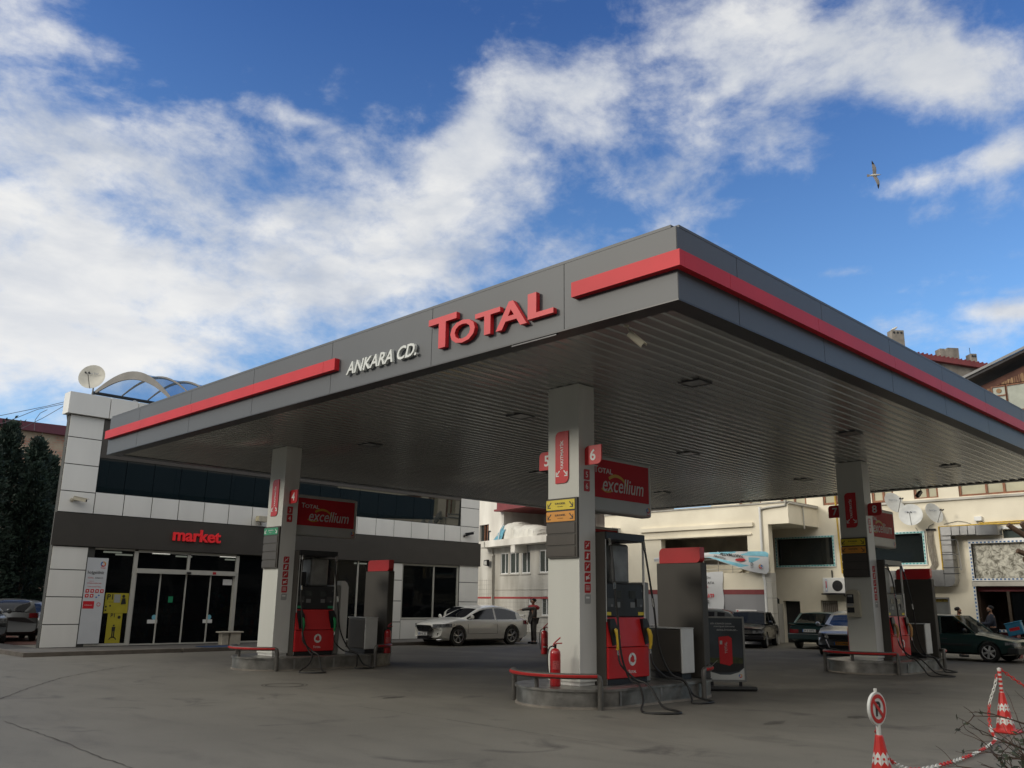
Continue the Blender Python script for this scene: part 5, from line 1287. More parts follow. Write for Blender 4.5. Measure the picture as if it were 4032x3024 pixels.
b = MB(); wall(b, FA, 13.05, 18.5, 5.361, 9.5, -.3, -.0, [(14.68, 15.9, 5.38, 6.54)]); b.build('upper_wall', plaster2, ab)
b = MB(); wall(b, FA, .5, 13.04, 5.361, 9.5, -3.2, -3.0, [(7.2, 10.3, 5.6, 6.6)]); b.build('recessed_wall', plaster3, ab)
b = MB(); b.fb(FA, 12.8, 13.04, 5.361, 7.3, -3.0, .0); b.build('corner_pier', plaster3, ab)
b = MB(); b.fb(FA, 12.78, 13.06, 5.362, 6.0, .003, .05); b.fb(FA, .3, 13.2, 7.2, 7.32, -3.2, .5); b.fb(FA, .3, 13.1, 7.321, 7.8, -3.2, .35); b.build('maroon_eave', maroon, ab)
b = MB(); b.fb(FA, 7.2, 10.3, 5.6, 6.6, -3.15, -3.1); b.build('dark_window', dglass, ab)
b = MB(); b.fb(FA, 14.68, 15.9, 5.39, 6.53, -.2, -.15); w_ = b.build('side_window', dglass, ab)
b = MB(); b.fb(FA, 15.3, 15.36, 5.39, 6.53, -.149, -.08); b.fb(FA, 14.95, 15.02, 5.39, 6.53, -.149, -.08); b.fb(FA, 14.68, 14.74, 5.39, 6.53, -.149, -.08); b.build('frame', wood, w_)
b = MB(); b.fb(FA, 14.6, 18.5, 5.26, 5.33, .101, .16); b.build('string_course', plaster3, ab)
for h in hl:
    window(FA, ab, h[0], h[1], h[2], h[3], pvc, tglass, .08, .07, [(h[0] + (h[1] - h[0]) * .42)] if h[1] - h[0] > .5 else [], sill=plaster3)
b = MB(); b.fb(FA, .5, 18.4, 1.86, 1.97, .101 if False else .001, .012); b.build('red_line', mat('line_red', (.32, .03, .03), .6), ab)
b = MB(); b.fb(FA, 14.01, 18.4, 1.86, 1.97, .101, .112); b.build('red_line', mat('line_red', (.32, .03, .03)), ab)
b = MB(); b.fb(FA, .5, 13.8, 2.38, 2.42, .001, .03); b.build('string_course', plaster3, ab)
b = MB()
for i in range(8): b.fb(FA, 14.1 + i * .28, 14.115 + i * .28, 1.2, 3.05, .101, .104)
for i in range(7): b.fb(FA, 14.02, 16.2, 1.3 + i * .28, 1.312 + i * .28, .1045, .107)
b.build('tile_joint', mat('joint_grey', (.25, .24, .22), .8), ab)
b = MB()
for i in range(30): b.fb(FA, 1 + i * .42, 1.012 + i * .42, .02, 1.8, .001, .003)
for i in range(6): b.fb(FA, .6, 13.7, .25 + i * .28, .26 + i * .28, .0035, .005)
b.build('tile_joint', mat('joint_grey', (.25, .24, .22)), ab)
b = MB(); p = FA.p(13.9, 0, .18); b.tube([FA.p(13.88, 4.5, .16), FA.p(13.86, 2.2, .16), FA.p(13.83, 1.5, .16)], .03); b.tube([FA.p(13.5, 4.9, .96), FA.p(13.5, 5.3, 1.0)], .03); b.build('downpipe', plaster3, ab)
b = MB(); q = FA.p; b.tube([q(13.8, 5.37, .5), q(13.8, 5.9, .5), q(13.72, 6.0, .5), q(13.6, 5.98, .5)], .05); tag(b.build('flue_pipe', black), 'small black bent flue pipe standing on the white terrace slab', 'flue')
t = thing('floodlight', tuple(FA.p(14.3, 4.0, .3)), 'dark square floodlight on the stained corner under the terrace', 'lamp')
b = MB(); b.prism(FA, [(14.05, 3.85), (14.55, 3.92), (14.5, 4.22), (14.1, 4.25)], .25, .42); b.build('housing', black, t)
b = MB(); b.prism(FA, [(14.12, 3.92), (14.48, 3.96), (14.44, 4.16), (14.15, 4.19)], .421, .43); b.build('lens', lens, t)
# tarpaulin heap on the terrace
t = thing('covered_load', tuple(FA.p(10.3, 5.36, .4)), 'heap under a creased white tarpaulin with blue lining on the terrace', 'tarpaulin')
prof = [(12.65, 5.37), (12.3, 5.85), (11.9, 6.30), (11.46, 6.44), (10.95, 6.42), (10.59, 6.38), (10.4, 6.2), (10.09, 6.17), (9.5, 6.16), (9.0, 6.12), (8.56, 6.05), (8.3, 5.95), (8.1, 5.83), (7.95, 5.6), (7.9, 5.37)]
def loadmesh(b, prof, d0, d1, amp, seed):
    rr = random.Random(seed); n = 9; P = []
    for i in range(len(prof) - 1):
        for k in range(4): q_ = k / 4; P.append((prof[i][0] * (1 - q_) + prof[i + 1][0] * q_, prof[i][1] * (1 - q_) + prof[i + 1][1] * q_))
    P.append(prof[-1]); vs = []
    for i, (u, z) in enumerate(P):
        for k in range(n + 1):
            a = PI * k / n; wv = (d0 + d1) / 2 + (d1 - d0) / 2 * math.cos(a); h = 5.362 + (z - 5.362) * (math.sin(a) ** .45 if 0 < k < n else 0)
            fold = amp * math.sin(i * 1.25 + k * .9 + 2.2 * math.sin(i * .37)) + rr.uniform(-.012, .012)
            vs.append(FA.p(u + fold * .6, max(5.362, h + fold * .35), wv + fold * math.cos(a)))
    m = n + 1
    b.smooth = True; b.add(vs, [(i * m + k, i * m + k + 1, (i + 1) * m + k + 1, (i + 1) * m + k) for i in range(len(P) - 1) for k in range(n)]); b.smooth = False
b = MB(); loadmesh(b, prof, -1.0, .75, .07, 4); b.build('cover', mat('tarp_white', (.62, .60, .54), .6, 0, .08, 2), t)
b = MB(); b.add([FA.p(12.7, 5.37, .80), FA.p(11.9, 6.28, .5), FA.p(11.3, 5.95, .78), FA.p(11.6, 5.37, .86), FA.p(12.0, 5.37, .9)], [(0, 1, 2), (0, 2, 4), (4, 2, 3)]); b.build('blue_flap', mat('tarp_blue', (.10, .32, .42), .5, 0, .3, 3), t)
b = MB(); b.tube([FA.p(11.9, 6.4, .55), FA.p(12.0, 5.9, .75), FA.p(11.9, 5.38, .9)], .03); b.build('rope', pvc, t)

# far roofs
fb_ = thing('far_building', (60, 20, 0), 'grey rendered house with maroon tiled eave behind the canopy, far right', 'building')
A_, B_ = Vector((58.5, 22.2, 0)), Vector((68, 14.2, 0)); dd = (B_ - A_).normalized(); nn = Vector((-dd.y, dd.x, 0)) * -1
if nn.dot(A_) > 0: nn = -nn
FF = Fr(A_, dd, nn); Lf = (B_ - A_).length
b = MB(); b.fb(FF, 0, Lf, 0, 17.6, -8, 0); b.build('wall', conc, fb_)
b = MB(); zt = lambda u: 18.70 - u * .122
b.prism(FF, [(-.4, zt(0) - .35), (Lf, zt(Lf) - .35), (Lf, zt(Lf)), (-.4, zt(0))], -8.3, .35); b.build('tiled_eave', maroon, fb_)
b = MB(); b.prism(FF, [(0, 17.59), (Lf, 16), (Lf, zt(Lf) - .36), (0, zt(0) - .36)], -7.8, -.05); b.build('upper_wall', conc, fb_)
b = MB()
for i in range(int(Lf / .3)): b.tube([FF.p(i * .3, zt(i * .3) + .0, .36), FF.p(i * .3, zt(i * .3) + .05, -4)], .06, 6)
b.build('ridge_tile', maroon, fb_)
def chimney(u, w, zt_, lab, holes=3, br=0):
    c = FF.p(u, 0, -1.0); t = thing('chimney', (c.x, c.y, 17), lab, 'chimney', 'chimneys on the far roof')
    b = MB(); b.fb(FF, u, u + w, 16.5, zt_, -.6, -.001)
    if br: b.fb(FF, u, u + w * .25, zt_ + .001, zt_ + .12, -.6, -.001); b.fb(FF, u + w * .42, u + w, zt_ + .001, zt_ + .2, -.6, -.001)
    b.build('stack', conc, t)
    b = MB()
    for k in range(holes): b.disc(FF, u + w * (k + .7) / (holes + .4), zt_ - .18, .085, 0, .01, 12)
    if holes: b.build('flue_hole', black, t)
    if holes == 2: b = MB(); b.tube([FF.p(u + .15, zt_, -.3), FF.p(u + .15, zt_ + .5, -.3)], .02); b.build('rod', black, t)
chimney(.5, .88, 20.1, 'tall concrete chimney with a bird, leftmost on the far roof'); chimney(3.85, 1.35, 18.78, 'wide broken concrete chimney in the middle of the far roof', 0, 1); chimney(6.05, .42, 18.62, 'small concrete chimney with thin rod, rightmost on the far roof', 2)

# left: old brick building with maroon eave
lb = thing('brick_building', (21, 75, 0), 'worn pink brick building with dark maroon roof edge behind the cypresses', 'building')
bm_ = bpy.data.materials.new('worn_brick'); bm_.use_nodes = True; t_ = bm_.node_tree; bb = t_.nodes['Principled BSDF']; bb.inputs['Roughness'].default_value = .9
c_ = t_.nodes.new('ShaderNodeTexCoord'); sp_ = t_.nodes.new('ShaderNodeSeparateXYZ'); cx_ = t_.nodes.new('ShaderNodeCombineXYZ'); t_.links.new(c_.outputs['Object'], sp_.inputs[0]); t_.links.new(sp_.outputs[0], cx_.inputs[0]); t_.links.new(sp_.outputs[2], cx_.inputs[1])
br_ = t_.nodes.new('ShaderNodeTexBrick'); br_.inputs['Scale'].default_value = 1.0; br_.inputs['Brick Width'].default_value = .45; br_.inputs['Row Height'].default_value = .2; br_.inputs['Mortar Size'].default_value = .03
br_.inputs['Color1'].default_value = (.36, .17, .12, 1); br_.inputs['Color2'].default_value = (.44, .26, .19, 1); br_.inputs['Mortar'].default_value = (.30, .26, .20, 1); t_.links.new(cx_.outputs[0], br_.inputs['Vector'])
nz_ = t_.nodes.new('ShaderNodeTexNoise'); nz_.inputs['Scale'].default_value = .8; nz_.inputs['Detail'].default_value = 6; t_.links.new(c_.outputs['Object'], nz_.inputs['Vector'])
rp_ = t_.nodes.new('ShaderNodeMapRange'); rp_.inputs['From Min'].default_value = .44; rp_.inputs['From Max'].default_value = .58; t_.links.new(nz_.outputs['Fac'], rp_.inputs['Value'])
mx_ = t_.nodes.new('ShaderNodeMixRGB'); mx_.inputs[2].default_value = (.40, .33, .24, 1); t_.links.new(rp_.outputs[0], mx_.inputs[0]); t_.links.new(br_.outputs[0], mx_.inputs[1]); t_.links.new(mx_.outputs[0], bb.inputs['Base Color'])
b = MB(); b.box(5, 34, 75, 86, 0, 14.3); b.build('wall', bm_, lb)
b = MB(); b.add([(4.5, 74.5, 14.301), (34.5, 74.5, 14.301), (34.5, 86.5, 14.301), (4.5, 86.5, 14.301), (4.5, 74.5, 14.62), (34.5, 74.5, 15.3), (34.5, 86.5, 15.3), (4.5, 86.5, 14.62)], [(0, 1, 2, 3), (4, 5, 6, 7), (0, 1, 5, 4), (1, 2, 6, 5), (2, 3, 7, 6), (3, 0, 4, 7)])
b.build('roof_edge', mat('maroon_metal', (.10, .015, .03), .5, 0, .1, 3), lb)

# overhead wires at the left
b = MB()
for p in ([(5.5, 6.5), (7.94, 7.23), (9.28, 7.77), (9.9, 8.05)], [(5.5, 6.0), (8.09, 7.02), (9.0, 7.61), (9.9, 7.98)], [(8.6, 6.9), (9.2, 7.35), (9.9, 7.95)], [(9.0, 6.9), (8.98, 7.25), (9.1, 7.5), (9.3, 7.65)]):
    b.tube([(a, 31, c) for a, c in p], .010, 5)
tag(b.build('overhead_wires', mat('wire_grey', (.12, .12, .14), .6)), 'thin tangled overhead wires left of the shop roof', 'wires')


# unseen blocks added to close the skyline and shade the space under the canopy
for bx, lab, nm in (((-24, -16, -30, 64, 12), 'plain unseen block added left of the view to shade the canopy space', 'skyline_blocker'), ((-14, 70, -30, -20, 16), 'plain unseen block added behind the camera to shade the canopy space', 'skyline_blocker')):
    x0_, x1_, y0_, y1_, h_ = bx
    ap = thing(nm, ((x0_ + x1_) / 2, (y0_ + y1_) / 2, 0), lab, 'building')
    b = MB(); b.box(x0_, x1_, y0_, y1_, 0, h_); b.build('wall', mat('blocker_render', (.26, .24, .21), .85, 0, .12, .4), ap)
    b = MB(); b.box(x0_ - .3, x1_ + .3, y0_ - .3, y1_ + .3, h_ + .001, h_ + .35); b.build('roof', maroon, ap)
    b = MB()
    for fl in range(3):
        if x1_ < 0:
            for k in range(20): b.box(x1_ + .001, x1_ + .04, y0_ + 2 + k * 4.5, y0_ + 5 + k * 4.5, .8 + fl * 3.2, 2.7 + fl * 3.2)
        else:
            for k in range(18): b.box(x0_ + 2 + k * 4.5, x0_ + 5 + k * 4.5, y1_ + .001, y1_ + .04, .8 + fl * 3.2, 2.7 + fl * 3.2)
    b.build('window_rows', dglass, ap)

# ================================================================== vehicles
def boolean_wells(me, wells):
    """cut wheel arches out of a closed body"""
    o = bpy.data.objects.new('tmp', me); COL.objects.link(o); cut = []
    for (x, y0, y1, r, z) in wells:
        b = MB(); b.lathe((x, y0, z), [(r, 0), (r, y1 - y0)], 26, (0, 1, 0)); b.smooth = False
        c = b.build('cut', black); cut.append(c)
        m = o.modifiers.new('b', 'BOOLEAN'); m.operation = 'DIFFERENCE'; m.object = c; m.solver = 'EXACT'
    dg = bpy.context.evaluated_depsgraph_get(); dg.update()
    r = bpy.data.meshes.new_from_object(o.evaluated_get(dg))
    for c in cut: bpy.data.objects.remove(c)
    bpy.data.objects.remove(o)
    return r
def car(name, loc, rz, lab, paint, P, plate=None, plate_m=None, rear_plate=False, grp=None, rim=1, dark_glass=False, extras=None):
    """P: length, width, wheelbase, front overhang, wheel radius, belt profile (x, z) from the nose back, greenhouse points"""
    t = thing(name, loc, lab, 'car', grp, rz)
    L, Wd, wb, fo, wr = P['L'], P['W'], P['wb'], P['fo'], P['wr']
    hw = Wd / 2; xf = fo - L / 2          # local: nose towards -X is awkward, so nose at +X: x = L/2 - distance
    X = lambda d: L / 2 - d
    prof = P['top']
    def wid(d):
        ee = min(d, L - d); return hw * (1 - (.10 if P.get('round', 1) else .05) * (1 - min(1, ee / .55)) ** 2.2)
    def bow(d, y):
        ee = min(d, L - d); q = (.30 if P.get('round', 1) else .07) * min(1, abs(y) / hw) ** 2.6 * max(0, 1 - ee / 1.1)
        return q if d < L / 2 else -q
    def bp(d, y, z, o=0): return (L / 2 - d - bow(d, y) + (o if d < L / 2 else -o), y, z)
    def top(d):
        for i in range(len(prof) - 1):
            if prof[i][0] <= d <= prof[i + 1][0]:
                q = (d - prof[i][0]) / (prof[i + 1][0] - prof[i][0]); return prof[i][1] * (1 - q) + prof[i + 1][1] * q
        return prof[-1][1]
    vs = []; ds = [0, .02, .06, .14, .28] + [.45 + (L - .9) * i / 24 for i in range(25)] + [L - .28, L - .14, L - .06, L - .02, L]
    zb = P.get('zb', .2)
    for d in ds:
        e = min(d, L - d); w = wid(d); zt = top(d); zs = min(zt, P['belt']); lo = zb + .12 * max(0, 1 - e / .35); cr = .0 if zt < P['belt'] else .0
        vs += [(X(d), 0, lo), (X(d), -w * .80, lo), (X(d), -w * .96, lo + .05), (X(d), -w, lo + .20), (X(d), -w * 1.0, (lo + zs) / 2 + .05), (X(d), -w * .975, zs - .10), (X(d), -w * .93, zs - .03), (X(d), -w * .84, zs), (X(d), -w * .45, zt + .022), (X(d), 0, zt + .03),
               (X(d), w * .45, zt + .022), (X(d), w * .84, zs), (X(d), w * .93, zs - .03), (X(d), w * .975, zs - .10), (X(d), w, (lo + zs) / 2 + .05), (X(d), w, lo + .20), (X(d), w * .96, lo + .05), (X(d), w * .80, lo)]
    vs = [(x_ - bow(L / 2 - x_, y_), y_, z_) for x_, y_, z_ in vs]
    m = 18; b = MB(); b.smooth = True
    b.add(vs, [(i * m + j, i * m + (j + 1) % m, (i + 1) * m + (j + 1) % m, (i + 1) * m + j) for i in range(len(ds) - 1) for j in range(m)] + [tuple(range(m)), tuple(range((len(ds) - 1) * m, len(ds) * m))])
    tmp = b.build('body', paint); me = tmp.data; bpy.data.objects.remove(tmp)
    wx = [X(fo), X(fo + wb)]
    me2 = boolean_wells(me, [(x, s * hw - .13, s * hw + .13, wr + .055, wr) for x in wx for s in (-1, 1)])
    me2.name = 'body'
    if not me2.materials: me2.materials.append(paint)
    me2.polygons.foreach_set('use_smooth', [True] * len(me2.polygons)); me2.set_sharp_from_angle(angle=R(32))
    bo = bpy.data.objects.new('body', me2); COL.objects.link(bo); bo.parent = t
    def LB(b_, nm, m_, par=None):
        o = b_.build(nm, m_)
        o.parent = par or t
        return o
    # greenhouse
    g = P['green']    # distances from the nose: windscreen base, roof front, roof rear, rear window base, roof height
    wb0, rf, rr_, rb, zr = g; zbelt = P['belt'] - .005; wl = hw * .86; wu = hw * P.get('tumble', .70)
    smooth_cab = 'cab' in P
    A = [(X(wb0), zbelt + P.get('cowl', .02)), (X(rf), zr - .04), (X(rr_), zr - .045), (X(rb), zbelt + P.get('deck', .04))]
    def yy(z): q = (z - zbelt) / (zr - zbelt); return wl * (1 - q) + wu * q
    if smooth_cab:
        cp = smooth_path([Vector((d, 0, z)) for d, z in P['cab']], 5); vs = []; fs = []; mt_ = []
        fr = [0, .40, .80, .90, 1.0]
        for q in cp:
            d, z = q.x, max(q.z, zbelt + .012); hh = z - zbelt; tt = hh / (zr - zbelt)
            end = min(1, min(d - cp[0].x, cp[-1].x - d) / .45 + .55); pts_ = []
            for f_ in fr:
                y_ = (wl * (1 - f_ * tt) + wu * f_ * tt) * (end if f_ < 1 else end * .80) * (.985 if f_ == .9 else 1); pts_.append((y_, zbelt + hh * (f_ if f_ < 1 else .985) + (.004 if f_ == .9 else 0)))
            row = [(X(d), -y_, z_) for y_, z_ in pts_] + [(X(d), -pts_[-1][0] * .5, z + .012), (X(d), 0, z + .018), (X(d), pts_[-1][0] * .5, z + .012)] + [(X(d), y_, z_) for y_, z_ in reversed(pts_)]
            vs += row
        m = 13
        for i in range(len(cp) - 1):
            dm_ = (cp[i].x + cp[i + 1].x) / 2
            for j in range(m - 1):
                fs.append((i * m + j, i * m + j + 1, (i + 1) * m + j + 1, (i + 1) * m + j))
                side = j in (0, 1, 10, 11); rail = j in (2, 3, 8, 9)
                roofz = rf - .05 < dm_ < rr_ + .05; pil = any(abs(dm_ - p_) < .05 for p_ in P['pillars']) or dm_ > P.get('cend', rb - .35) or dm_ < wb0 + .12
                mt_.append(0 if (rail or (side and pil) or (not side and roofz)) else 1)
        gb = [MB(), MB()]
        for k_ in (0, 1):
            used_ = [f for f, q_ in zip(fs, mt_) if q_ == k_]; gb[k_].smooth = True; gb[k_].add(vs, used_)
        for k_, nm_, mm_ in ((0, 'roof', paint), (1, 'window_glass', carglassd)):
            o = gb[k_].build(nm_, mm_); bm = bmesh.new(); bm.from_mesh(o.data); bmesh.ops.delete(bm, geom=[v for v in bm.verts if not v.link_faces], context='VERTS'); bm.to_mesh(o.data); bm.free(); o.parent = t
    else:
        b = MB(); b.smooth = True
        # roof skin, gently crowned
        rp = []; nx = 8
        for i in range(nx + 1):
            q = i / nx; x = X(rf) + (X(rr_) - X(rf)) * q; zc = zr - .04 + .045 * (1 - (2 * q - 1) ** 2)
            for j in range(7):
                s = -1 + 2 * j / 6; rp.append((x, s * wu * (1.02), zc + .025 * (1 - s * s) - .012 * abs(s) ** 4))
        o_ = len(rp); rp2 = [(p[0], p[1] * .97, p[2] - .03) for p in rp]
        fs = [(i * 7 + j, i * 7 + j + 1, (i + 1) * 7 + j + 1, (i + 1) * 7 + j) for i in range(nx) for j in range(6)]
        fs2 = [tuple(o_ + k for k in f) for f in fs]
        rim_i = [i * 7 for i in range(nx + 1)] + [nx * 7 + j for j in range(1, 7)] + [i * 7 + 6 for i in range(nx - 1, -1, -1)] + [j for j in range(5, 0, -1)]
        fs3 = [(rim_i[k], rim_i[(k + 1) % len(rim_i)], o_ + rim_i[(k + 1) % len(rim_i)], o_ + rim_i[k]) for k in range(len(rim_i))]
        b.add(rp + rp2, fs + fs2 + fs3); LB(b, 'roof', paint)
        b = MB()
        def bar3(p, q, r): b.tube([p, tuple((Vector(p) + Vector(q)) / 2 + Vector((0, 0, .008))), q], r, 6)
        for s in (-1, 1):
            P0 = [(A[0][0], s * wl, A[0][1]), (A[1][0], s * wu, A[1][1]), (A[2][0], s * wu, A[2][1]), (A[3][0], s * wl * .97, A[3][1])]
            bar3(P0[0], P0[1], .03); bar3(P0[1], P0[2], .022); bar3(P0[2], P0[3], .045)
            for d in P['pillars']:
                x = X(d); b.tube([(x, s * wl * 1.0, zbelt - .02), (x - .03, s * wu, zr - .03)], .035, 6)
        LB(b, 'pillar', paint)
        gm = carglassd if dark_glass else carglass
        def pane(nm, pts, out=(0, 0, 0)):
            b = MB(); c = sum((Vector(p) for p in pts), Vector()) / len(pts)
            nrm = (Vector(pts[1]) - Vector(pts[0])).cross(Vector(pts[2]) - Vector(pts[0])).normalized()
            if nrm.dot(c - Vector((0, 0, .6))) < 0: nrm = -nrm
            vs = [Vector(p) + nrm * .004 for p in pts] + [Vector(p) - nrm * .004 for p in pts]; k = len(pts)
            b.add(vs, [tuple(range(k)), tuple(range(k, 2 * k))] + [(i, (i + 1) % k, k + (i + 1) % k, k + i) for i in range(k)])
            return LB(b, nm, gm)
        pane('windscreen', [(A[0][0], -wl, A[0][1]), (A[0][0] + .05, 0, A[0][1]), (A[0][0], wl, A[0][1]), (A[1][0], wu, A[1][1]), (A[1][0] + .02, 0, A[1][1] + .02), (A[1][0], -wu, A[1][1])])
        pane('rear_window', [(A[3][0], -wl * .95, A[3][1]), (A[3][0], wl * .95, A[3][1]), (A[2][0], wu, A[2][1]), (A[2][0], -wu, A[2][1])])
        ws = [wb0 + .05] + P['pillars'] + [rb - .08]
        for s in (-1, 1):
            for i in range(len(ws) - 1):
                d0, d1 = ws[i] + .03, ws[i + 1] - .03
                def xt(d):   # top edge clipped by the slanted ends
                    return min(max(d, rf + .04), rr_ - .04)
                zt_ = zr - .06
                pane('side_window', [(X(d0), s * wl * 1.0, zbelt + .03), (X(d1), s * wl * 1.0, zbelt + .03), (X(xt(d1)), s * wu * 1.01, zt_), (X(xt(d0)), s * wu * 1.01, zt_)])
    # cabin: seats, wheel
    b = MB()
    if not smooth_cab:
      pass
    for d in (P['pillars'][0] - .25, P['pillars'][0] + .75):
        for s in (-1, 1):
            b.bbox(X(d + .45), X(d + .32), s * .36 - .22, s * .36 + .22, .4, zbelt + .12, .04, 2); b.bbox(X(d + .45), X(d + .37), s * .36 - .11, s * .36 + .11, zbelt + .15, zbelt + .30, .03, 2)
    b.lathe((X(P['pillars'][0] - .62), .36, zbelt + .02), [(.17, -.012), (.185, 0), (.17, .012), (.155, 0)], 18, (-1, 0, .4)); LB(b, 'seats', mat('seat_cloth', (.035, .035, .037), .8, 0, .1, 9))
    # wheels
    for i, x in enumerate(wx):
        for s in (-1, 1):
            y = s * (hw - .11)
            b = MB(); b.lathe((x, y - .10 if s > 0 else y + .10, wr), [(wr * .66, 0), (wr * .94, .0), (wr, .03), (wr, .17), (wr * .95, .20), (wr * .69, .20), (wr * .66, .17)], 26, (0, s, 0)); wh = LB(b, 'wheel', rubber)
            b = MB(); yo = y + s * .10; c = Vector((x, yo, wr)); rr0 = wr * P.get('rimr', .68)
            b.lathe((x, y, wr), [(.001, .0), (rr0, .0), (rr0 * 1.02, .06), (rr0, .105), (rr0 * .93, .10), (rr0 * .92, .05), (.001, .045)], 22, (0, s, 0)) if rim == 2 else b.lathe((x, y, wr), [(rr0 * .90, .02), (rr0 * 1.02, .06), (rr0, .105), (rr0 * .92, .10), (rr0 * .90, .02)], 22, (0, s, 0))
            ns = P.get('spokes', 5)
            for k in range(ns):
                a = 2 * PI * k / ns + .3 + i; r1 = rr0 * .95
                for da in ((-.16, .16) if rim == 1 else (0,)):
                    b.tube([(x + .03 * math.cos(a), yo - s * .015, wr + .03 * math.sin(a)), (x + r1 * math.cos(a + da), yo - s * .02, wr + r1 * math.sin(a + da))], .018 if rim == 1 else .035, 5)
            b.lathe((x, yo - s * .03, wr), [(.001, 0), (.05, 0), (.045, .025), (.001, .03)], 12, (0, s, 0)); LB(b, 'rim', P.get('rimm', mat('alloy_rim', (.45, .45, .45), .3, .7, .05, 5)), wh)
            b = MB(); b.lathe((x, y - s * .02, wr), [(.001, 0), (wr * .55, 0), (wr * .55, .04), (.001, .04)], 18, (0, s, 0)); LB(b, 'brake_disc', black, wh)
    b = MB(); b.box(X(fo + wb + .35), X(fo - .35), -hw * .78, hw * .78, zb - .02, zb + .35); LB(b, 'underbody', black)
    # mirrors, door gaps, handles
    for s in (-1, 1):
        b = MB(); x = A[0][0] - .22; b.lathe((x, s * (hw + .08), zbelt + .10), [(.001, -.04), (.06, -.03), (.075, .01), (.05, .05), (.001, .06)], 12, (1, 0, 0), sx=1.0, sy=1.25); b.tube([(x, s * wl, zbelt + .03), (x, s * (hw + .05), zbelt + .07)], .015); LB(b, 'mirror', P.get('mirror', paint))
    b = MB()
    for s in (-1, 1):
        for d in [wb0 + .1] + P['pillars'][:2]:
            b.tube([(X(d), s * (hw * .955), zbelt - .05), (X(d) + .01, s * (hw * .995 + .002), zbelt - .25), (X(d) + .02, s * (hw + .001), zb + .25)], .006, 4)
        b.tube([(X(wb0 + .1), s * (hw + .0), zb + .24), (X(P['pillars'][min(1, len(P['pillars']) - 1)]), s * (hw + .0), zb + .24)], .006, 4)
    LB(b, 'door_gap', black)
    for s in (-1, 1):
        for d in P['pillars'][:2]:
            b = MB(); b.tube([(X(d - .22), s * (hw * .985 + .01), zbelt - .16), (X(d - .06), s * (hw * .985 + .01), zbelt - .155)], .014, 6); LB(b, 'door_handle', P.get('mirror', paint))
    # lights
    for s in (-1, 1):
        def patch(front, y0, z0, z1, reach, drop, m_, nm):
            b = MB(); P1 = []; nn_ = 9
            for i in range(nn_ + 1):
                q = i / nn_
                if q <= .55: y_ = y0 + (wid(0) * .97 - y0) * q / .55; d_ = 0
                else: d_ = reach * (q - .55) / .45; y_ = None
                if not front: D_ = L - d_
                else: D_ = d_
                zz0 = z0 + drop * q; zz1 = z1 - .03 * (1 - q) * (1 if front else 0)
                if y_ is not None: P1 += [bp(D_, s * y_, zz0, .014), bp(D_, s * y_, zz1, .014)]
                else: yw = wid(D_) * (.985) + .012; P1 += [(bp(D_, s * yw, zz0)[0], s * yw, zz0), (bp(D_, s * yw, zz1)[0], s * yw * .985, zz1)]
            b.add(P1, [(2 * i, 2 * i + 1, 2 * i + 3, 2 * i + 2) for i in range(nn_)]); LB(b, nm, m_)
        h = P['lamp']; patch(True, h[1], h[3], h[4], h[5] + .15, .04, mat('headlamp', (.30, .31, .32), .08, .3, .4, 11), 'headlight')
        k = P['tail']; patch(False, k[0], k[2], k[3], .28, .0, tail, 'tail_light')
    if extras: extras(LB, X, hw, zbelt)
    if plate:
        for fr in ((0,) if not rear_plate else (0, 1)):
            Fp = Fr((X(-.012) if not fr else X(L + .012), 0, 0), (0, 1, 0), (1, 0, 0) if not fr else (-1, 0, 0)); z = P.get('pz', .42) if not fr else P.get('rpz', .72)
            b = MB(); b.fb(Fp, -.26, .26, z - .055, z + .055, .0, .008); p_ = LB(b, 'number_plate', plate_m or wtxt)
            b = MB(); b.text(Fp, plate, -.0, z, .075, .0085, .002, width=.40, bold=.01); LB(b, 'plate_text', btxt, p_)
            e_ = Fp.sg; b = MB(); b.fb(Fp, min(-.26 * e_, -.22 * e_), max(-.26 * e_, -.22 * e_), z - .055, z + .055, .0081, .0095); LB(b, 'plate_band', blu, p_)
    return t
def cpaint(n, c, r=.28, met=0): return mat(n, c, r, met, .03, 1, coat=.6)
pw_ = cpaint('white_car_paint', (.80, .79, .73)); pg_ = cpaint('green_car_paint', (.012, .060, .062), .3, .2); pg2 = cpaint('dark_green_paint', (.010, .038, .034), .3, .2); ps_ = cpaint('silver_paint', (.40, .41, .42), .3, .5); pb_ = cpaint('black_car_paint', (.012, .012, .014)); pgr = cpaint('dark_grey_paint', (.06, .065, .07), .3, .3)
SED = dict(cab=[(1.30, .99), (1.55, 1.08), (1.9, 1.25), (2.25, 1.39), (2.65, 1.47), (3.05, 1.50), (3.45, 1.47), (3.85, 1.38), (4.2, 1.24), (4.5, 1.09)], cend=4.05, L=4.83, W=1.86, wb=2.74, fo=.97, wr=.36, belt=.97, zb=.20, cowl=.03, deck=.10, tumble=.64,
           top=[(0, .70), (.05, .78), (.2, .85), (.6, .93), (1.3, 1.01), (1.5, 1.02), (4.0, 1.06), (4.55, 1.07), (4.78, 1.0), (4.83, .90)], green=(1.35, 2.25, 3.45, 4.45, 1.50),
           pillars=[2.95], lamp=(.06, .50, .905, .66, .82, .50), tail=(.50, .88, .78, .93), pz=.44, spokes=5)
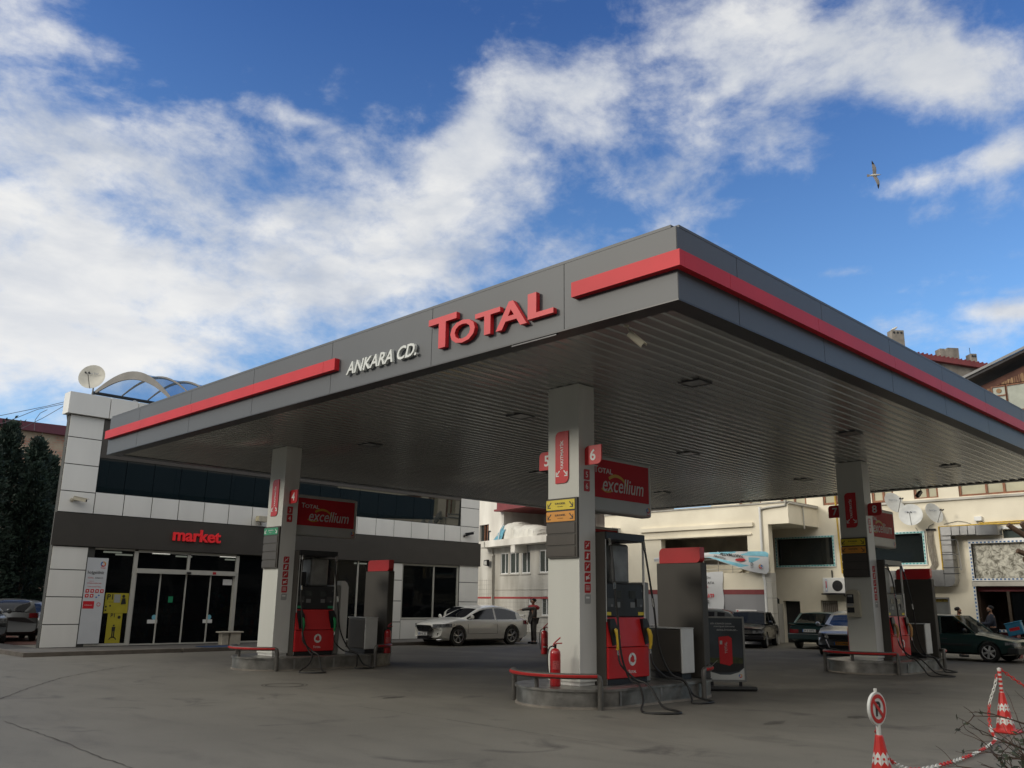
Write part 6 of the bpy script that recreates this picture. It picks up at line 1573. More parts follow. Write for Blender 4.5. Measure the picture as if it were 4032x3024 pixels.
def sedan_extras(LB, X, hw, zb):
    Fn = Fr((X(-.004), 0, 0), (0, 1, 0), (1, 0, 0))
    b = MB(); b.prism(Fn, [(-.42, .74), (.42, .74), (.38, .62), (.28, .53), (-.28, .53), (-.38, .62)], -.2, .012); LB(b, 'grille', black)
    b = MB(); b.arc(Fn, 0, .655, .04, .058, 0, 6.28, .013, .022, 16); b.fb(Fn, -.38, .38, .648, .664, .013, .018); b.fb(Fn, -.42, .42, .74, .756, -.1, .016); LB(b, 'badge_ring', chrome)
    b = MB(); b.fb(Fn, -.36, .36, .25, .36, -.25, .004); LB(b, 'lower_intake', black)
    X2 = lambda d: X(d + .19)
    for s in (-1, 1):
        b = MB(); b.add([(X2(.02), s * .55, .24), (X2(.14), s * .74, .26), (X2(.13), s * .78, .52), (X2(.0), s * .62, .46), (X2(.2), s * .55, .24), (X2(.3), s * .7, .26), (X2(.3), s * .72, .52), (X2(.2), s * .62, .46)], [(0, 1, 2, 3), (4, 5, 6, 7), (0, 1, 5, 4), (1, 2, 6, 5), (2, 3, 7, 6), (3, 0, 4, 7)]); LB(b, 'side_vent', black)
        b = MB(); b.tube([(X2(.0), s * .63, .47), (X2(.11), s * .80, .53), (X2(.14), s * .77, .25), (X2(.02), s * .56, .235)], .012, 5); LB(b, 'vent_trim', chrome)
    b = MB(); b.tube([(X(4.70), -.6, 1.10), (X(4.72), 0, 1.13), (X(4.70), .6, 1.10)], .03, 6); LB(b, 'boot_spoiler', pw_)
# the white sedan faces -X; its left flank looks towards the pumps
car('parked_car', (24.56, 26.45, 0), R(180 - 3), 'white sedan with black alloy wheels parked before the shop window', pw_, SED, '16 AE 206', None, extras=sedan_extras, dark_glass=True)
HAT = dict(cab=[(.95, .92), (1.3, 1.10), (1.7, 1.31), (2.2, 1.44), (2.8, 1.47), (3.4, 1.43), (3.75, 1.28), (4.0, .98)], cend=3.45, L=4.1, W=1.74, wb=2.5, fo=.82, wr=.30, belt=.90, zb=.2, cowl=.03, deck=.06, tumble=.68, top=[(0, .62), (.12, .74), (.9, .90), (1.1, .93), (3.9, .96), (4.05, .92), (4.1, .8)], green=(1.0, 1.75, 3.45, 3.98, 1.46),
           pillars=[2.2, 3.1], lamp=(.10, .42, .80, .60, .74, .25), tail=(.60, .82, .72, .95), spokes=6)
car('parked_car', (26.95, 28.25, 0), R(0), 'white car mostly hidden behind the white sedan', pw_, HAT, dark_glass=True)
REN = dict(L=4.35, W=1.70, wb=2.6, fo=.85, wr=.29, belt=.88, zb=.26, round=0, cowl=.03, deck=.05, tumble=.74, top=[(0, .60), (.06, .74), (1.2, .90), (3.9, .93), (4.25, .92), (4.33, .90), (4.35, .86)], green=(1.2, 1.95, 3.30, 3.98, 1.38),
           pillars=[2.3, 3.15], lamp=(.05, .40, .80, .56, .70, .10), tail=(.42, .80, .60, .74), rpz=.70, spokes=6)
def ren_extras(LB, X, hw, zb):
    b = MB(); b.add([(X(4.05), -.78, .91), (X(4.05), .78, .91), (X(4.40), .80, .95), (X(4.40), -.80, .95), (X(4.05), -.78, .93), (X(4.05), .78, .93), (X(4.40), .80, .985), (X(4.40), -.80, .985)], [(0, 1, 2, 3), (4, 5, 6, 7), (0, 1, 5, 4), (1, 2, 6, 5), (2, 3, 7, 6), (3, 0, 4, 7)]); LB(b, 'boot_spoiler', pg_)
    b = MB(); b.bbox(X(4.43), X(4.1), -.84, .84, .36, .56, .03, 2); LB(b, 'rear_bumper', mat('bumper_green', (.012, .035, .038), .45))
    b = MB(); b.box(X(4.362), X(4.34), -.42, .42, .60, .74); LB(b, 'tail_panel', black)
    b = MB(); b.bbox(X(4.438), X(4.2), -.845, .845, .562, .575, .005, 1); LB(b, 'trim_strip', mat('trim_grey', (.25, .27, .27), .4))
def ren_plate(t): pass
ren = car('parked_car', (35.45, 16.9, 0), R(8), 'dark green sedan seen from behind with spoiler and Turkish rear plate', pg_, REN, '54 E 5473', None, True, extras=ren_extras)
AST = dict(cab=[(1.0, .95), (1.4, 1.12), (1.85, 1.34), (2.3, 1.44), (2.9, 1.47), (3.5, 1.42), (3.85, 1.27), (4.12, .98)], cend=3.55, L=4.25, W=1.75, wb=2.61, fo=.9, wr=.31, belt=.92, zb=.17, cowl=.03, deck=.06, tumble=.66, top=[(0, .60), (.08, .70), (.3, .80), (1.15, .97), (3.9, .99), (4.2, .95), (4.25, .8)], green=(1.05, 1.95, 3.4, 4.05, 1.46),
           pillars=[2.4, 3.25], lamp=(.10, .44, .82, .58, .76, .32), tail=(.60, .84, .75, 1.0), pz=.42, spokes=7)
def ast_extras(LB, X, hw, zb):
    Fn = Fr((X(-.004), 0, 0), (0, 1, 0), (1, 0, 0))
    b = MB(); b.prism(Fn, [(-.46, .70), (.46, .70), (.40, .55), (-.40, .55)], -.05, .010); LB(b, 'grille', black)
    b = MB(); b.fb(Fn, -.46, .46, .22, .35, -.08, .008); LB(b, 'lower_intake', black)
    b = MB(); b.fb(Fn, -.50, .50, .705, .735, -.02, .02); b.tube([(X(-.01), -.52, .54), (X(-.02), -.42, .28), (X(-.02), 0, .20), (X(-.02), .42, .28), (X(-.01), .52, .54)], .016, 5); LB(b, 'chrome_bar', chrome)
    for s in (-1, 1):
        b = MB(); b.prism(Fn, [(s * .52, .25), (s * .74, .27), (s * .78, .36), (s * .5, .36)], -.2, -.02); LB(b, 'fog_recess', black)
car('parked_car', (31.55, 14.15, 0), R(196), 'silver hatchback with orange plate half hidden by the column with fin 8', ps_, AST, 'TULLOMSAŞ', mat('plate_orange', (.60, .25, .03), .45), extras=ast_extras)
TIP = dict(L=4.0, W=1.68, wb=2.46, fo=.80, wr=.30, belt=.83, zb=.22, round=0, cowl=.03, deck=.05, tumble=.76, top=[(0, .60), (.06, .66), (.6, .74), (1.15, .86), (3.8, .88), (3.97, .86), (4.0, .7)], green=(1.2, 1.85, 3.55, 3.88, 1.40),
           pillars=[2.25, 3.1], lamp=(.04, .42, .80, .48, .62, .10), tail=(.60, .80, .6, .85), spokes=6, mirror=black, rimm=mat('silver_rim', (.55, .55, .54), .35, .4, .04, 5))
def tip_extras(LB, X, hw, zb):
    b = MB(); b.bbox(X(.25), X(-.06), -.83, .83, .26, .46, .03, 2); LB(b, 'front_bumper', mat('dark_bumper', (.02, .022, .022), .5))
    b = MB()
    for s in (-1, 1): b.bbox(X(3.1), X(1.3), min(s * (hw + .0), s * (hw + .012)), max(s * (hw + .0), s * (hw + .012)), .46, .53, .004, 1)
    LB(b, 'side_strip', mat('dark_bumper', (.02, .022, .022)))
    b = MB(); b.tube([(X(.05), -.7, .69), (X(.6), -.78, .77), (X(1.2), -.80, .865)], .008, 4)
    b.tube([(X(1.5), .3, 1.2), (X(1.3), .2, 1.33)], .006, 4); LB(b, 'bonnet_edge', mat('trim_grey', (.25, .27, .27)))
car('parked_car', (31.45, 10.5, 0), R(-94), 'dark green hatchback with silver six spoke wheels at the right edge', pg2, TIP, dark_glass=False, extras=tip_extras, rim=2)
OLD = dict(REN); OLD['belt'] = .86
def old_extras(LB, X, hw, zb):
    Fn = Fr((X(-.006), 0, 0), (0, 1, 0), (1, 0, 0)); b = MB(); b.fb(Fn, -.40, .40, .54, .70, -.02, .012); LB(b, 'grille', black)
    b = MB()
    for k in range(4): b.fb(Fn, -.38, .38, .56 + .035 * k, .568 + .035 * k, .0125, .018)
    LB(b, 'grille_bars', gtxt); b = MB(); b.bbox(X(.22), X(-.08), -.85, .85, .34, .47, .02, 2); LB(b, 'front_bumper', black)
car('parked_car', (33.7, 19.35, 0), R(200), 'black sedan facing the pumps behind the advertising board', pb_, OLD, '54 LA 193', None, extras=old_extras)
WAG = dict(HAT); WAG['green'] = (1.1, 1.7, 3.2, 3.95, 1.45)
car('parked_car', (33.1, 21.6, 0), R(105), 'dark grey car seen side on above the advertising board', pgr, WAG)
SUV = dict(cab=[(1.05, 1.06), (1.4, 1.20), (1.8, 1.40), (2.3, 1.50), (3.0, 1.53), (3.7, 1.49), (4.05, 1.35), (4.3, 1.08)], cend=3.7, L=4.4, W=1.80, wb=2.7, fo=.85, wr=.34, belt=1.02, zb=.24, cowl=.03, deck=.08, tumble=.70, top=[(0, .75), (.1, .86), (.5, .95), (1.1, 1.06), (4.1, 1.10), (4.35, 1.02), (4.4, .85)], green=(1.1, 1.85, 3.7, 4.28, 1.50),
           pillars=[2.4, 3.35], lamp=(.10, .44, .82, .72, .90, .35), tail=(.50, .86, .86, 1.03), rpz=.5, spokes=5)
car('parked_car', (11.1, 38.3, 0), R(80), 'silver crossover with large red tail light parked by the cypresses', cpaint('dull_silver_paint', (.17, .175, .18), .3, .4), SUV)
car('parked_car', (13.4, 43.6, 0), R(258), 'pale silver car partly hidden beyond the silver crossover', ps_, HAT)
car('parked_car', (9.3, 35.8, 0), R(262), 'dark car cut by the left edge of the picture', pgr, SUV)

# ================================================================== people
def skin_mesh(verts, edges, radii, root, m, name, parent, sub=1, smooth=True):
    me = bpy.data.meshes.new(name); me.from_pydata(verts, edges, []); o = bpy.data.objects.new(name, me); COL.objects.link(o)
    o.modifiers.new('s', 'SKIN'); s = o.modifiers.new('u', 'SUBSURF'); s.levels = sub; s.render_levels = sub
    for i, r in enumerate(radii):
        d = me.skin_vertices[0].data[i]; d.radius = (r, r) if not isinstance(r, tuple) else r; d.use_root = (i == root)
    dg = bpy.context.evaluated_depsgraph_get(); dg.update()
    r = bpy.data.meshes.new_from_object(o.evaluated_get(dg)); bpy.data.objects.remove(o); bpy.data.meshes.remove(me)
    r.name = name; r.materials.clear(); r.materials.append(m)
    r.polygons.foreach_set('use_smooth', [True] * len(r.polygons))
    q = bpy.data.objects.new(name, r); COL.objects.link(q); q.parent = parent
    return q
def person(loc, rz, lab, H, top_m, leg_m, armL, armR, hat=None, beard=False, head_turn=0, extra=None):
    """local frame: faces +X, left is +Y. arms: (elbow, wrist) positions relative to a 1.75 m body"""
    k = H / 1.75; t = thing('person', loc, lab, 'person', None, rz)
    V = []; E = []; Rr = []
    def v(p, r, link=None):
        V.append((p[0] * k, p[1] * k, p[2] * k)); Rr.append(r * k if not isinstance(r, tuple) else (r[0] * k, r[1] * k)); i = len(V) - 1
        if link is not None: E.append((link, i))
        return i
    pel = v((0, 0, .95), (.14, .11)); wst = v((0, 0, 1.10), (.13, .10), pel); ch = v((.01, 0, 1.30), (.155, .11), wst); nb = v((0, 0, 1.44), (.07, .06), ch); nk = v((.015, 0, 1.50), .052, nb)
    h1 = v((.03, 0, 1.565), (.072, .066), nk); h2 = v((.035, 0, 1.64), (.088, .078), h1); h3 = v((.015, 0, 1.70), (.078, .07), h2)
    nose = v((.125, 0, 1.60), .013, h2)
    def hand(w, d, up):
        w = Vector(w); d = Vector(d).normalized(); s = d.cross(Vector(up)).normalized(); n_ = s.cross(d)
        return w, d, s, n_
    for s, (eb, wr_) in ((1, armL), (-1, armR)):
        sh = v((0, s * .185, 1.40), .064, ch); e = v(eb, .046, sh); w = v(wr_, .030, e)
        d = (Vector(wr_) - Vector(eb)).normalized(); sd2 = d.cross(Vector((0, 0, 1))); sd2 = sd2.normalized() if sd2.length > .1 else Vector((1, 0, 0))
        pm = v(Vector(wr_) + d * .055, (.036, .018), w)
        dn = sd2.cross(d).normalized()
        for q, ln in ((-.028, .070), (-.009, .082), (.010, .076), (.028, .060)):
            a = v(Vector(wr_) + d * .10 + sd2 * q, .009, pm); a2 = v(Vector(wr_) + d * (.10 + ln * .55) + sd2 * q * 1.1 - dn * .010, .0085, a); v(Vector(wr_) + d * (.10 + ln) + sd2 * q * 1.1 - dn * .030, .007, a2)
        th = v(Vector(wr_) + d * .04 - sd2 * .042 * 1, .011, pm); v(Vector(wr_) + d * .08 - sd2 * .062, .009, th)
    for s in (1, -1):
        hp = v((0, s * .10, .90), .09, pel); kn = v((.02 * s, s * .12, .50), .062, hp); an = v((-.02, s * .13, .09), .042, kn); v((.10, s * .14, .035), .036, an)
    skin_mesh(V, E, Rr, 0, skin, 'body', t)
    # clothing: jacket and trousers follow the body a little outside it
    def cloth(name, ids, m, add):
        mp = {j: i for i, j in enumerate(ids)}
        vs = [V[j] for j in ids]; es = [(mp[a], mp[b]) for a, b in E if a in mp and b in mp]
        rs = [tuple(x + add * k for x in (Rr[j] if isinstance(Rr[j], tuple) else (Rr[j], Rr[j]))) for j in ids]
        return skin_mesh(vs, es, rs, 0, m, name, t)
    arms = []
    idx = nose + 1
    per = 3 + 1 + 12 + 2
    for a in range(2): arms += [idx + a * per, idx + a * per + 1, idx + a * per + 2]
    legs0 = idx + 2 * per
    cloth('jacket', [wst, pel, ch, nb] + arms, top_m, .024)
    cloth('trousers', [pel] + [legs0, legs0 + 1, legs0 + 2, legs0 + 4, legs0 + 5, legs0 + 6], leg_m, .026)
    b = MB()
    for s in (1, -1): b.bbox(-.09 * k, .18 * k, (s * .14 - .05) * k, (s * .14 + .05) * k, 0, .085 * k, .03 * k, 2)
    o = b.build('shoes', black); o.parent = t
    b = MB(); b.lathe((0, 0, 0), [(.09, 0), (.105, .03), (.10, .08), (.07, .12), (.001, .135)], 16); hr = b.build('hair', hat or hair); hr.parent = t; hr.location = (-.005 * k, 0, 1.635 * k); hr.scale = (k * .95, k * .85, k * .9); hr.rotation_euler = (0, R(-18), 0)
    b = MB()
    for s in (-1, 1): b.lathe((.105 * k, s * .032 * k, 1.63 * k), [(.001, -.008), (.010, 0), (.001, .008)], 8, (1, 0, 0))
    o = b.build('eyes', black); o.parent = t
    b = MB()
    for s in (-1, 1): b.lathe((.01 * k, s * .088 * k, 1.61 * k), [(.001, -.01), (.018, -.004), (.022, .004), (.001, .01)], 8, (0, s, 0), sx=1.4)
    o = b.build('ears', skin); o.parent = t
    b = MB(); b.bbox(.098 * k, .108 * k, -.025 * k, .025 * k, 1.556 * k, 1.566 * k, .004 * k, 1); o = b.build('mouth', mat('lips', (.22, .07, .06), .5)); o.parent = t
    if beard:
        b = MB(); b.lathe((.045 * k, 0, 1.53 * k), [(.03, -.02), (.062, -.005), (.072, .02), (.055, .035)], 14, (.25, 0, 1)); o = b.build('beard', hair); o.parent = t
    if extra: extra(t, k)
    return t
ov_ = mat('overall_grey', (.085, .078, .070), .8, 0, .1, 6); rv = mat('vest_red', (.42, .025, .03), .7, 0, .08, 6)
def att_extra(t, k):
    b = MB(); b.lathe((0, 0, 1.36 * k), [(.15 * k, -.05 * k), (.185 * k, 0), (.18 * k, .07 * k), (.12 * k, .12 * k), (.08 * k, .135 * k)], 18, (0, 0, 1), sx=.86, sy=1.34); o = b.build('shoulder_panel', rv); o.parent = t
person((27.1, 25.5, 0), R(158), 'person in grey overalls with red shoulders standing with one arm stretched out', 1.80, ov_, ov_, ((.20, -.02, 1.34), (.50, -.10, 1.30)), ((.02, -.27, 1.14), (.12, -.24, .90)), extra=att_extra)
person((33.3, 11.05, 0), R(-60), 'person with short dark hair in an orange jacket standing behind the green hatchback', 1.66, mat('jacket_orange', (.50, .16, .03), .7), ov_, ((.05, .26, 1.12), (.22, .16, 1.0)), ((.05, -.26, 1.12), (.22, -.16, 1.0)), beard=True)
person((33.7, 10.12, 0), R(120), 'person in a dark jacket and dark cap holding something at the restaurant door', 1.72, mat('jacket_navy', (.015, .02, .035), .8), mat('trousers_black', (.012, .012, .014), .8), ((.12, .24, 1.12), (.36, .12, 1.12)), ((.12, -.24, 1.12), (.36, -.10, 1.14)), beard=True, hat=mat('cap_dark', (.012, .012, .016), .8))

# ================================================================== props
# advertising board on a weighted base
u0 = Vector((15.52, 9.91, 0)); u1 = Vector((16.02, 9.41, 0)); dd = (u1 - u0).normalized(); nn = Vector((-dd.y, dd.x, 0)) * -1
if nn.dot(u0) > 0: nn = -nn
FB_ = Fr(u0, dd, nn); wB = (u1 - u0).length * 1.02
t = thing('advertising_board', (15.9, 9.7, 0), 'dark framed advertising board with red pump picture on black weighted base', 'sign')
b = MB(); b.fb(FB_, -.0, wB, .19, 1.36, -.03, 0); b.build('poster', mat('night_blue_print', (.045, .055, .065), .3, 0, .25, 1.5), t)
b = MB(); b.fb(FB_, -.035, 0, .16, 1.39, -.04, .015); b.fb(FB_, wB, wB + .035, .16, 1.39, -.04, .015); b.fb(FB_, 0, wB, 1.361, 1.39, -.04, .014); b.fb(FB_, 0, wB, .16, .19, -.04, .014); b.build('frame', mat('board_frame', (.22, .22, .21), .4, .3, .05, 4), t)
b = MB(); b.prism(FB_, [(.02, .62), (.15, .60), (.45, .64), (wB - .02, .60), (wB - .02, .5), (.02, .52)], .001, .003); b.build('green_field', mat('print_green', (.05, .06, .02), .4, 0, .3, 8), t)
b = MB(); b.prism(FB_, [(.001, .52), (wB - .001, .5), (wB - .02, .42), (.60, .36), (.40, .33), (.2, .33), (.001, .38)], .001, .004); b.build('road_print', mat('print_black', (.015, .015, .016), .4), t)
b = MB(); b.prism(FB_, [(.001, .195), (wB - .001, .195), (wB - .001, .42), (.62, .34), (.45, .29), (.25, .29), (.001, .36)], .005, .006); b.build('white_curve', mat('print_white', (.50, .51, .49), .5), t)
b = MB(); b.prism(FB_, [(.24, 1.0), (.44, 1.02), (.50, .98), (.50, .50), (.44, .46), (.25, .5)], .007, .010); b.build('red_pump_print', redd, t)
b = MB(); b.text(FB_, 'TOTAL', .38, .80, .05, .011, .002, rot=PI / 2, bold=.02); b.fb(FB_, .26, .31, .86, .93, .011, .012)
for s_, v_ in (('BİR SÜRPRİZ DAHA', 1.26), ('AVANTAJLAR DÜNYASINA', 1.20), ('BEKLİYORUZ...', 1.14)): b.text(FB_, s_, .30 + (1.26 - v_) * 1.0, v_, .038, .001, .003, width=.42, bold=.02, shear=.2)
b.tube([FB_.p(.05, .42, .006), FB_.p(.2, .56, .006)], .003, 4); b.build('lettering', gtxt, t)
swirl(FB_, t, wB - .08, .27, .035, .008, [blu, rtxt, orng])
b = MB(); 
for u in (.08, wB - .08): b.fb(FB_, u - .03, u + .03, .06, .17, -.03, -.005)
b.build('foot', black, t)
b = MB(); c = FB_.p(wB / 2 + .04, 0, -.02); b.bbox(-.52, .52, -.22, .22, 0, .085, .035, 3); o = b.build('weighted_base', rubber); o.parent = t; o.matrix_parent_inverse = t.matrix_world.inverted(); o.matrix_world = Matrix.Translation(c) @ Matrix.Rotation(math.atan2(dd.y, dd.x), 4, 'Z')

# cones
conr = mat('cone_red', (.58, .03, .025), .45, 0, .06, 6); conw = mat('cone_white', (.70, .70, .66), .45, 0, .06, 6)
def cone(loc, lab, sign):
    t = thing('traffic_cone', loc, lab, 'traffic cone', 'chained traffic cones')
    def LB(b, nm, m, par=None): o = b.build(nm, m); o.parent = par or t; return o
    b = MB(); b.bbox(-.17, .17, -.17, .17, 0, .035, .012, 1)
    # octagonal cone
    n = 8; pr = [(.125, .035), (.115, .06), (.034, .50), (.028, .51)]; vs = []
    for r, z in pr: vs += [(r * math.cos(2 * PI * (j + .5) / n), r * math.sin(2 * PI * (j + .5) / n), z) for j in range(n)]
    b.add(vs, [(i * n + j, i * n + (j + 1) % n, (i + 1) * n + (j + 1) % n, (i + 1) * n + j) for i in range(3) for j in range(n)] + [tuple(range(3 * n, 4 * n))]); LB(b, 'body', conr)
    b = MB()
    def cp(z, a, off=.0015):
        r = .115 + (.034 - .115) * (z - .06) / .44
        # distance to the flat of the octagon
        rel = ((a / (2 * PI / n)) % 1.0); rr = r * math.cos(PI / n) / math.cos((rel - .5) * 2 * PI / n) if False else r * math.cos(PI / n) / math.cos(((a - PI / n) % (2 * PI / n)) - PI / n)
        return Vector(((rr + off) * math.cos(a), (rr + off) * math.sin(a), z))
    for z0, z1 in ((.10, .21), (.265, .375)):
        for j in range(n):
            a0 = 2 * PI * (j + .5) / n + .02; a1 = 2 * PI * (j + 1.5) / n - .02; am = (a0 + a1) / 2; h = z1 - z0
            pts = [cp(z0, a0), cp(z0 + h * .3, am), cp(z0, a1), cp(z1 - h * .28, a1), cp(z1, am), cp(z1 - h * .28, a0)]
            b.add(pts, [(0, 1, 4, 5), (1, 2, 3, 4)])
    LB(b, 'white_chevron', conw)
    b = MB()
    for zc in (.155, .32):
        for j in range(n):
            am = 2 * PI * (j + 1) / n; c = cp(zc, am, .003); b.lathe(c, [(.001, -.001), (.011, -.001), (.011, .002), (.001, .002)], 10, (math.cos(am), math.sin(am), .18))
    LB(b, 'red_dot', conr)
    if sign:
        b = MB(); b.tube([(0, 0, .50), (0, 0, .60)], .02, 10); b.tube([(0, 0, .855), (0, 0, .90)], .016, 8); LB(b, 'post', conw)
        a = R(-97); Fs = Fr((.012 * math.cos(a), .012 * math.sin(a), 0), (-math.sin(a), math.cos(a), 0), (math.cos(a), math.sin(a), 0))
        b = MB(); b.disc(Fs, 0, .73, .14, -.024, 0, 30); sg = LB(b, 'sign_plate', conw)
        b = MB(); b.arc(Fs, 0, .73, .09, .122, 0, 2 * PI, .001, .004, 28); q = Fs.sg; b.prism(Fs, [(-.088 * q, .793), (-.066 * q, .815), (.088 * q, .667), (.066 * q, .645)], .0045, .0065); LB(b, 'prohibition_ring', conr, sg)
        b = MB(); b.text(Fs, 'P', 0, .73, .125, .001, .003, bold=.03); LB(b, 'letter', btxt, sg)
    else:
        b = MB(); b.lathe((0, 0, 0), [(.024, .50), (.022, .79), (.026, .80), (.026, .82), (.001, .83)], 12); LB(b, 'post', conw)
        b = MB()
        for k in range(5): z0 = .52 + k * .058; b.lathe((0, 0, 0), [(.0245, z0), (.0245, z0 + .03)], 12)
        LB(b, 'red_band', conr)
    return t
cone((8.15, 3.475, 0), 'red and white cone carrying a round no parking sign', 1)
cone((13.55, 4.05, 0), 'red and white cone without sign beside the bare bush', 0)
def chain(p0, pts, lab, seg=.42):
    P = smooth_path([Vector(p) for p in pts], 30); t = thing('plastic_chain', p0, lab, 'chain', 'plastic chains')
    # walk along
    acc = [0]
    for i in range(1, len(P)): acc.append(acc[-1] + (P[i] - P[i - 1]).length)
    step = .046; n = int(acc[-1] / step); j = 0; B = [MB(), MB()]
    for k in range(n):
        s = k * step
        while acc[j + 1] < s: j += 1
        q = (s - acc[j]) / max(1e-6, acc[j + 1] - acc[j]); c = P[j].lerp(P[j + 1], q); d = (P[j + 1] - P[j]).normalized()
        a = d.cross(Vector((0, 0, 1))); a = a.normalized() if a.length > .05 else Vector((1, 0, 0)); b_ = d.cross(a)
        u = a if k % 2 else b_; m = 10
        ring = [c + d * (.031 * math.cos(2 * PI * i / m)) + u * (.017 * math.sin(2 * PI * i / m)) for i in range(m)]
        B[int(s / seg) % 2].tube(ring + [ring[0]], .0062, 5, caps=False)
    for b_, m_, nm in ((B[0], conr, 'red_links'), (B[1], conw, 'white_links')):
        if b_.v: b_.build(nm, m_, t)
chain((8.2, 3.5, .55), [(8.17, 3.50, .55), (8.5, 3.62, .36), (9.0, 3.72, .16), (9.5, 3.72, .04), (10.2, 3.66, .03), (11.2, 3.68, .03), (12.3, 3.82, .04), (12.9, 4.02, .05), (13.28, 4.16, .12), (13.38, 4.17, .35), (13.47, 4.10, .60), (13.52, 4.06, .80)], 'red and white plastic chain sagging to the ground between the two cones', .33)
chain((13.6, 4.0, .8), [(13.57, 4.03, .80), (13.75, 3.85, .62), (14.0, 3.6, .40), (14.3, 3.3, .30), (14.8, 2.8, .35)], 'red plastic chain running from the second cone out of the picture', .5)

# blue delivery box on a scooter, table
t = thing('delivery_scooter', (32.9, 9.0, 0), 'parked scooter carrying a blue delivery box behind the green hatchback', 'scooter')
b = MB(); o_ = MB(); o_.bbox(-.26, .26, -.24, .24, -.2, .2, .03, 2); o = o_.build('delivery_box', mat('box_blue', (.02, .16, .28), .45, 0, .08, 3)); o.parent = t; o.location = (-.25, .12, .98); o.rotation_euler = (R(-14), R(0), R(10))
l_ = MB(); l_.bbox(-.27, .27, -.25, .25, .201, .225, .01, 1); o2 = l_.build('lid', mat('lid_blue', (.03, .25, .40), .45)); o2.parent = o
s_ = MB(); s_.bbox(-.262, -.258, -.15, .15, -.05, .05, .001, 1); o3 = s_.build('box_label', redd); o3.parent = o
def SB(b, nm, m): q = b.build(nm, m); q.parent = t; return q
b = MB(); b.bbox(-.12, .12, -.85, .1, .55, .72, .05, 2); SB(b, 'seat', black)
b = MB(); b.tube([(0, .3, .28), (0, -.2, .40), (0, -.75, .35), (0, -1.05, .9)], .07, 8); b.bbox(-.18, .18, -1.1, -1.0, .35, .95, .04, 2); SB(b, 'body', redd)
for y in (.35, -1.15):
    b = MB(); b.lathe((-.05, y, .26), [(.15, 0), (.25, .01), (.26, .05), (.25, .09), (.15, .10)], 20, (1, 0, 0)); SB(b, 'wheel', rubber)
b = MB(); b.tube([(-.32, -1.0, 1.02), (0, -1.05, .98), (.32, -1.0, 1.02)], .018, 6); b.tube([(0, -1.03, 1.0), (0, -1.15, .28)], .03, 6); SB(b, 'handlebar', black)
t = thing('tiled_table', (34.0, 9.7, 0), 'dark table edged with blue and white tiles by the restaurant door', 'table')
b = MB(); b.box(33.7, 34.2, 9.35, 9.95, .86, .90); b.build('table_top', wood, t)
b = MB(); b.box(33.68, 33.699, 9.33, 9.97, .84, .93); b.build('tile_edge', pvc, t)
b = MB()
for k in range(5): b.box(33.674, 33.679, 9.38 + k * .12, 9.44 + k * .12, .86, .91)
b.build('blue_tile', bt, t)
b = MB(); b.box(33.75, 34.15, 9.4, 9.9, 0, .859); b.build('base', mat('maroon_base', (.16, .03, .04), .6), t)

# birds
def gull(loc, s, right, up, lab):
    t = thing('seagull', loc, lab, 'bird'); f = Vector(right).normalized(); w = Vector(up); w = (w - f * w.dot(f)).normalized(); n = f.cross(w)
    C0 = Vector(loc); p = lambda a, b_, c=0: C0 + f * (a * s) + w * (b_ * s) + n * (c * s)
    b = MB(); ax = [(-.30, .004), (-.27, .012), (-.18, .03), (-.05, .055), (.07, .058), (.15, .042), (.19, .032), (.225, .034), (.255, .026), (.27, .012)]
    b.tube([p(a, 0, .01 * math.sin(a * 9)) for a, _ in ax], .05, 10, rs=[r * s for _, r in ax]); bo = b.build('body', mat('feather_white', (.60, .58, .52), .8, 0, .05, 20), t)
    b = MB(); b.tube([p(.262, 0), p(.31, 0), p(.335, 0, .006)], .01, 6, rs=[.011 * s, .009 * s, .003 * s]); b.build('beak', mat('beak_yellow', (.42, .28, .06), .5), t)
    b = MB(); b.add([p(-.16, .035), p(-.33, .07), p(-.35, 0), p(-.33, -.07), p(-.16, -.035), p(-.16, .035, .012), p(-.33, .07, .006), p(-.35, 0, .006), p(-.33, -.07, .006), p(-.16, -.035, .012)], [(0, 1, 2, 3, 4), (5, 6, 7, 8, 9), (0, 1, 6, 5), (1, 2, 7, 6), (2, 3, 8, 7), (3, 4, 9, 8)]); b.build('tail', mat('feather_grey', (.33, .31, .29), .8, 0, .1, 20), t)
    for sg in (1, -1):
        # leading and trailing edge stations along the wing
        le = [(.10, .03), (.10, .12), (.11, .26), (.10, .36), (.04, .50), (-.03, .62), (-.065, .68)] if sg > 0 else [(.10, .03), (.13, .12), (.18, .24), (.20, .34), (.20, .46), (.17, .58), (.14, .66)]
        te = [(-.08, .03), (-.07, .12), (-.08, .26), (-.085, .36), (-.09, .50), (-.09, .62), (-.07, .69)] if sg > 0 else [(-.08, .03), (-.05, .12), (.0, .24), (.04, .34), (.08, .46), (.10, .58), (.13, .67)]
        vs = []
        for (a, c), (a2, c2) in zip(le, te):
            h = .05 * math.sin(min(1, c / .36) * PI / 2) - .02 * c; vs += [p(a, sg * c, h), p((a + a2) / 2, sg * (c + c2) / 2, h + .016), p(a2, sg * c2, h), p((a + a2) / 2, sg * (c + c2) / 2, h - .004)]
        b = MB(); b.smooth = True
        m = len(le)
        for i in range(m - 1):
            b.mi(1 if i >= m - 3 else 0)
            if i == 0: pass
            b.add([vs[i * 4 + j] for j in range(4)] + [vs[(i + 1) * 4 + j] for j in range(4)], [(j, (j + 1) % 4, 4 + (j + 1) % 4, 4 + j) for j in range(4)])
        b.build('wing', [mat('feather_grey', (.3, .3, .3)), mat('feather_black', (.02, .02, .025), .7)], t)
    return t
gull((38.37, 14.35, 21.27), 1.0, tuple(_r * .98 - _d * .08), tuple(-_d), 'seagull gliding with wings spread against the cloud, upper right')
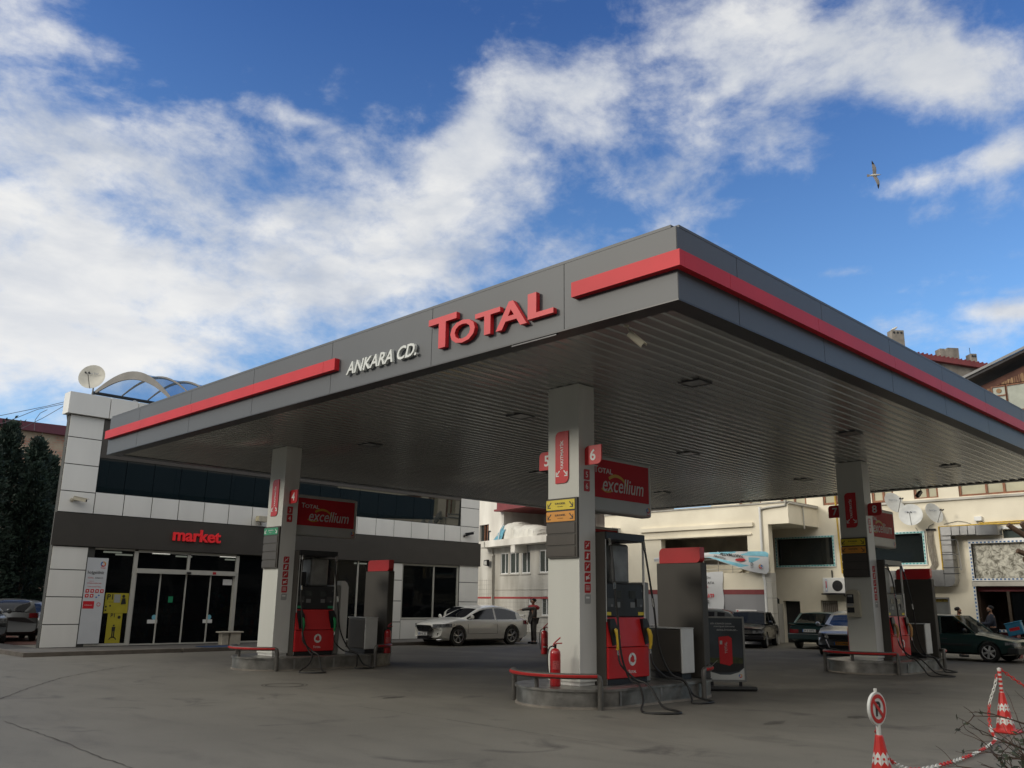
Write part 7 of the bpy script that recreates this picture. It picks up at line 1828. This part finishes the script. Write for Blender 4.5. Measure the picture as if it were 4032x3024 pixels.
t = thing('perched_bird', tuple(FF.p(.9, 20.1, -.3)), 'small white bird standing on the tall chimney', 'bird')
q = FF.p(.9, 20.11, -.3)
b = MB(); b.tube([q + Vector((-.05, .25, .13)), q + Vector((0, .08, .17)), q + Vector((0, -.06, .20)), q + Vector((0, -.14, .26)), q + Vector((0, -.2, .25))], .08, 8, rs=[.02, .07, .08, .05, .03]); b.build('body', mat('feather_white', (.6, .6, .6)), t)
b = MB(); b.tube([q, q + Vector((0, 0, .12))], .012, 5); b.build('leg', mat('beak_yellow', (.4, .3, .1)), t)

# ================================================================== vegetation
leafd = mat('cypress_leaf', (.016, .034, .022), .8, 0, .5, 1.2, dark=(.008, .017, .012)); bark = mat('dark_bark', (.05, .035, .025), .9, 0, .2, 8, bump=.4)
def cypress(loc, h, r, seed, lab):
    rr = random.Random(seed); t = thing('cypress_tree', loc, lab, 'tree', 'dark cypresses left of the shop')
    b = MB(); b.tube([(0, 0, 0), (.03, 0, h * .4), (0, .03, h * .9)], .1, 8, rs=[.14, .09, .03]); o = b.build('trunk', bark); o.parent = t
    b = MB()
    nb = 420
    for i in range(nb):
        z = h * (.03 + .95 * (i / nb) ** .9); q = z / h
        rad = r * (1 - q) ** .62 * (1.0 if q > .12 else .7 + q * 2.5) * rr.uniform(.65, 1.18) + .05; a = rr.uniform(0, 2 * PI); tip = Vector((rad * math.cos(a), rad * math.sin(a), z + rr.uniform(.25, .55) * (1 - q * .5)))
        base = Vector((0, 0, z - .1)); dv = (tip - base)
        for k in range(34):
            s = rr.uniform(.25, 1.0); c = base + dv * s + Vector((rr.gauss(0, .11), rr.gauss(0, .11), rr.gauss(0, .13))) * (1.25 - s * .6)
            l = rr.uniform(.09, .20); u = (dv.normalized() + Vector((rr.uniform(-.6, .6), rr.uniform(-.6, .6), rr.uniform(-.2, .8)))).normalized(); w = u.orthogonal().normalized(); w = (w * math.cos(k) + u.cross(w) * math.sin(k)) * l * .36
            b.add([c - u * l * .5, c + w, c + u * l * .8, c - w], [(0, 1, 2, 3)])
    o = b.build('foliage', leafd, keepn=True); o.parent = t
    return t
c0 = cypress((12.75, 47.5, 0), 10.0, 2.1, 1, 'dark cypress with pointed top nearest the shop, behind the parked cars')
for x, y, s, rz, l in ((14.9, 50.2, .98, 1.0, 'dark cypress just left of the white shop corner'), (11.6, 45.5, .84, 2.1, 'lower dark cypress between two taller pointed ones'), (10.6, 44.8, .98, 3.3, 'tallest dark cypress at the left picture edge'), (9.2, 45.5, .92, 4.4, 'dark cypress outside the left row end'), (13.9, 46.5, .80, 5.2, 'short dark cypress filling the gap beside the shop corner'), (16.2, 52.0, .92, .4, 'dark cypress half hidden behind the shop corner')):
    c = copy_thing(c0, (x, y, 0), l, rz); c.scale = (s * 1.05, s * 1.05, s)
# bare bush at the right
rr = random.Random(11)
t = thing('bare_bush', (7.75, 2.02, 0), 'bare tangled bush with a few dark leaves at the lower right edge', 'bush')
b = MB(); lf = MB()
def twig(p, d, l, r, dep):
    n = 5; pts = [p]; dd_ = d.copy()
    for i in range(n):
        dd_ = (dd_ + Vector((rr.gauss(0, .16), rr.gauss(0, .16), rr.gauss(0, .12)))).normalized(); pts.append(pts[-1] + dd_ * l / n)
    b.tube(pts, r, 5, rs=[r * (1 - .6 * i / n) for i in range(n + 1)])
    if dep > 0:
        for k in range(4 if dep > 1 else 4):
            i = rr.randint(1, n); nd = (dd_ + Vector((rr.gauss(0, .7), rr.gauss(0, .7), rr.gauss(0, .5)))).normalized(); twig(pts[i], nd, l * rr.uniform(.45, .7), r * .55, dep - 1)
    elif rr.random() < .35:
        for q in range(2):
            c = pts[rr.randint(2, n)]
            if c.z < .85: u = Vector((rr.gauss(0, 1), rr.gauss(0, 1), rr.gauss(0, 1))).normalized() * .03; w = u.orthogonal().normalized() * .014; lf.add([c - u, c + w, c + u, c - w], [(0, 1, 2, 3)])
for k in range(17):
    a = rr.uniform(0, 2 * PI); twig(Vector((7.75 + .12 * math.cos(a), 2.02 + .12 * math.sin(a), 0)), Vector((math.cos(a) * .45, math.sin(a) * .45, 1)).normalized(), rr.uniform(.48, .72), .011, 2)
for a, z in ((2.2, .55), (1.9, .42), (2.6, .75)): twig(Vector((7.7, 2.1, z)), Vector((-.55, .55, .22)).normalized(), .45, .007, 1)
b.build('branches', mat('twig_brown', (.085, .05, .035), .85, 0, .25, 12), t)
for k in range(420):
    a = rr.uniform(0, 2 * PI); q = rr.random() ** .5 * .42; c = Vector((7.75 + q * math.cos(a), 2.02 + q * math.sin(a), rr.uniform(.05, .62))); u = Vector((rr.gauss(0, 1), rr.gauss(0, 1), rr.gauss(0, .6))).normalized() * .032; w = u.orthogonal().normalized() * .016; lf.add([c - u, c + w, c + u, c - w], [(0, 1, 2, 3)])
lf.build('leaves', mat('bush_leaf', (.035, .045, .02), .6, 0, .4, 6), t)
# pruned street tree whose cut branches reach in from the right
t = thing('pruned_tree', (9.75, 1.55, 0), 'pruned bare tree whose cut brown branches reach in at the right edge', 'tree')
b = MB(); b.tube([(9.75, 1.55, 0), (9.72, 1.58, .9), (9.68, 1.66, 1.75)], .07, 10, rs=[.10, .085, .07]); b.build('trunk', bark, t)
b = MB()
for P_ in ([(9.68, 1.66, 1.7), (9.4, 1.95, 1.98), (9.17, 2.25, 2.15), (8.93, 2.45, 2.35)], [(9.17, 2.25, 2.15), (9.08, 2.32, 2.28), (9.02, 2.36, 2.37)], [(9.4, 1.95, 1.98), (9.3, 2.1, 2.02), (9.12, 2.3, 2.05), (9.0, 2.42, 2.12)], [(9.12, 2.3, 2.05), (9.03, 2.38, 2.04)], [(9.68, 1.66, 1.7), (9.9, 1.4, 2.2), (10.0, 1.2, 2.6)]):
    b.tube(P_, .03, 7, rs=[.045 - .022 * i / (len(P_) - 1) for i in range(len(P_))] if len(P_) > 2 else [.024, .026])
b.build('branches', mat('cut_branch', (.13, .08, .05), .85, 0, .2, 9, bump=.3), t)

bpy.context.view_layer.update()
